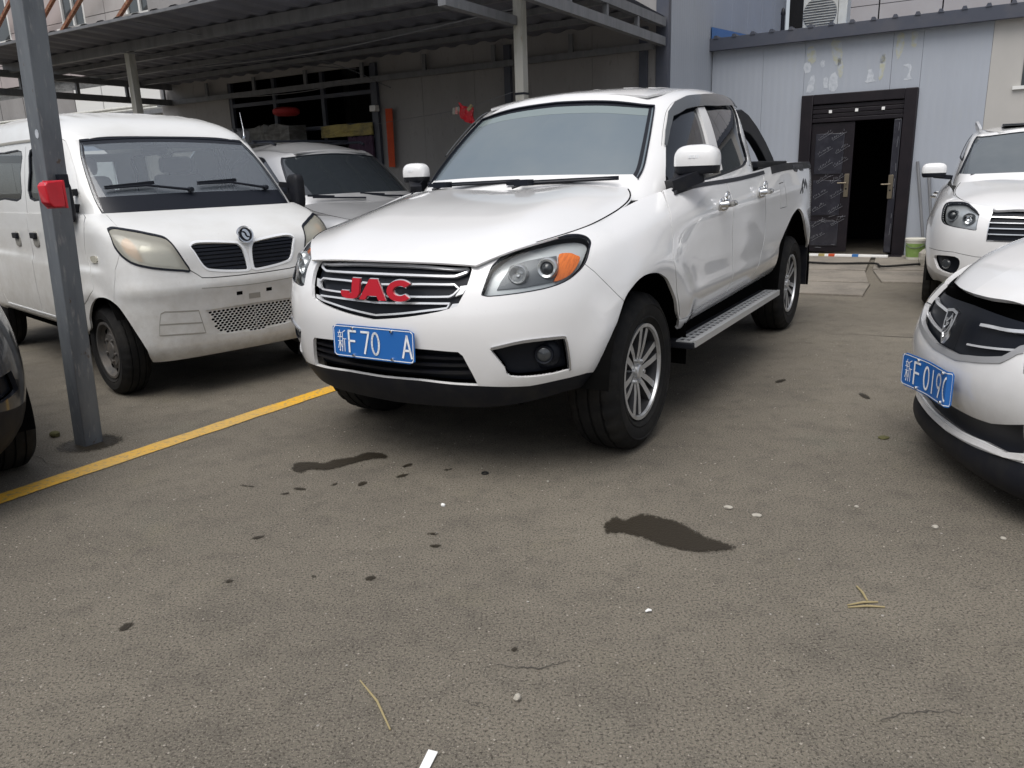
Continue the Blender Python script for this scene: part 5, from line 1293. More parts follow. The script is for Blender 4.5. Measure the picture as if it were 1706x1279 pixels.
    mb = MB(); c = sw_cabin
    mb.tube([(-.36, .50, 1.09), (-.40, .1, 1.105), (-.42, -.5, 1.115)], .009, 6); mb.tube([(-.36, -.04, 1.10), (-.42, -.62, 1.125)], .008, 6); mb.out('wiper', 'black trim', car)
    underside(car, .6, -3.3, .90, .25, (0, -2.66), .335, .78, .22, .21, 'alloy', .40)
    return car
def build_silver_suv():
    car = thing('silver_suv', 'silver older sport utility car with roof bars, parked between minivan and pickup under the canopy', 'car', (-1.414, 8.196, 0), carframe(R(-37.86)))
    s = sv_body
    A = [arch_loop(s, .10, .33, .39), arch_loop(s, -2.45, .33, .39)]; sm = side_seams(s, (-.28, -1.25, -2.1))
    hl = [(.155, .72), (.155, .97), (.235, .985), (.26, .93), (.24, .76)]; gr = [(-.02, .70), (-.02, 1.02), (.13, 1.02), (.12, .70)]
    res = cut(s, rect, [hl, gr] + A + [strip_loop(s, L, .003) for L in sm], {}, .05, .02)
    put('body', res['rest'], 'silver paint', car)
    for L in sm: put('shut_line', strip(s, L, .010, -.011, .001, .05), 'seam dark', car)
    H = lr('headlight', patch(s, hl, -.03, .004, .03), 'lamp silver', (car, car)); lr('lens', patch(s, hl, 0, .004, .03), 'clear lens', H)
    G = put('grille', patch(s, np.clip(gr, 0, .98), -.03, .004, .04), 'grille black', car)
    for v in (.76, .83, .90): put('grille_bar', strip(s, [(0, v), (.06, v), (.122, v)], .008, -.01, .014), 'chrome', G)
    put('hood', patch(sv_hood, rect, .002, .02, .05), 'silver paint', car)
    put('hood_gap', strip(sv_hood, [(.985, v) for v in np.linspace(0, 1, 14)], .0035, .0035, .002), 'seam dark', car)
    std_cabin(car, sv_cabin, sv_roof, 'silver paint', film='dark screen')
    for sd in (1, -1):
        mb = MB(); mb.tube([(-.95, sd*.52, 1.66), (-1.05, sd*.53, 1.685), (-1.8, sd*.54, 1.705), (-2.6, sd*.53, 1.685), (-2.7, sd*.52, 1.66)], .015, 8); mb.out('roof_rail', 'black trim', car, True)
    mb = MB(); mb.bar((-1.45, -.58, 1.72), (-1.45, .58, 1.72), .05, .022); mb.out('roof_bar', 'black trim', car, bevel=.006)
    mb = MB(); mb.bar((-2.2, -.58, 1.72), (-2.2, .58, 1.72), .05, .022); mb.out('roof_bar', 'black trim', car, bevel=.006)
    mirror_pair(car, -.12, .86, 1.16, (.06, .09, .075), 'black trim', 'black trim', .72)
    for a, b in (((-.0, .55, 1.09), (-.07, .02, 1.12)), ((.02, -.02, 1.095), (-.06, -.56, 1.12))):
        mb = MB(); mb.tube([a, b], [.011, .008], 6); mb.bar(Vector(a) * .4 + Vector(b) * .6 + Vector((0, 0, .012)), Vector(b) + Vector((-.01, -.05, .02)), .012, .02); mb.out('wiper', 'black trim', car)
    mb = MB(); mb.box((-.76, -.10, 1.40), (-.73, .10, 1.46)); mb.out('rear_view_mirror', 'interior grey', car)
    underside(car, .75, -2.95, .85, .25, (.10, -2.45), .335, .73, .21, .20, 'alloy', .38)
    return car
def build_crossover():
    car = thing('white_crossover', 'white crossover nosing in at the right edge, with a bent blue number plate', 'car', (1.67, 3.01, 0), carframe(R(97)))
    s = bj_body; K = BJO
    ax = .78
    gl = np.array(K['grilleB']); gR = np.array(K['grilleL'])
    top = [(-.02, 1.03), (gR[0][0] * 1.0, 1.03), (gR[0][0] + .004, .97)]
    side = [tuple(q) for q in gR[1:5]]; bot = [(gl[3][0], gl[3][1]), (gl[2][0], gl[2][1]), (gl[1][0], gl[1][1]), (gl[0][0], gl[0][1]), (-.02, gl[0][1])]
    gr = np.array([(-.02, 1.03), (gl[6][0] + .004, 1.03), (gl[6][0] + .002, gl[6][1]), (gl[5][0], gl[5][1]), (gl[4][0], gl[4][1])] + bot)
    bt, bb = K['blackT'], K['blackB']
    blk = np.array([(-.02, bt[1][1]), bt[2], bt[3], bt[4], bt[5], bb[5], bb[4], bb[3], bb[2], (-.02, bb[2][1])])
    sp = K['splitB']; lip = np.array([(-.02, sp[1][1])] + list(sp[2:]) + [(sp[-1][0] + .06, sp[-1][1] + .03), (sp[-1][0] + .06, -.1), (-.02, -.1)])
    hl = [(.135, .80), (.125, .93), (.19, .985), (.255, .97), (.26, .90), (.20, .82)]
    A = [arch_loop(s, -.85, .31, .375), arch_loop(s, -3.55, .31, .375)]; sm = side_seams(s, (-1.45, -2.45, -3.3))
    res = cut(s, rect, [gr, blk, hl] + A + [strip_loop(s, L, .003) for L in sm], {'lip': lip}, .03, .02)
    put('body', res['rest'], 'white paint', car); put('front_lip', res['lip'], 'black plastic', car)
    put('lower_intake', patch(s, np.clip(blk, 0, 1), -.022, .004, .03), 'black trim', car)
    put('front_splitter', strip(s, np.array([(0, (bb[2][1] + sp[1][1]) / 2)] + [((a[0] + b[0]) / 2, (a[1] + b[1]) / 2) for a, b in zip(bb[3:], sp[2:])]), .015, .012, .03, .03), 'white paint', car)
    for L in sm: put('shut_line', strip(s, L, .010, -.011, .001, .05), 'seam dark', car)
    G = put('grille', patch(s, np.clip(gr, 0, .985), -.028, .004, .03), 'grille black', car)
    e = gr[2:-1]; e = np.vstack([e, [(0, gr[-1][1])]]); put('grille_surround', strip(s, np.clip(e, 0, 1), .014, .004, .02, .02), 'silver paint', G)
    for k in ('bar1', 'bar2'): lr('grille_bar', strip(s, crom(K[k], False, 3), .004, -.012, .012), 'bright trim', (G, G))
    mb = MB(); mb.box((-.42, -.40, .55), (-.20, .40, .735)); mb.out('slam_panel', 'seam dark', car)
    H = lr('headlight', patch(s, hl, -.02, .004, .03), 'lamp dark', (car, car)); lr('lens', patch(s, hl, 0, .004, .03), 'clear lens', H)
    put('hood', patch(bj_hood, rect, .002, .02, .035), 'white paint', car)
    put('hood_gap', strip(bj_hood, [(.985, v) for v in np.linspace(0, 1, 14)], .003, .0035, .002), 'seam dark', car)
    std_cabin(car, bj_cabin, bj_roof, 'white paint', film='dark screen')
    # shield badge with a stylised horse head
    M = Matrix.Translation((-.062, 0, .637)) @ Matrix.Rotation(R(-14), 4, 'Y') @ Matrix(((0,0,1,0),(1,0,0,0),(0,1,0,0),(0,0,0,1)))
    out_ = [(-.046,.062),(0,.070),(.046,.062),(.040,.01),(.022,-.045),(0,-.072),(-.022,-.045),(-.040,.01)]; inn = [(a*.76, b*.80 + .002) for a, b in out_]
    mb = MB(); n = 8; V = [(x, y, z) for z in (0, .012) for P in (out_, inn) for x, y in P]; V = [tuple(M @ Vector(v)) for v in V]
    Fq = [(16+i, 16+(i+1) % n, 24+(i+1) % n, 24+i) for i in range(n)] + [(i, (i+1) % n, 16+(i+1) % n, 16+i) for i in range(n)] + [(8+i, 24+i, 24+(i+1) % n, 8+(i+1) % n) for i in range(n)]
    mb.add(V, Fq); b = mb.out('badge', 'chrome', car)
    mb = MB(); mb.prism(inn, -.002, .003, M=M); mb.out('badge_field', 'black trim', b)
    mb = MB()
    for L in ([(-.020,-.036),(.002,-.020),(.014,.004),(.012,.030),(.004,.050)], [(-.024,.012),(-.004,.030),(.006,.046)], [(-.026,-.010),(-.008,.004),(.000,.012),(-.022,.004)], [(-.012,-.046),(.012,-.030),(.022,-.004),(.020,.030)]):
        for p, q in zip(L[:-1], L[1:]):
            d = Vector((q[0]-p[0], q[1]-p[1], 0)).normalized(); nn = Vector((-d.y, d.x, 0)) * .0035; P_, Q_ = Vector((*p, .003)), Vector((*q, .003)); up = Vector((0, 0, .007))
            V = [P_-nn, P_+nn, Q_+nn, Q_-nn]; V = V + [v + up for v in V]; mb.add([tuple(M @ v) for v in V], [(0,1,2,3),(7,6,5,4),(0,4,5,1),(1,5,6,2),(2,6,7,3),(3,7,4,0)])
    mb.out('badge_mark', 'chrome', b)
    number_plate(car, '新F019(', .0, .425, .0, .02, .035)
    mb = MB(); mb.box((-.05, -.10, .37), (-.004, .04, .46)); mb.out('plate_holder', 'black plastic', car)
    mirror_pair(car, -1.5, .96, 1.10, (.07, .10, .08), 'white paint', 'black trim', .78)
    underside(car, -.22, -4.1, .87, .20, (-.85, -3.55), .315, .75, .20, .20, 'alloy', .37)
    return car
def build_dark_car():
    car = thing('dark_hatchback', 'charcoal hatchback of which only a front corner and one tyre show at the left edge', 'car', (-2.94, 3.04, 0), carframe(R(-46)))
    s = dk_body
    A = [arch_loop(s, 0, .29, .35), arch_loop(s, -2.45, .29, .35)]; sm = side_seams(s, (-.45, -1.4, -2.2))
    hl = [(.17, .80), (.17, .95), (.27, .985), (.29, .90)]; gr = [(-.02, .80), (-.02, .97), (.13, .96), (.12, .80)]; fog = [(.19, .34), (.19, .50), (.25, .50), (.26, .36)]
    low = np.array([(-.02, .30), (.18, .30), (.30, .22), (.45, .16), (.9, .16), (1.02, .16), (1.02, -.1), (-.02, -.1)])
    res = cut(s, rect, [hl, gr, fog] + A + [strip_loop(s, L, .003) for L in sm], {'low': low}, .045, .02)
    put('body', res['rest'], 'charcoal paint', car); put('lower_cladding', res['low'], 'black plastic', car)
    H = lr('headlight', patch(s, hl, -.02, .004, .03), 'lamp dark', (car, car)); lr('lens', patch(s, hl, 0, .004, .03), 'clear lens', H)
    put('grille', patch(s, np.clip(gr, 0, 1), -.02, .004, .03), 'grille black', car); lr('fog_lamp_recess', patch(s, fog, -.03, .004, .03), 'grille black', (car, car))
    for L in sm: put('shut_line', strip(s, L, .010, -.011, .001, .05), 'seam dark', car)
    put('hood', patch(dk_hood, rect, .002, .02, .05), 'charcoal paint', car)
    std_cabin(car, dk_cabin, dk_roof, 'charcoal paint')
    mirror_pair(car, -.45, .86, 1.0, (.07, .10, .07), 'charcoal paint', 'black trim', .70)
    underside(car, .5, -3.0, .81, .17, (0, -2.45), .298, .70, .19, .19, 'alloy', .34)
    return car
mat('grey screen', (.10,.115,.125), .04, 0, .8, ior=1.8, noise=[(2,(.13,.145,.15),.4,.7,(1,1,1))])
mat('dark screen', (.022,.027,.032), .04, 0, .8, ior=1.6)
glassmat('house pane', (.5,.52,.53), 1.5)
mat('peg pink', (.55,.25,.22), .6)
mat('grille slat', (.045,.05,.06), .3)
build_white_suv(); build_silver_suv(); build_crossover(); build_dark_car()
# ---------------------------------------------------------------- the yard: site frame a (along the walls, to the right), b (away), z
SA = R(-31.0); _e1 = Vector((math.cos(SA), math.sin(SA), 0)); _e2 = Vector((-math.sin(SA), math.cos(SA), 0))
def W(a, b, z=0): v = _e1 * a + _e2 * b; v.z = z; return v
def sthing(name, label, cat, a, b, z=0, group=None):
    o = thing(name, label, cat, W(a, b, z), SA, group); BASE[o.name] = (a, b, z); return o
BASE = {}
def so(mb, name, m, root, **kw):
    if root is not None and (root.name.startswith('red_clip_box') or (root.parent and root.parent.name.startswith('red_clip_box'))): mb.V = [(-3.70 + (x + 3.745) * .80 + .085, y - .012, q) for x, y, q in mb.V]
    """mesh given in absolute site coordinates -> child of root"""
    r = root
    while r.name not in BASE: r = r.parent
    a, b, z = BASE[r.name]; mb.V = [(x - a, y - b, q - z) for x, y, q in mb.V]; return mb.out(name, m, root, **kw)
def ground_mat():
    m = bpy.data.materials.new('asphalt'); m.use_nodes = True; nt = m.node_tree; bs = nt.nodes['Principled BSDF']; MATS['asphalt'] = m
    tc = nt.nodes.new('ShaderNodeTexCoord')
    def noise(s, d=5, r=.6): n = nt.nodes.new('ShaderNodeTexNoise'); n.inputs['Scale'].default_value = s; n.inputs['Detail'].default_value = d; n.inputs['Roughness'].default_value = r; nt.links.new(tc.outputs['Object'], n.inputs['Vector']); return n.outputs[0]
    def rng(x, a, b, c=0, d=1): r = nt.nodes.new('ShaderNodeMapRange'); r.inputs[1].default_value = a; r.inputs[2].default_value = b; r.inputs[3].default_value = c; r.inputs[4].default_value = d; nt.links.new(x, r.inputs[0]); return r.outputs[0]
    def mix(f, A, B, mode='MIX'):
        x = nt.nodes.new('ShaderNodeMix'); x.data_type = 'RGBA'; x.blend_type = mode
        if isinstance(f, (int, float)): x.inputs['Factor'].default_value = f
        else: nt.links.new(f, x.inputs['Factor'])
        for k, v in (('A', A), ('B', B)):
            if isinstance(v, tuple): x.inputs[k].default_value = (*v, 1)
            else: nt.links.new(v, x.inputs[k])
        return x.outputs['Result']
    c = mix(rng(noise(.55, 4), .35, .68), (.146,.130,.106), (.218,.195,.156))
    c = mix(rng(noise(1.7, 5), .52, .78, 0, .8), c, (.104,.093,.078))
    c = mix(rng(noise(3.1, 3), .60, .78, 0, .55), c, (.200,.180,.130))
    c = mix(rng(noise(.9, 3), .60, .80, 0, .5), c, (.140,.146,.118))
    c = mix(rng(noise(9, 4), .50, .75, 0, .45), c, (.068,.061,.053))
    # aggregate: fine dark pits, pale grains and a few pebbles
    c = mix(rng(noise(125, 3, .75), .50, .62, 0, .85), c, (.036,.031,.025))
    c = mix(rng(noise(170, 2, .7), .56, .66, 0, .75), c, (.30,.275,.225))
    v = nt.nodes.new('ShaderNodeTexVoronoi'); v.inputs['Scale'].default_value = 34; nt.links.new(tc.outputs['Object'], v.inputs['Vector'])
    sel = rng(v.outputs['Color'], .86, .90); dot = rng(v.outputs['Distance'], .10, .16, 1, 0)
    mu = nt.nodes.new('ShaderNodeMath'); mu.operation = 'MULTIPLY'; nt.links.new(sel, mu.inputs[0]); nt.links.new(dot, mu.inputs[1])
    c = mix(mu.outputs[0], c, (.40,.385,.35))
    nt.links.new(c, bs.inputs['Base Color']); nt.links.new(rng(noise(2.5), .3, .7, .72, .92), bs.inputs['Roughness']); bs.inputs['Specular IOR Level'].default_value = .25
    bp = nt.nodes.new('ShaderNodeBump'); bp.inputs['Strength'].default_value = .75; bp.inputs['Distance'].default_value = .006; nt.links.new(noise(150, 4, .7), bp.inputs['Height'])
    b2 = nt.nodes.new('ShaderNodeBump'); b2.inputs['Strength'].default_value = .3; b2.inputs['Distance'].default_value = .03; nt.links.new(noise(7, 4), b2.inputs['Height']); nt.links.new(b2.outputs[0], bp.inputs['Normal']); nt.links.new(bp.outputs[0], bs.inputs['Normal'])
ground_mat()
mat('yellow line', (.80,.43,.015), .75, noise=[(.9,(.60,.38,.10),.38,.60,(1,1,1)),(45,(.36,.26,.13),.50,.68,(1,1,1)),(160,(.16,.14,.11),.60,.70,(1,1,1))])
mat('concrete', (.24,.215,.18), .9, noise=[(2.2,(.15,.135,.115),.42,.68,(1,1,1)),(30,(.30,.27,.23),.55,.75,(1,1,1))], bump=(40,.3))
mat('panel wall', (.375,.405,.455), .5, noise=[(.9,(.335,.36,.405),.45,.75,(1,1,.4)),(6,(.38,.405,.43),.55,.8,(3,3,.5))])
def add_ribs(name, per_m, strength):
    m = MATS[name]; nt = m.node_tree; b = nt.nodes['Principled BSDF']; tc = nt.nodes.new('ShaderNodeTexCoord'); sp = nt.nodes.new('ShaderNodeSeparateXYZ'); nt.links.new(tc.outputs['Object'], sp.inputs[0])
    ad = nt.nodes.new('ShaderNodeMath'); ad.operation = 'ADD'; nt.links.new(sp.outputs[0], ad.inputs[0]); nt.links.new(sp.outputs[1], ad.inputs[1])
    mu = nt.nodes.new('ShaderNodeMath'); mu.operation = 'MULTIPLY'; mu.inputs[1].default_value = per_m * 2 * math.pi; nt.links.new(ad.outputs[0], mu.inputs[0])
    si = nt.nodes.new('ShaderNodeMath'); si.operation = 'SINE'; nt.links.new(mu.outputs[0], si.inputs[0])
    bp = nt.nodes.new('ShaderNodeBump'); bp.inputs['Strength'].default_value = strength; bp.inputs['Distance'].default_value = .003; nt.links.new(si.outputs[0], bp.inputs['Height']); nt.links.new(bp.outputs[0], b.inputs['Normal'])
add_ribs('panel wall', 11, .35)
mat('warm panel', (.46,.445,.42), .6, noise=[(1.1,(.40,.39,.37),.4,.7,(1,1,.5))])
mat('shed panel', (.29,.28,.275), .6, noise=[(1.3,(.23,.22,.215),.4,.7,(1,1,.4)),(9,(.17,.16,.155),.58,.8,(2,2,.6))])
mat('slate metal', (.055,.062,.085), .45, noise=[(4,(.075,.078,.095),.45,.7,(1,1,1))])
mat('blue sheet', (.035,.16,.42), .45)
mat('roof sheet', (.14,.145,.175), .6, noise=[(2,(.105,.105,.12),.4,.7,(1,1,1))])
mat('steel grey', (.19,.195,.205), .5, .2, noise=[(3,(.14,.145,.155),.42,.66,(3,3,.6)),(22,(.25,.24,.22),.62,.75,(1,1,.5))])
mat('steel pole', (.15,.165,.18), .5, .1, noise=[(2.5,(.105,.115,.13),.42,.62,(4,4,.7)),(14,(.25,.25,.25),.58,.70,(3,3,.6)),(30,(.09,.06,.04),.66,.74,(1,1,.6))])
mat('worn post', (.42,.41,.37), .6, noise=[(4,(.30,.29,.24),.42,.66,(3,3,.5)),(12,(.22,.16,.09),.66,.76,(2,2,.5))])
mat('door dark', (.010,.008,.011), .4, spec=.3, noise=[(4,(.016,.012,.015),.4,.7,(1,1,1))])
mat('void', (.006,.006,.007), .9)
mat('film print', (.34,.35,.38), .4)
mat('film sheen', (.022,.022,.030), .22, 0, .3, noise=[(6,(.045,.045,.056),.5,.75,(1,1,1))])
mat('brass', (.20,.17,.125), .4, .7)
mat('red plastic', (.62,.008,.022), .32, 0, .3, noise=[(14,(.52,.008,.02),.45,.7,(1,1,1))])
mat('red paper', (.55,.075,.02), .8, noise=[(6,(.44,.05,.015),.4,.7,(1,1,1))])
mat('red lantern', (.30,.012,.012), .7)
mat('bucket white', (.62,.61,.54), .5); mat('bucket green', (.21,.33,.09), .5, noise=[(9,(.30,.42,.16),.5,.7,(1,1,1))])
mat('tile wall', (.42,.40,.39), .7, noise=[(1.2,(.37,.34,.33),.4,.7,(1,1,1))])
mat('pink tile', (.44,.385,.375), .7, noise=[(1.2,(.38,.335,.33),.4,.7,(1,1,1))])
mat('white frame', (.72,.72,.70), .5)
mat('rust', (.20,.065,.035), .8, noise=[(12,(.30,.18,.10),.45,.65,(1,1,1)),(30,(.42,.37,.30),.6,.7,(1,1,1))])
mat('house glass', (.06,.07,.075), .05, 0, .5)
mat('ac white', (.55,.55,.51), .5, noise=[(5,(.44,.43,.39),.45,.7,(1,1,1))])
mat('stone pale', (.42,.395,.34), .9, noise=[(40,(.30,.28,.24),.4,.65,(1,1,1))]); mat('straw', (.33,.27,.14), .8); mat('leaf brown', (.09,.085,.03), .8); mat('paper white', (.82,.82,.80), .7)
mat('glue yellow', (.44,.44,.33), .6, noise=[(14,(.42,.455,.50),.42,.6,(1,1,1))]); mat('glue white', (.53,.56,.60), .6, noise=[(16,(.42,.455,.50),.45,.62,(1,1,1))])
mat('cloth purple', (.06,.03,.06), .8)
mat('tarp grey', (.20,.20,.195), .7, noise=[(5,(.11,.11,.105),.4,.6,(1,1,3))]); mat('cloth yellow', (.40,.33,.12), .8, noise=[(5,(.22,.19,.10),.45,.65,(1,1,1))])

# ---- ground
mb = MB(); mb.add([(-150,-60,0),(150,-60,0),(150,240,0),(-150,240,0)], [(0,1,2,3)]); G = mb.out('ground', 'asphalt'); G['kind'] = 'structure'
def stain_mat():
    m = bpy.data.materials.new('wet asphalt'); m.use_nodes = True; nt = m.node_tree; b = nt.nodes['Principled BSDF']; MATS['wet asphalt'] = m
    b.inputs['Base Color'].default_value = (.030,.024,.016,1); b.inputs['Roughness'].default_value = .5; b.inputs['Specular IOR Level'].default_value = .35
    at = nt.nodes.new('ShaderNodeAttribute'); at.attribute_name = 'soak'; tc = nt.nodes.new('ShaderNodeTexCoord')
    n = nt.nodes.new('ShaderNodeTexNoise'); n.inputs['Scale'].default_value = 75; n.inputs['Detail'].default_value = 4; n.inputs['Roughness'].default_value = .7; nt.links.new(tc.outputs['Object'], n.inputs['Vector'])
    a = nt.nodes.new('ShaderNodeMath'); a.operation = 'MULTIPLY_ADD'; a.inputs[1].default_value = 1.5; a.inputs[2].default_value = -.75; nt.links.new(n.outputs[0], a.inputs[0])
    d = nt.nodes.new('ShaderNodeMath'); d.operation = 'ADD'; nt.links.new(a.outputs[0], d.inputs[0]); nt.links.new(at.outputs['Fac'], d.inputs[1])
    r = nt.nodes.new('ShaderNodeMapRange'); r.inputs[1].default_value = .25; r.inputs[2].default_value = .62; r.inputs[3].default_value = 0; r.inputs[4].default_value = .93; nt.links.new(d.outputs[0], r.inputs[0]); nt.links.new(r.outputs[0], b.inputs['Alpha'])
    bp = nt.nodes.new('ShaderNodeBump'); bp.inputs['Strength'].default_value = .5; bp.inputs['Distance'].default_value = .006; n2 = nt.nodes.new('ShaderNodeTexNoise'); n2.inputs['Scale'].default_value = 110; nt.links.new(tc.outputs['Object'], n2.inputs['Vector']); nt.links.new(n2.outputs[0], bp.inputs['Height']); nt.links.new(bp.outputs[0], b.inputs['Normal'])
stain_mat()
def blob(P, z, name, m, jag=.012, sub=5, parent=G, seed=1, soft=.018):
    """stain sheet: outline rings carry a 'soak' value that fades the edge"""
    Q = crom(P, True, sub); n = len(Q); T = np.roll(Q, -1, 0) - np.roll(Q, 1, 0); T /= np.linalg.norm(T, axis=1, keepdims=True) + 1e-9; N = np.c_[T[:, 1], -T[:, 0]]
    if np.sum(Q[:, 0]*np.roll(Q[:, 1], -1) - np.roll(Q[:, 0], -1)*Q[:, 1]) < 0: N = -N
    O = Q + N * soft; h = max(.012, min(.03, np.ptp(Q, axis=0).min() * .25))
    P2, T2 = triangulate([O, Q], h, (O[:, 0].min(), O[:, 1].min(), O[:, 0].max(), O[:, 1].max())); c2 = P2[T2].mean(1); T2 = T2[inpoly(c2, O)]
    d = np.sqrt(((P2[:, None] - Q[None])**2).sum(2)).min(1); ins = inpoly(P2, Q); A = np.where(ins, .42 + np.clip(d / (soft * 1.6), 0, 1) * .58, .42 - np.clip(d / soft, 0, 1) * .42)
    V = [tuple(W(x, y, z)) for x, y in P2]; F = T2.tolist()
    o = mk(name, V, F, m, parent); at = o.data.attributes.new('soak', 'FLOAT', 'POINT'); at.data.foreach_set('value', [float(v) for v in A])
blob([(-1.091,2.453),(-1.082,2.525),(-1.037,2.515),(-.999,2.595),(-.921,2.597),(-.837,2.578),(-.734,2.515),(-.619,2.483),(-.685,2.413),(-.763,2.384),(-.855,2.391),(-.938,2.414),(-1.005,2.414),(-1.053,2.39)], .004, 'oil_stain', 'wet asphalt', .010, 6, seed=3)
blob([(-2.599,2.35),(-2.646,2.417),(-2.587,2.46),(-2.522,2.475),(-2.515,2.524),(-2.452,2.601),(-2.435,2.672),(-2.35,2.696),(-2.304,2.655),(-2.359,2.613),(-2.412,2.497),(-2.446,2.422),(-2.527,2.384),(-2.533,2.338)], .004, 'oil_stain', 'wet asphalt', .012, 6, seed=4)
for i, (x, y, r1, r2) in enumerate([(-1.625,2.099,.022,.010),(-1.56,2.024,.020,.012),(-1.615,1.738,.018,.013),(-1.795,1.66,.009,.007),(-2.029,1.506,.014,.010),(-2.087,1.173,.022,.015),(-.991,1.613,.010,.009),(-2.092,2.51,.03,.014),(-2.193,2.362,.026,.016),(-2.399,2.197,.03,.012),(-2.642,2.117,.045,.006),(-2.419,2.13,.02,.01),(-.465,4.61,.06,.02),(-.953,4.757,.05,.02),(-2.196,1.782,.02,.012),(-2.30,2.30,.02,.01),(-2.15,2.62,.03,.014),(-1.95,2.66,.02,.01)]):
    an = random.uniform(0, 3); P = [(x + r1*math.cos(t)*math.cos(an) - r2*math.sin(t)*math.sin(an), y + r1*math.cos(t)*math.sin(an) + r2*math.sin(t)*math.cos(an)) for t in np.linspace(0, 2*math.pi, 8)[:-1]]
    blob(P, .003, 'oil_spot', 'wet asphalt', 0, 3, soft=r2 * .5)
# cracks in the asphalt
mat('crack', (.058,.052,.045), .9)
for i, (p, q, w_) in enumerate((((-1.02,1.50),(-.80,1.62),.0018),((-.9,1.36),(-1.0,1.32),.0014),((-.1,1.75),(.1,1.9),.0018),((-.3,5.2),(.8,5.9),.005),((-1.0,6.3),(.6,6.5),.006),((-4.3,1.95),(-3.6,1.88),.002))):
    rr = random.Random(70 + i); n = 26; V = []; pp, qq = np.array(p), np.array(q); d = (qq - pp) / np.linalg.norm(qq - pp); nn = np.array([-d[1], d[0]]); off = 0
    for k in range(n + 1):
        off += rr.uniform(-.008, .008); c = pp + (qq - pp) * k / n + nn * off; ww_ = w_ * (1 - abs(2*k/n - 1)**2) * rr.uniform(.5, 1.3)
        V += [tuple(W(*(c - nn*ww_), .0025)), tuple(W(*(c + nn*ww_), .0025))]
    mk('crack', V, [(2*k, 2*k+1, 2*k+3, 2*k+2) for k in range(n)], 'crack', G)
# loose grit: too many grains to count
V = []; F = []; rr = random.Random(99)
for i in range(2600):
    while True:
        a, b = rr.uniform(-4.4, 1.6), .75 + 6 * rr.random()**1.9
        if True: break
    r = rr.choice((.0018, .0022, .0028, .0036)) * rr.uniform(.8, 1.2); c = W(a, b, r*.4); k = len(V)
    V += [tuple(c + Vector((r*rr.uniform(.7,1.3), 0, 0))), tuple(c + Vector((0, r*rr.uniform(.7,1.3), 0))), tuple(c - Vector((r, 0, 0))), tuple(c - Vector((0, r, 0))), tuple(c + Vector((0, 0, r*.6))), tuple(c - Vector((0, 0, r)))]
    F += [(k, k+1, k+4), (k+1, k+2, k+4), (k+2, k+3, k+4), (k+3, k, k+4), (k+1, k, k+5), (k+2, k+1, k+5), (k+3, k+2, k+5), (k, k+3, k+5)]
mat('grit', (.36,.33,.28), .9)
o = mk('grit', V, F, 'grit'); o['kind'] = 'stuff'; o['label'] = 'loose pale grit scattered over the asphalt'
# yellow bay line
mb = MB(); rr = random.Random(5); V = []; n = 90
for i in range(n + 1):
    b = -.2 + 8.4 * i / n; ca = -3.575 + .040 * b; jl, jr = rr.uniform(-.004, .004), rr.uniform(-.004, .004)
    for s in (-.060 + jl, .060 + jr): V.append(tuple(W(ca + s, b, .004)))
mb.add(V, [(2*i, 2*i+1, 2*i+3, 2*i+2) for i in range(n)]); mb.out('yellow_line', 'yellow line', G)
# concrete slabs in front of the doorway
SL = [[(-4.6,8.15),(-.92,8.22),(-.95,9.05),(-4.6,9.0)],[(-4.6,9.03),(-.97,9.08),(-1.12,10.05),(-4.6,9.95)],[(-4.6,9.98),(-1.12,10.08),(-1.25,11.86),(-4.6,11.86)],[(-.86,9.25),(1.2,9.4),(1.2,10.3),(-1.05,10.2)],[(-1.06,10.25),(1.2,10.35),(1.2,11.86),(-1.2,11.86)]]
for i, P in enumerate(SL):
    mb = MB(); mb.prism([tuple(W(*crom(np.array(P), True, 1)[k])[:2]) for k in range(4)], -.02, .022 + .007 * (i % 3)); o = mb.out('concrete_slab', 'concrete', G, bevel=.008)
# ---- litter (each its own thing)
def stone(a, b, r, m, label, cat='pebble', fl=.6, seed=0, name='pebble'):
    rr = random.Random(seed); V, F = superell((0, 0, r*fl*.8), (r, r*.75, r*fl), .9, .9, 9, 6); V = [(x*rr.uniform(.8,1.15), y*rr.uniform(.8,1.15), z) for x, y, z in V]
    o = mk(name, V, F, m, None, loc=W(a, b, 0), rot=(0, 0, rr.uniform(0, 3))); tag(o, label, cat)
stone(-1.739, 2.324, .011, 'paper white', 'small white pebble on the asphalt in front of the pickup bumper', seed=1)
stone(-.298, 3.015, .008, 'stone pale', 'small pale pebble between the puddle stain and the white crossover', seed=2)
stone(-.029, 2.945, .012, 'stone pale', 'flat pale stone in the shade near the white crossover', seed=3)
stone(-.727, 2.793, .017, 'stone pale', 'largest pale stone lying just beyond the dark puddle stain', seed=4, fl=.4)
stone(-.613, 2.775, .020, 'stone pale', 'crumbled pale flat chip beside the largest stone beyond the puddle stain', 'stone chip', .2, 5, 'stone_chip')
stone(-1.478, 2.728, .007, 'stone pale', 'tiny pale pebble in the shadow right in front of the pickup', seed=6)
stone(-.878, 1.433, .011, 'stone pale', 'cream pebble in the foreground below the cigarette end', seed=7, fl=.9)
stone(.179, 2.953, .012, 'stone pale', 'greyish stone under the front lip of the white crossover', seed=8, fl=.35)
stone(-.49, 10.75, .17, 'stone pale', 'large pale rock beside the white sport utility car tyre', 'rock', .8, 9, 'rock')
stone(-4.161, 2.15, .035, 'leaf brown', 'dark clump of rubbish on the ground left of the grey post', 'rubbish', .5, 10, 'rubbish_clump')
stone(-4.461, 2.194, .010, 'leaf brown', 'small dark crumb next to the charcoal hatchback tyre', 'crumb', .6, 11, 'crumb')
stone(-.294, 3.899, .030, 'leaf brown', 'withered leaf lying beside the white crossover bumper', 'leaf', .2, 12, 'dry_leaf')
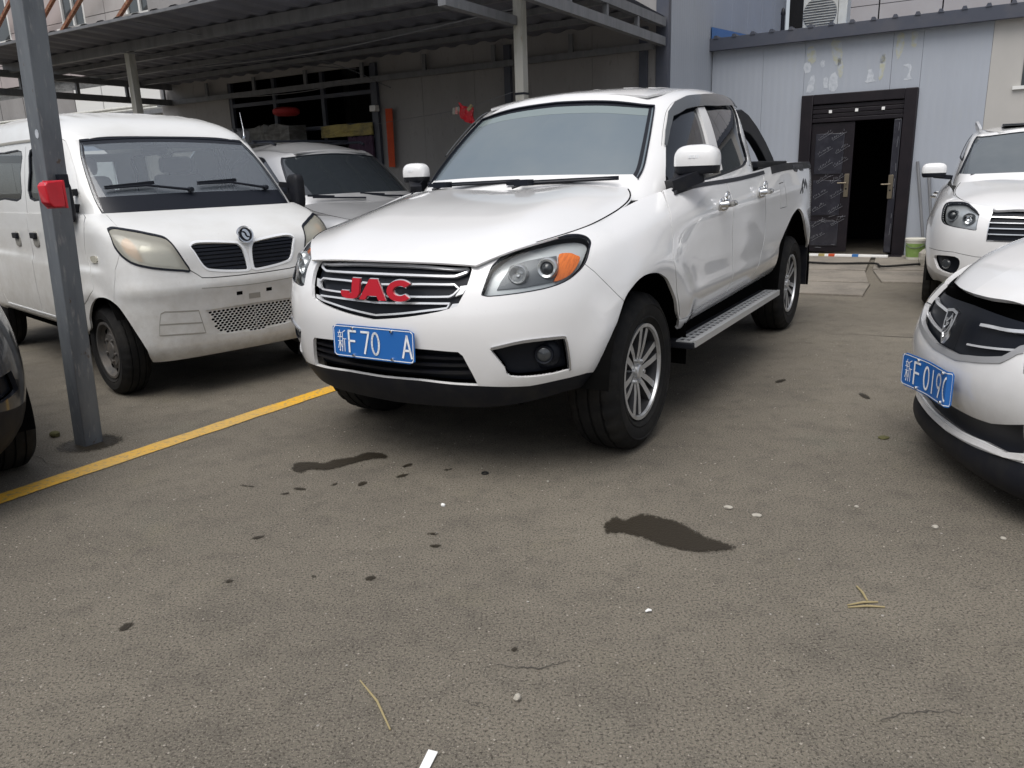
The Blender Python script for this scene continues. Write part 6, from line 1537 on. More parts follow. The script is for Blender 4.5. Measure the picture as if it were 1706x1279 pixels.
def stick(p, q, r, m, label, cat, name, bend=.006):
    A, B = W(*p, r), W(*q, r); M_ = (A + B) / 2 + Vector((bend, bend, .003)); c = (A + B) / 2
    mb = MB(); mb.tube([A - c, M_ - c, B - c], [r*.6, r, r*.7], 6); o = mb.out(name, m, None, True); o.location = c; tag(o, label, cat)
stick((-1.282,1.305), (-1.091,1.194), .0032, 'straw', 'long thin dry straw lying in the foreground asphalt', 'straw', 'straw')
stick((-.216,2.389), (-.176,2.312), .004, 'straw', 'short straw piece pointing at the crossed pair on the right', 'straw', 'straw', .002)
stick((-.225,2.262), (-.149,2.321), .0035, 'straw', 'upper straw of the crossed pair on the right foreground', 'straw', 'straw', .002)
stick((-.222,2.250), (-.128,2.300), .0035, 'straw', 'lower straw of the crossed pair on the right foreground', 'straw', 'straw', .002)
stick((-.740,1.955), (-.728,1.969), .0048, 'paper white', 'white cigarette end on the asphalt below the puddle stain', 'cigarette end', 'cigarette_end', 0)
mb = MB(); mb.add([(-.012,-.04,.002),(.010,-.042,.002),(.014,.03,.006),(-.010,.034,.005)], [(0,1,2,3)]); mb.add([(-.012,-.04,.004),(.010,-.042,.004),(.014,.03,.008),(-.010,.034,.007)], [(3,2,1,0)])
o = mb.out('paper_scrap', 'paper white'); o.location = W(-.948, 1.150); o.rotation_euler = (0, 0, -.25); tag(o, 'white paper scrap cut off by the bottom edge of the picture', 'paper')
mb = MB(); mb.tube([(.013*math.cos(t), .013*math.sin(t), .003) for t in np.linspace(0, 2*math.pi, 17)], .004, 6); o = mb.out('rubber_washer', 'rubber', None, True); o.location = W(-1.774, 2.693); tag(o, 'black rubber ring lying in front of the pickup', 'ring')

# ---- leaning grey post with red reel
po = sthing('steel_post', 'leaning grey square steel post with a red clip box, in front of the minivan', 'post', -3.88, 2.164)
mb = MB(); mb.bar((-3.88, 2.164, -.05), (-3.62, 2.164, 3.45), .098, .098, up=(0, 1, 0)); so(mb, 'shaft', 'steel pole', po, bevel=.006)
blob([(-3.99,2.10),(-3.90,2.03),(-3.78,2.06),(-3.72,2.16),(-3.77,2.27),(-3.90,2.29),(-3.98,2.21)], .003, 'dark_ring', 'wet asphalt', 0, 4, soft=.05)  # darker soft-edged ring on the ground around the post foot
mb = MB(); P = [(-.012*math.cos(t) - .0, .016*math.sin(t)) for t in np.linspace(0, 6.28, 9)[:-1]]
mb.add([(-3.745 + x*1.2, 2.1135, 1.525 + z*1.3) for x, z in P] + [(-3.745 + x*1.2, 2.117, 1.525 + z*1.3) for x, z in P], [tuple(range(8)), tuple(range(8, 16))] + [(i, (i+1) % 8, 8+(i+1) % 8, 8+i) for i in range(8)]); so(mb, 'paint_spot', 'glue white', po)
cl = sthing('red_clip_box', 'bright red plastic clip box fixed to the leaning grey post', 'clip box', -3.695, 2.10, 1.20)
mb = MB(); mb.box((-3.800, 2.060, 1.195), (-3.784, 2.112, 1.318)); mb.box((-3.800, 2.100, 1.195), (-3.690, 2.112, 1.318)); so(mb, 'bracket', 'red plastic', cl, bevel=.003)
mb = MB(); mb.prism([(2.045,1.200),(2.10,1.200),(2.10,1.316),(2.035,1.312),(2.020,1.296),(2.026,1.222)], -3.770, -3.688, M=Matrix(((0,0,1,0),(1,0,0,0),(0,1,0,0),(0,0,0,1)))); so(mb, 'box', 'red plastic', cl, bevel=.006)
mb = MB(); mb.prism([(2.056,1.205),(2.095,1.205),(2.095,1.255),(2.07,1.268)], -3.803, -3.799, M=Matrix(((0,0,1,0),(1,0,0,0),(0,1,0,0),(0,0,0,1)))); mb.prism([(2.06,1.276),(2.095,1.276),(2.095,1.306),(2.065,1.306)], -3.803, -3.799, M=Matrix(((0,0,1,0),(1,0,0,0),(0,1,0,0),(0,0,0,1)))); so(mb, 'opening', 'red lantern', cl)
for a, z in ((-3.792, 1.310), (-3.70, 1.302)):
    mb = MB(); mb.lathe([(0, -.004), (.005, -.003), (.005, .004)], 8, M=Matrix.Translation((a, 2.03 if a > -3.75 else 2.056, z))); so(mb, 'screw', 'chrome', cl)
mb = MB(); mb.box((-3.872, 2.16, 1.285), (-3.83, 2.20, 1.345)); so(mb, 'strap', 'black trim', cl)

# ---- annex with the dark double door
an = sthing('annex_building', 'low light grey panel annex with a dark double door and slate fascia', 'building', -.9, 11.9)
def panel(a0, a1, z0, z1, b, m, root, name='wall_panel', d=.05): mb = MB(); mb.box((a0 + .0014, b, z0), (a1 - .0014, b + d, z1)); return so(mb, name, m, root, bevel=.002)
for a0, a1 in ((-3.58, -2.858), (-2.858, -2.30)): panel(a0, a1, -.1, 2.92, 11.9, 'panel wall', an)
panel(-2.30, -1.215, 2.16, 2.92, 11.9, 'panel wall', an); panel(-1.215, -.865, 2.16, 2.92, 11.9, 'panel wall', an); panel(-.865, -.105, -.1, 2.92, 11.9, 'panel wall', an)
for a0 in (-.105, .9, 1.9, 2.9, 3.9, 4.9): panel(a0, a0 + (1.005 if a0 < 0 else 1.0), -.1, 2.92, 11.895, 'warm panel', an)
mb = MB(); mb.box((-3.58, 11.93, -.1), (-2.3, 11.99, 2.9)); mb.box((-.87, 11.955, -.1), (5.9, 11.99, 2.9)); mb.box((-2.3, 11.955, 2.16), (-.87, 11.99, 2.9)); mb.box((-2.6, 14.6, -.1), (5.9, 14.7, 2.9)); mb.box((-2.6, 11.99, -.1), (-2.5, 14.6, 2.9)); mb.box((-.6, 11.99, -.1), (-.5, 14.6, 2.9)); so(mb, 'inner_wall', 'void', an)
mb = MB(); mb.box((-3.6, 11.76, 2.865), (5.9, 11.84, 3.03)); so(mb, 'fascia', 'slate metal', an, bevel=.004)
mb = MB(); mb.box((-3.6, 11.84, 2.94), (5.9, 15.9, 3.02)); so(mb, 'roof', 'blue sheet', an)
for i in range(36):
    a = -3.50 + i * .255; mb = MB(); mb.prism([(-.035, 3.02), (.035, 3.02), (.018, 3.062), (-.018, 3.062)], 11.75, 15.8, M=Matrix.Translation((a, 0, 0)) @ Matrix(((1,0,0,0),(0,0,1,0),(0,1,0,0),(0,0,0,1)))); so(mb, 'roof_rib', 'slate metal', an)
# blue flashing against the tall wall
mb = MB(); mb.add([(-3.57,11.80,3.03),(-3.57,11.80,3.19),(-3.57,14.6,3.38),(-3.57,14.6,3.03)], [(0,1,2,3)]); mb.add([(-3.585+.005,11.80,3.03),(-3.58,11.80,3.19),(-3.58,14.6,3.38),(-3.58,14.6,3.03)], [(3,2,1,0)]); so(mb, 'blue_flashing', 'blue sheet', an)
mb = MB(); mb.box((.16, 11.86, 2.06), (1.4, 11.90, 2.10)); so(mb, 'window_ledge', 'white frame', an); mb = MB(); mb.box((.245, 11.885, 2.10), (1.35, 11.899, 2.75)); so(mb, 'window', 'house glass', an)
# traces of old glue above the door
for i, (P, m) in enumerate([
  ([(1342,82),(1352,80),(1357,95),(1352,108),(1343,100)],'glue yellow'), ([(1383,72),(1398,74),(1402,100),(1395,112),(1386,98)],'glue yellow'), ([(1394,100),(1404,104),(1404,125),(1398,128)],'glue yellow'),
  ([(1490,66),(1500,64),(1500,90),(1491,102)],'glue yellow'), ([(1512,62),(1522,62),(1520,84),(1514,82)],'glue yellow'), ([(1466,98),(1474,96),(1472,128),(1465,132)],'glue yellow'),
  ([(1336,108),(1346,106),(1349,118),(1340,122)],'glue white'), ([(1350,128),(1356,126),(1355,150),(1344,154),(1346,138)],'glue white'), ([(1384,126),(1393,122),(1398,140),(1392,152),(1383,148)],'glue white'), ([(1373,132),(1379,130),(1380,146),(1374,146)],'glue white'),
  ([(1366,103),(1372,102),(1372,112),(1366,112)],'glue white'), ([(1447,120),(1453,118),(1458,134),(1462,137),(1444,138),(1446,130)],'glue white'), ([(1466,96),(1473,94),(1473,106),(1467,108)],'glue white'), ([(1503,112),(1515,111),(1516,129),(1522,134),(1506,134),(1512,128),(1511,115)],'glue white')]):
    q = [GLUE(p) for p in P] if False else None
    S_ = lambda x, y: (-2.297 + (x - 1338) * (1.428 / 193) , 2.174 + (160 - (x - 1338) * .0725 - y) * .00785)
    rr = random.Random(40 + i); Q = crom([S_(*p) for p in P], True, 5); Q = Q + np.array([[rr.uniform(-.008, .008), rr.uniform(-.010, .010)] for _ in Q]); n = len(Q)
    r = delaunay_2d_cdt([Vector(v) for v in Q], [(k, (k+1) % n) for k in range(n)], [list(range(n))], 1, 1e-6)
    mb = MB(); mb.add([(v.x, 11.8975, v.y) for v in r[0]], r[2]); so(mb, 'glue_mark', m, an)
# double door
dr_ = sthing('double_door', 'dark brown double entrance door, right leaf standing open, left leaf still in printed film', 'door', -1.58, 11.88)
b0 = 11.84
for a0, a1, z0, z1 in ((-2.305, -2.15, 0, 2.175), (-1.02, -.868, 0, 2.175), (-2.15, -1.02, 2.045, 2.175)):
    mb = MB(); mb.box((a0, b0, z0), (a1, 11.96, z1)); so(mb, 'door_frame', 'door dark', dr_, bevel=.01)
for k in range(4):
    mb = MB(); mb.box((-2.15, b0 + .02 + .008*(k % 2), 1.81 + k*.058), (-1.02, 11.95, 1.862 + k*.058)); so(mb, 'transom_board', 'door dark', dr_, bevel=.006)
for a in (-1.92, -1.59, -1.265):
    mb = MB(); mb.box((a - .019, b0 + .010, 1.925), (a + .019, b0 + .0195, 1.963)); so(mb, 'sticker', 'paper white', dr_)
mb = MB(); mb.box((-2.15, 11.885, .06), (-1.60, 11.935, 1.80)); lf = so(mb, 'door_leaf', 'door dark', dr_, bevel=.004)
for z0, z1 in ((1.12, 1.66), (.56, 1.04), (.14, .48)):
    mb = MB(); mb.box((-2.09, 11.872, z0), (-1.72, 11.886, z1)); so(mb, 'door_panel', 'film sheen', lf, bevel=.012)
rr = random.Random(9)
for i in range(15):
    ca, cz = (-2.05 + .20*(i % 2) + rr.uniform(-.03, .03), 1.60 - .195*(i // 2) + rr.uniform(-.03, .03)); mb = MB()
    for k in range(9):
        x = k*.018; y0 = x*.62; p = (ca + x, cz + y0 + rr.uniform(-.012, .012)); q = (p[0] + rr.uniform(-.008, .014), p[1] + rr.uniform(.014, .034)); mb.bar((p[0], 11.868, p[1]), (q[0], 11.868, q[1]), .0045, .002)
    mb.bar((ca + .01, 11.868, cz - .018), (ca + .18, 11.868, cz + .085), .004, .002); so(mb, 'film_print', 'film print', lf)
for i in range(9):
    mb = MB(); a = rr.uniform(-2.12, -1.70); z = rr.choice([.16, .5, .54, 1.08, 1.62, .12]); mb.bar((a, 11.868, z), (a + rr.uniform(.04, .14), 11.868, z + rr.uniform(-.04, .06)), .006, .002); so(mb, 'film_crease_glint', 'film print', lf)  # pale strokes paint the glints on the creased film
def handle(root, a, z, b):
    mb = MB(); mb.box((a - .030, b - .012, z - .17), (a + .030, b, z + .14)); h = so(mb, 'handle_plate', 'brass', root, bevel=.004); mb = MB(); mb.tube([(a, b, z + .02), (a, b - .05, z + .02), (a - .11, b - .055, z + .02)], .009, 8); so(mb, 'handle_lever', 'brass', h, smooth=True)
    mb = MB(); mb.lathe([(0, -.004), (.012, -.003), (.012, .0)], 10, M=Matrix.Translation((a, b - .012, z - .06))); so(mb, 'keyhole', 'void', h)
handle(lf, -1.655, .98, 11.885)
mb = MB(); M = Matrix.Translation((-1.04, 11.93, 0)) @ Matrix.Rotation(R(101), 4, 'Z'); mb.box((0, -.025, .06), (.60, .025, 1.80), M=M); lf2 = so(mb, 'door_leaf', 'door dark', dr_, bevel=.004)
mb = MB(); mb.box((-1.12, 11.86, .06), (-1.03, 11.925, 1.80)); so(mb, 'door_edge', 'film sheen', lf2, bevel=.008)
handle(lf2, -1.10, .95, 11.86)
for i in range(7):
    mb = MB(); z = .3 + i*.22 + rr.uniform(-.05, .05); mb.bar((-1.058 + rr.uniform(-.008, .008), 11.857, z), (-1.055, 11.857, z + rr.uniform(.05, .18)), .007, .002); so(mb, 'film_crease_glint', 'film print', lf2)  # shiny streak of the film, drawn as pale upright strokes
mb = MB(); mb.box((-2.3, 11.62, .0), (-.87, 11.9, .035)); so(mb, 'door_sill', 'door dark', dr_, bevel=.004)
tb = sthing('threshold_board', 'thin white paint stained board lying across the foot of the dark door', 'board', -1.65, 11.5, .03)
mb = MB(); mb.box((-2.4, 11.47, .032), (-1.02, 11.55, .062)); so(mb, 'board', 'paper white', tb, bevel=.004)
for a, m in ((-1.72, 'red paper'), (-1.42, 'blue sheet'), (-1.85, 'cloth yellow'), (-2.05, 'bucket green')):
    mb = MB(); mb.box((a - .04, 11.468, .030), (a + .04, 11.552, .064)); so(mb, 'paint_stain', m, tb)
# bucket, pipes
bk = sthing('paint_bucket', 'white lidded bucket with a green label beside the dark door', 'bucket', -.70, 11.42, .03)
mb = MB(); mb.lathe([(0, 0), (.100, 0), (.122, .23), (.128, .235), (.128, .262), (.118, .268), (0, .268)], 28, axis='z'); mb.out('tub', 'bucket white', bk, True, sharp=40)
mb = MB(); mb.lathe([(.1035, .03), (.1215, .205)], 28, axis='z'); mb.out('label', 'bucket green', bk, True)
mb = MB(); mb.tube([(.126*math.cos(t), -.126*math.sin(t)*.9 - .01, .24 - .09*math.sin(t)) for t in np.linspace(0, math.pi, 12)], .004, 5); mb.out('bail', 'steel grey', bk, True)
for k, (a0, a1, lab) in enumerate(((-.60, -.80, 'left of two thin grey pipes leaning on the annex wall beside the door'), (-.50, -.66, 'right of two thin grey pipes leaning on the annex wall beside the door'))):
    mb = MB(); mb.tube([(0, 0, 0), (a1 - a0, .20, 1.22 - .12*k)], .020, 10); o = mb.out('leaning_pipe', 'steel grey', None, True); o.location = W(a0, 11.66, .03); o.rotation_euler = (0, 0, SA); tag(o, lab, 'pipe', 'grey pipes leaning on the wall')
# hose and scrap by the slabs
mb = MB(); pts = [(-2.6,10.55),(-2.1,10.62),(-1.6,10.48),(-1.1,10.6),(-.95,10.3),(-.55,10.66),(-.2,10.6)]; mb.tube([(*p, .055) for p in crom(pts, False, 6)], .014, 6); V = mb.V; mb.V = [tuple(W(x, y, z)) for x, y, z in V]; o = mb.out('hose', 'rubber', None, True); tag(o, 'black hose snaking over the concrete slabs before the door', 'hose')

# ---- tall building: front wall under the canopy, side wall facing right
tl = sthing('panel_hall', 'tall pale panel hall whose front stands under the canopy', 'building', -3.9, 10.05)
a = -8.35
while a < -3.8:
    a1 = min(a + .93, -3.74); panel(a, a1, -.1, 6.2, 10.05, 'shed panel', tl); a = a1
for a0, a1 in ((-13.5, -12.55), (-12.55, -11.66)): panel(a0, a1, -.1, 6.2, 10.05, 'shed panel', tl)
panel(-11.66, -8.35, 2.98, 6.2, 10.05, 'shed panel', tl)
b = 10.12
while b < 16:
    b1 = b + .915; mb = MB(); mb.box((-3.62, b + .003, -.1), (-3.588, b1 - .003, 6.2)); so(mb, 'side_panel', 'panel wall', tl, bevel=.002); b = b1
mb = MB(); mb.box((-3.745, 10.03, -.1), (-3.583, 10.13, 6.2)); so(mb, 'corner_trim', 'slate metal', tl, bevel=.004)
mb = MB(); mb.box((-13.5, 10.10, -.1), (-11.68, 10.16, 6.2)); mb.box((-8.33, 10.10, -.1), (-3.63, 10.16, 6.2)); mb.box((-13.5, 16.4, -.1), (-3.62, 16.5, 6.2)); mb.box((-13.5, 10.16, 6.1), (-3.63, 16.4, 6.2)); mb.box((-13.5, 10.16, -.1), (-13.4, 16.4, 6.1)); so(mb, 'core', 'void', tl)
mb = MB(); mb.box((-11.64, 13.2, -.1), (-8.37, 13.3, 3.2)); so(mb, 'shop_back_wall', 'interior dark', tl)
for a in (-8.30, -5.9, -3.9): 
    mb = MB(); mb.box((a - .05, 9.985, 0), (a + .05, 10.045, 3.0)); so(mb, 'column', 'slate metal', tl)
# shop front: frame, shutters and stored goods
sf = sthing('shop_front', 'dark glazed shop opening under the canopy between pale panels', 'shop front', -10, 10.08)
for a in (-11.62, -10.55, -9.45, -8.40):
    mb = MB(); mb.box((a - .035, 10.06, 0), (a + .035, 10.12, 2.97)); so(mb, 'mullion', 'slate metal', sf)
for z in (.9, 2.12, 2.6):
    mb = MB(); mb.box((-11.6, 10.065, z - .03), (-8.42, 10.115, z + .03)); so(mb, 'rail', 'slate metal', sf)
def goods(name, label, cat, a0, a1, b0_, b1_, z0, z1, m, seed, jag=.04):
    rr = random.Random(seed); V = []; F = []; nx, nz = 12, 8
    t = sthing(name, label, cat, (a0 + a1)/2, b0_, z0); mb = MB()
    for side, bb in ((0, b0_), (1, b1_)):
        for j in range(nz + 1):
            for i in range(nx + 1): V.append((a0 + (a1 - a0)*i/nx, bb + (rr.uniform(-jag, jag) if side == 0 else 0), z0 + (z1 - z0)*j/nz + (rr.uniform(-jag, jag)*.8 if 0 < j else 0)))
    n = (nx + 1)*(nz + 1)
    for s in (0, 1):
        for j in range(nz):
            for i in range(nx): k = s*n + j*(nx+1) + i; F.append((k, k+1, k+nx+2, k+nx+1))
    for i in range(nx): k = nz*(nx+1) + i; F.append((k, k+1, n+k+1, n+k)); F.append((i, i+1, n+i+1, n+i))
    for j in range(nz): k = j*(nx+1); F.append((k, k+nx+1, n+k+nx+1, n+k)); k += nx; F.append((k, k+nx+1, n+k+nx+1, n+k))
    mb.add(V, F); so(mb, 'cover', m, t)
goods('tarpaulin_stack', 'grey tarpaulin covered stack in front of the dark shop opening', 'tarpaulin', -10.62, -9.72, 9.5, 9.9, 1.0, 2.17, 'tarp grey', 1)
goods('sack_stack', 'wrinkled pale sacks piled at the left of the shop opening', 'sacks', -11.05, -10.60, 9.45, 9.9, 1.0, 2.14, 'film print', 2, .05)
goods('yellow_sheet', 'yellow patterned sheet hung low in the right of the shop opening', 'sheet', -9.42, -8.36, 9.93, 9.97, 1.95, 2.13, 'cloth yellow', 3, .015)
goods('purple_sheet', 'dark purple sheet hanging under the yellow one in the shop opening', 'sheet', -8.85, -8.36, 9.93, 9.97, 1.5, 1.93, 'cloth purple', 4, .015)
mb = MB(); mb.lathe([(0, -.065), (.16, -.06), (.21, -.03), (.21, .03), (.16, .06), (0, .065)], 20, axis='z'); o = mb.out('red_lantern', 'red lantern', None, True); o.location = W(-9.72, 9.5, 2.36); tag(o, 'dull red lantern hanging high in the dark shop opening', 'lantern')
mb = MB(); mb.prism([(-.065,-.43),(.055,-.435),(.075,.43),(-.06,.435)], -.004, .004, M=Matrix(((1,0,0,0),(0,0,1,0),(0,1,0,0),(0,0,0,1)))); o = mb.out('red_paper_strip', 'red paper'); o.location = W(-8.03, 9.97, 1.88); o.rotation_euler = (0, 0, SA); tag(o, 'tall faded red paper strip pasted on the shaded wall', 'paper strip')
mb = MB(); mb.box((-.06,-.05,-.045),(.06,.05,.045)); o = mb.out('junction_box', 'white frame', None, bevel=.01); o.location = W(-8.28, 9.94, 2.33); o.rotation_euler = (0, 0, SA); tag(o, 'small pale junction box on the column beside the red strip', 'junction box')

# ---- canopy
cp = sthing('canopy', 'dark corrugated sheet canopy on steel posts over the parked cars', 'canopy', -8.2, 8.2)
def roofz(b): return 3.20 - (b - 6.3) * .035
V = []; F = []; n = 0; aa = np.arange(-13.25, -3.62, .085)
for i, a in enumerate(aa):
    h = (0, .028, .028, 0)[i % 4]
    for b in (6.30, 8.2, 10.09): V.append((a, b, roofz(b) + h))
for i in range(len(aa) - 1):
    for j in range(2): F.append((3*i + j, 3*i + j + 1, 3*i + j + 4, 3*i + j + 3))
m0 = len(V); V2 = V + [(x, y, z + .004) for x, y, z in V]; F2 = F + [tuple(k + m0 for k in f)[::-1] for f in F]
mb = MB(); mb.add(V2, F2); so(mb, 'roof_sheet', 'roof sheet', cp)
for b in (7.15, 7.9, 8.65, 9.4):
    mb = MB(); h = .13 if b < 7.5 else .07; mb.box((-13.2, b - .035, roofz(b) - h), (-3.66, b + .035, roofz(b) - .004)); so(mb, 'purlin', 'steel grey', cp)
mb = MB(); mb.box((-13.3, 6.285, roofz(6.3) - .02), (-3.60, 6.31, roofz(6.3) + .012)); so(mb, 'edge_angle', 'steel grey', cp)
def truss(a, b0_, b1_, zt, zb, nst):
    for z, nm in ((zt, 'top_chord'), (zb, 'bottom_chord')):
        mb = MB(); mb.box((a - .035, b0_, z - .05), (a + .035, b1_, z + .05)); so(mb, nm, 'steel grey', cp)
    for k in range(1, nst):
        b = b0_ + (b1_ - b0_) * k / nst; mb = MB(); mb.box((a - .025, b - .025, zb + .05), (a + .025, b + .025, zt - .05)); so(mb, 'strut', 'steel grey', cp)
truss(-3.64, 6.5, 10.0, 3.02, 2.80, 4); truss(-13.1, 6.4, 10.0, 3.03, 2.76, 4)
mb = MB(); mb.box((-4.14, 5.9, 2.665), (-4.06, 7.15, 2.745)); so(mb, 'bracket_arm', 'steel grey', cp)
for a in (-10.12, -4.06):
    mb = MB(); mb.box((a - .048, 7.10, 0), (a + .048, 7.20, roofz(7.15) - .13)); p = so(mb, 'post', 'worn post', cp, bevel=.005)
    if a > -5:
        mb = MB(); mb.box((a - .052, 7.095, 2.03), (a + .052, 7.205, 2.05)); so(mb, 'band', 'black trim', p)
# wall rail with struts
mb = MB(); mb.box((-13.5, 9.95, 2.72), (-3.75, 10.0, 2.80)); so(mb, 'wall_rail', 'steel grey', cp)
for a in np.arange(-13.3, -3.8, 1.2):
    mb = MB(); mb.box((a - .03, 9.955, 2.80), (a + .03, 9.995, 3.02)); so(mb, 'rail_strut', 'steel grey', cp)
for pts, lab in (([(-8.9, 6.45, 3.17), (-8.0, 8.6, 2.86), (-7.9, 9.9, 2.60)], 'thin cable slanting down under the canopy towards the shop opening'), ([(-10.1, 7.0, 3.02), (-9.2, 8.4, 2.95), (-8.4, 9.8, 2.90)], 'thin cable strung from the left canopy post to the wall'), ([(-11.6, 9.7, 2.70), (-9.5, 9.6, 2.64), (-8.3, 9.7, 2.74)], 'sagging cable along the rail over the shop opening'), ([(-12.8, 7.6, 2.95), (-8, 7.9, 2.84), (-4.1, 7.3, 2.86)], 'long taut wire strung across under the canopy roof')):
    mb = MB(); mb.tube([tuple(W(*p)) for p in crom(pts, False, 6)], .007, 5); o = mb.out('cable', 'steel grey', None, True); tag(o, lab, 'cable')
# washing line with pegs
mb = MB(); c = W(-5.35, 8.0, 2.02); mb.tube([W(-8.2, 9.9, 2.10) - c, W(-5.35, 8.0, 2.02) - c, W(-4.1, 7.25, 2.10) - c], .003, 5); o = mb.out('washing_line', 'steel grey', None, True); o.location = c; tag(o, 'thin washing line above the pickup windscreen, tied to the canopy post', 'line')
rr = random.Random(3)
for i, (a, m, lab) in enumerate(((-5.54, 'stone pale', 'pale peg hanging leftmost on the washing line'), (-5.47, 'peg pink', 'pink peg between the pale pegs on the washing line'), (-5.425, 'stone pale', 'pale peg left of the red cloth on the washing line'), (-5.16, 'straw', 'straw coloured peg right of the red cloth on the washing line'))):
    mb = MB(); mb.box((-.018, -.012, -.05), (.018, .012, .03)); o = mb.out('clothes_peg', m, None, bevel=.004); t = (a + 5.35); o.location = W(a, 8.0 - t*.6, 2.03); o.rotation_euler = (rr.uniform(-.4, .4), rr.uniform(-.8, .8), SA); tag(o, lab, 'peg')
V = []; F = []; nx, nz = 8, 6
for j in range(nz + 1):
    for i in range(nx + 1): V.append(((i/nx - .5)*.20 + j*.012, .02*math.sin(i*1.7 + j), .05 - j*.028 - .02*math.sin(i/nx*3.1) - .018*i/nx))
for j in range(nz):
    for i in range(nx): k = j*(nx+1) + i; F.append((k, k+1, k+nx+2, k+nx+1))
nV = len(V); mb = MB(); mb.add(V + [(x, y + .012, z) for x, y, z in V], F + [tuple(k + nV for k in f)[::-1] for f in F]); o = mb.out('red_cloth', 'red plastic', None, True); o.location = W(-5.29, 7.96, 2.03); o.rotation_euler = (0, .25, SA); tag(o, 'small bright red cloth pegged on the washing line', 'cloth')

# ---- air conditioner and pipe on the annex roof
ac = sthing('air_conditioner', 'weathered white air conditioner outdoor unit on the annex roof', 'air conditioner', -2.26, 13.0, 3.03)
mb = MB(); mb.box((-2.58, 13.0, 3.06), (-1.97, 13.32, 3.72)); so(mb, 'casing', 'ac white', ac, bevel=.015)
mb = MB(); mb.lathe([(0, -.008), (.225, -.008), (.235, .0)], 32, M=Matrix.Translation((-2.345, 13.0, 3.385))); so(mb, 'fan_opening', 'tarp grey', ac)
for k in range(13):
    z = 3.385 - .21 + k*.035; h = math.sqrt(max(0, .23**2 - (z - 3.385)**2)); mb = MB(); mb.box((-2.345 - h, 12.982, z - .004), (-2.345 + h, 12.990, z + .004)); so(mb, 'grille_wire', 'ac white', ac)
mb = MB(); mb.box((-2.095, 12.994, 3.10), (-2.09, 13.001, 3.70)); so(mb, 'panel_seam', 'seam dark', ac)
for a in (-2.5, -2.05):
    mb = MB(); mb.box((a - .03, 13.0, 3.02), (a + .03, 13.32, 3.065)); so(mb, 'foot', 'steel grey', ac)
pv = sthing('vent_pipe', 'short black vent pipe standing on the annex roof left of the air conditioner', 'pipe', -2.87, 13.0, 3.03)
mb = MB(); mb.tube([(-2.865, 13.0, 3.02), (-2.865, 13.0, 3.46)], .028, 12); so(mb, 'tube', 'black trim', pv, smooth=True, sharp=50); mb = MB(); mb.lathe([(0, .07), (.02, .05), (.034, 0), (.034, -.03)], 12, axis='z', M=Matrix.Translation((-2.865, 13.0, 3.46))); so(mb, 'cap', 'black trim', pv, smooth=True)
# ---- tiled building behind the annex
tb_ = sthing('tiled_building', 'grey tiled building rising behind the annex roof', 'building', 2, 16.0)
for i in range(12):
    for j in range(7):
        mb = MB(); a0 = -3.0 + i*1.02; z0 = 1.0 + j*1.0; mb.box((a0 + .012, 16.6, z0 + .006), (a0 + 1.008, 16.64, z0 + .994)); so(mb, 'facing_panel', 'tile wall', tb_)
mb = MB(); mb.box((-3.55, 16.64, 0), (9.3, 16.8, 8)); so(mb, 'core', 'void', tb_)
# ---- building far behind the canopy on the left
fb = sthing('far_building', 'pinkish tiled block with white framed windows above the canopy roof', 'building', -22, 16.0)
zz = [0, 3.4, 6.27, 8.3, 10.5, 13]; ac_ = [-40, -37.5, -36.2, -33, -31.5, -29.6, -26.1, -24.85, -22.8, -21.5, -19.4, -18.1, -15.8, -14.4, -11.5, -10]
wins = [(-37.5, -36.2), (-31.5, -29.6 + .45), (-26.1, -24.85), (-22.8, -21.5), (-19.4, -18.1), (-15.8, -14.4)]
mb = MB(); mb.box((-41, 16.30, 0), (-9.9, 16.5, 13)); so(mb, 'core', 'tarp grey', fb)
edges = sorted({-41, -9.9} | {x for w_ in wins for x in w_})
def facing(a0, a1, z0, z1):
    na = max(1, round((a1 - a0)/1.2)); nz_ = max(1, round((z1 - z0)/.8))
    for i in range(na):
        for j in range(nz_):
            x0, x1 = a0 + (a1-a0)*i/na, a0 + (a1-a0)*(i+1)/na; y0, y1 = z0 + (z1-z0)*j/nz_, z0 + (z1-z0)*(j+1)/nz_
            mb = MB(); mb.box((x0 + .012, 16.2, y0 + .01), (x1 - .012, 16.31, y1 - .01)); so(mb, 'facing_panel', 'pink tile' if x0 < -25.5 else 'tile wall', fb)
for k in range(len(edges) - 1):
    a0, a1 = edges[k], edges[k+1]
    if (a0, a1) in wins:
        facing(a0, a1, 4.8, 6.27); facing(a0, a1, 8.1, 9.0)
        mb = MB(); mb.box((a0, 16.26, 6.27), (a1, 16.30, 8.1)); wn = so(mb, 'window', 'house glass', fb)
        for x in (a0 + .04, (a0 + a1)/2, a1 - .04):
            mb = MB(); mb.box((x - .04, 16.2, 6.27), (x + .04, 16.27, 8.1)); so(mb, 'frame', 'white frame', wn)
        mb = MB(); mb.box((a0 - .12, 16.05, 6.16), (a1 + .12, 16.3, 6.27)); so(mb, 'sill', 'white frame', wn)
    else: facing(a0, a1, 4.8, 9.0)
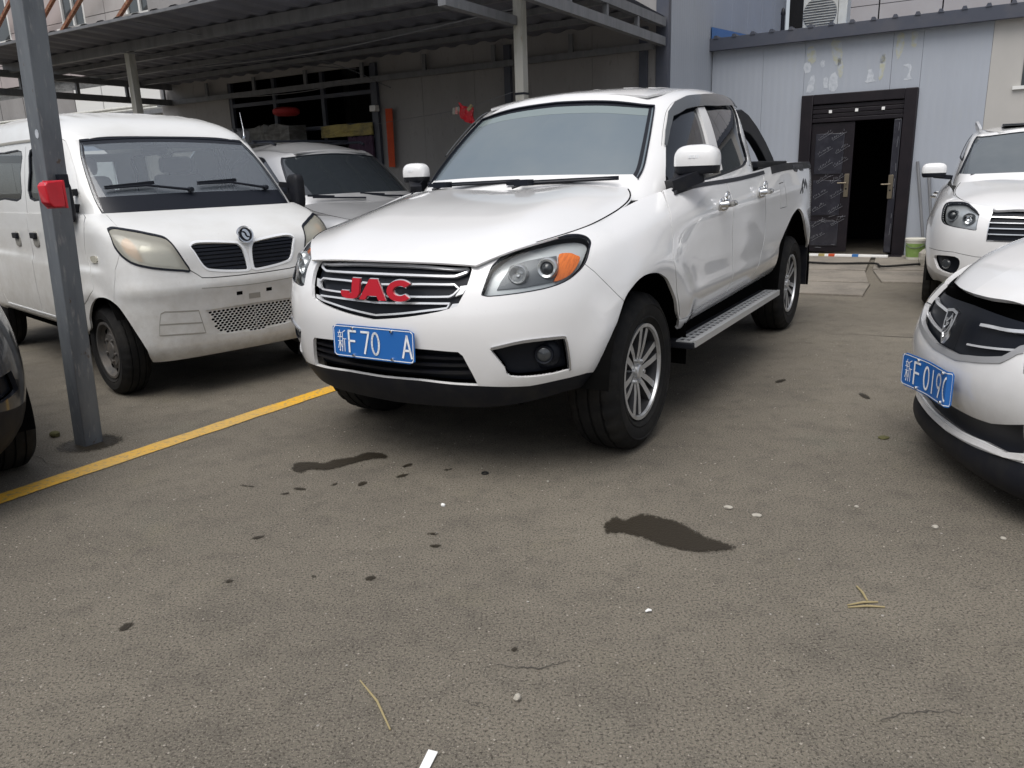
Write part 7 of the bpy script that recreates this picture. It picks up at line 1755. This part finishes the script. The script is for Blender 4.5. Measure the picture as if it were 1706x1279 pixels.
for i, (a, z) in enumerate(((-29.6, 6.6), (-27.2, 6.35), (-25.9, 6.1), (-22.95, 6.15))):
    br = sthing('wall_brace', ['rust red brace leaning out from the far building, leftmost of four','rusty brace on the far building left of the middle window','rusty pale patched brace below the middle window of the far building','red brace below the right window of the far building'][i], 'brace', a, 16.0, z, 'rusty braces on the far building')
    mb = MB(); mb.bar((a - .5, 16.0, z - .26), (a + 2.3, 15.8, z + 1.2), .10, .10); so(mb, 'bar', 'rust', br)
# low lean-to between
lw = sthing('lean_to_wall', 'pale panel wall with a pipe ledge seen through the open end of the canopy', 'wall', -20, 15.0)
a = -34.0; k = 0
while a < -13.6:
    mb = MB(); mb.box((a + .02, 15.0, 0), (a + 1.38, 15.08, 4.2)); so(mb, 'wall_panel', 'white frame' if -24.5 < a + .7 < -20.5 else 'shed panel', lw); a += 1.4; k += 1
mb = MB(); mb.box((-34, 15.05, 0), (-13.6, 15.2, 4.15)); so(mb, 'core', 'tarp grey', lw)
mb = MB(); mb.box((-34, 14.7, 3.25), (-13.6, 15.0, 3.36)); so(mb, 'ledge', 'steel grey', lw)
for z in (3.42, 3.50):
    mb = MB(); mb.tube([(-34, 14.82, z), (-13.6, 14.82, z)], .04, 8); so(mb, 'pipe', 'ac white', lw, smooth=True)

# ---- building across the yard (behind the viewer, mirrored in the van windows and the paint)
yb = sthing('yard_building', 'long pale building across the yard, mirrored in the minivan windows', 'building', 0, -16)
for i in range(14):
    a0 = -28 + i*4.0
    mb = MB(); mb.box((a0 + .01, -16.3, 0), (a0 + 3.99, -16, 1.0)); so(mb, 'wall_panel', 'tile wall', yb); mb = MB(); mb.box((a0 + .01, -16.3, 2.6), (a0 + 3.99, -16, 4.4)); so(mb, 'wall_panel', 'tile wall', yb)
    mb = MB(); mb.box((a0 + .01, -16.3, 1.0), (a0 + 1.3, -16, 2.6)); so(mb, 'wall_panel', 'tile wall', yb); mb = MB(); mb.box((a0 + 2.7, -16.3, 1.0), (a0 + 3.99, -16, 2.6)); so(mb, 'wall_panel', 'tile wall', yb)
    mb = MB(); mb.box((a0 + 1.3, -16.2, 1.0), (a0 + 2.7, -16.15, 2.6)); so(mb, 'window', 'house glass', yb)
mb = MB(); mb.box((-28, -22, 0), (28, -16.3, 4.4)); so(mb, 'core', 'tarp grey', yb)
mb = MB(); mb.box((-28.2, -22.2, 4.4), (28.2, -15.7, 4.55)); so(mb, 'roof', 'slate metal', yb)
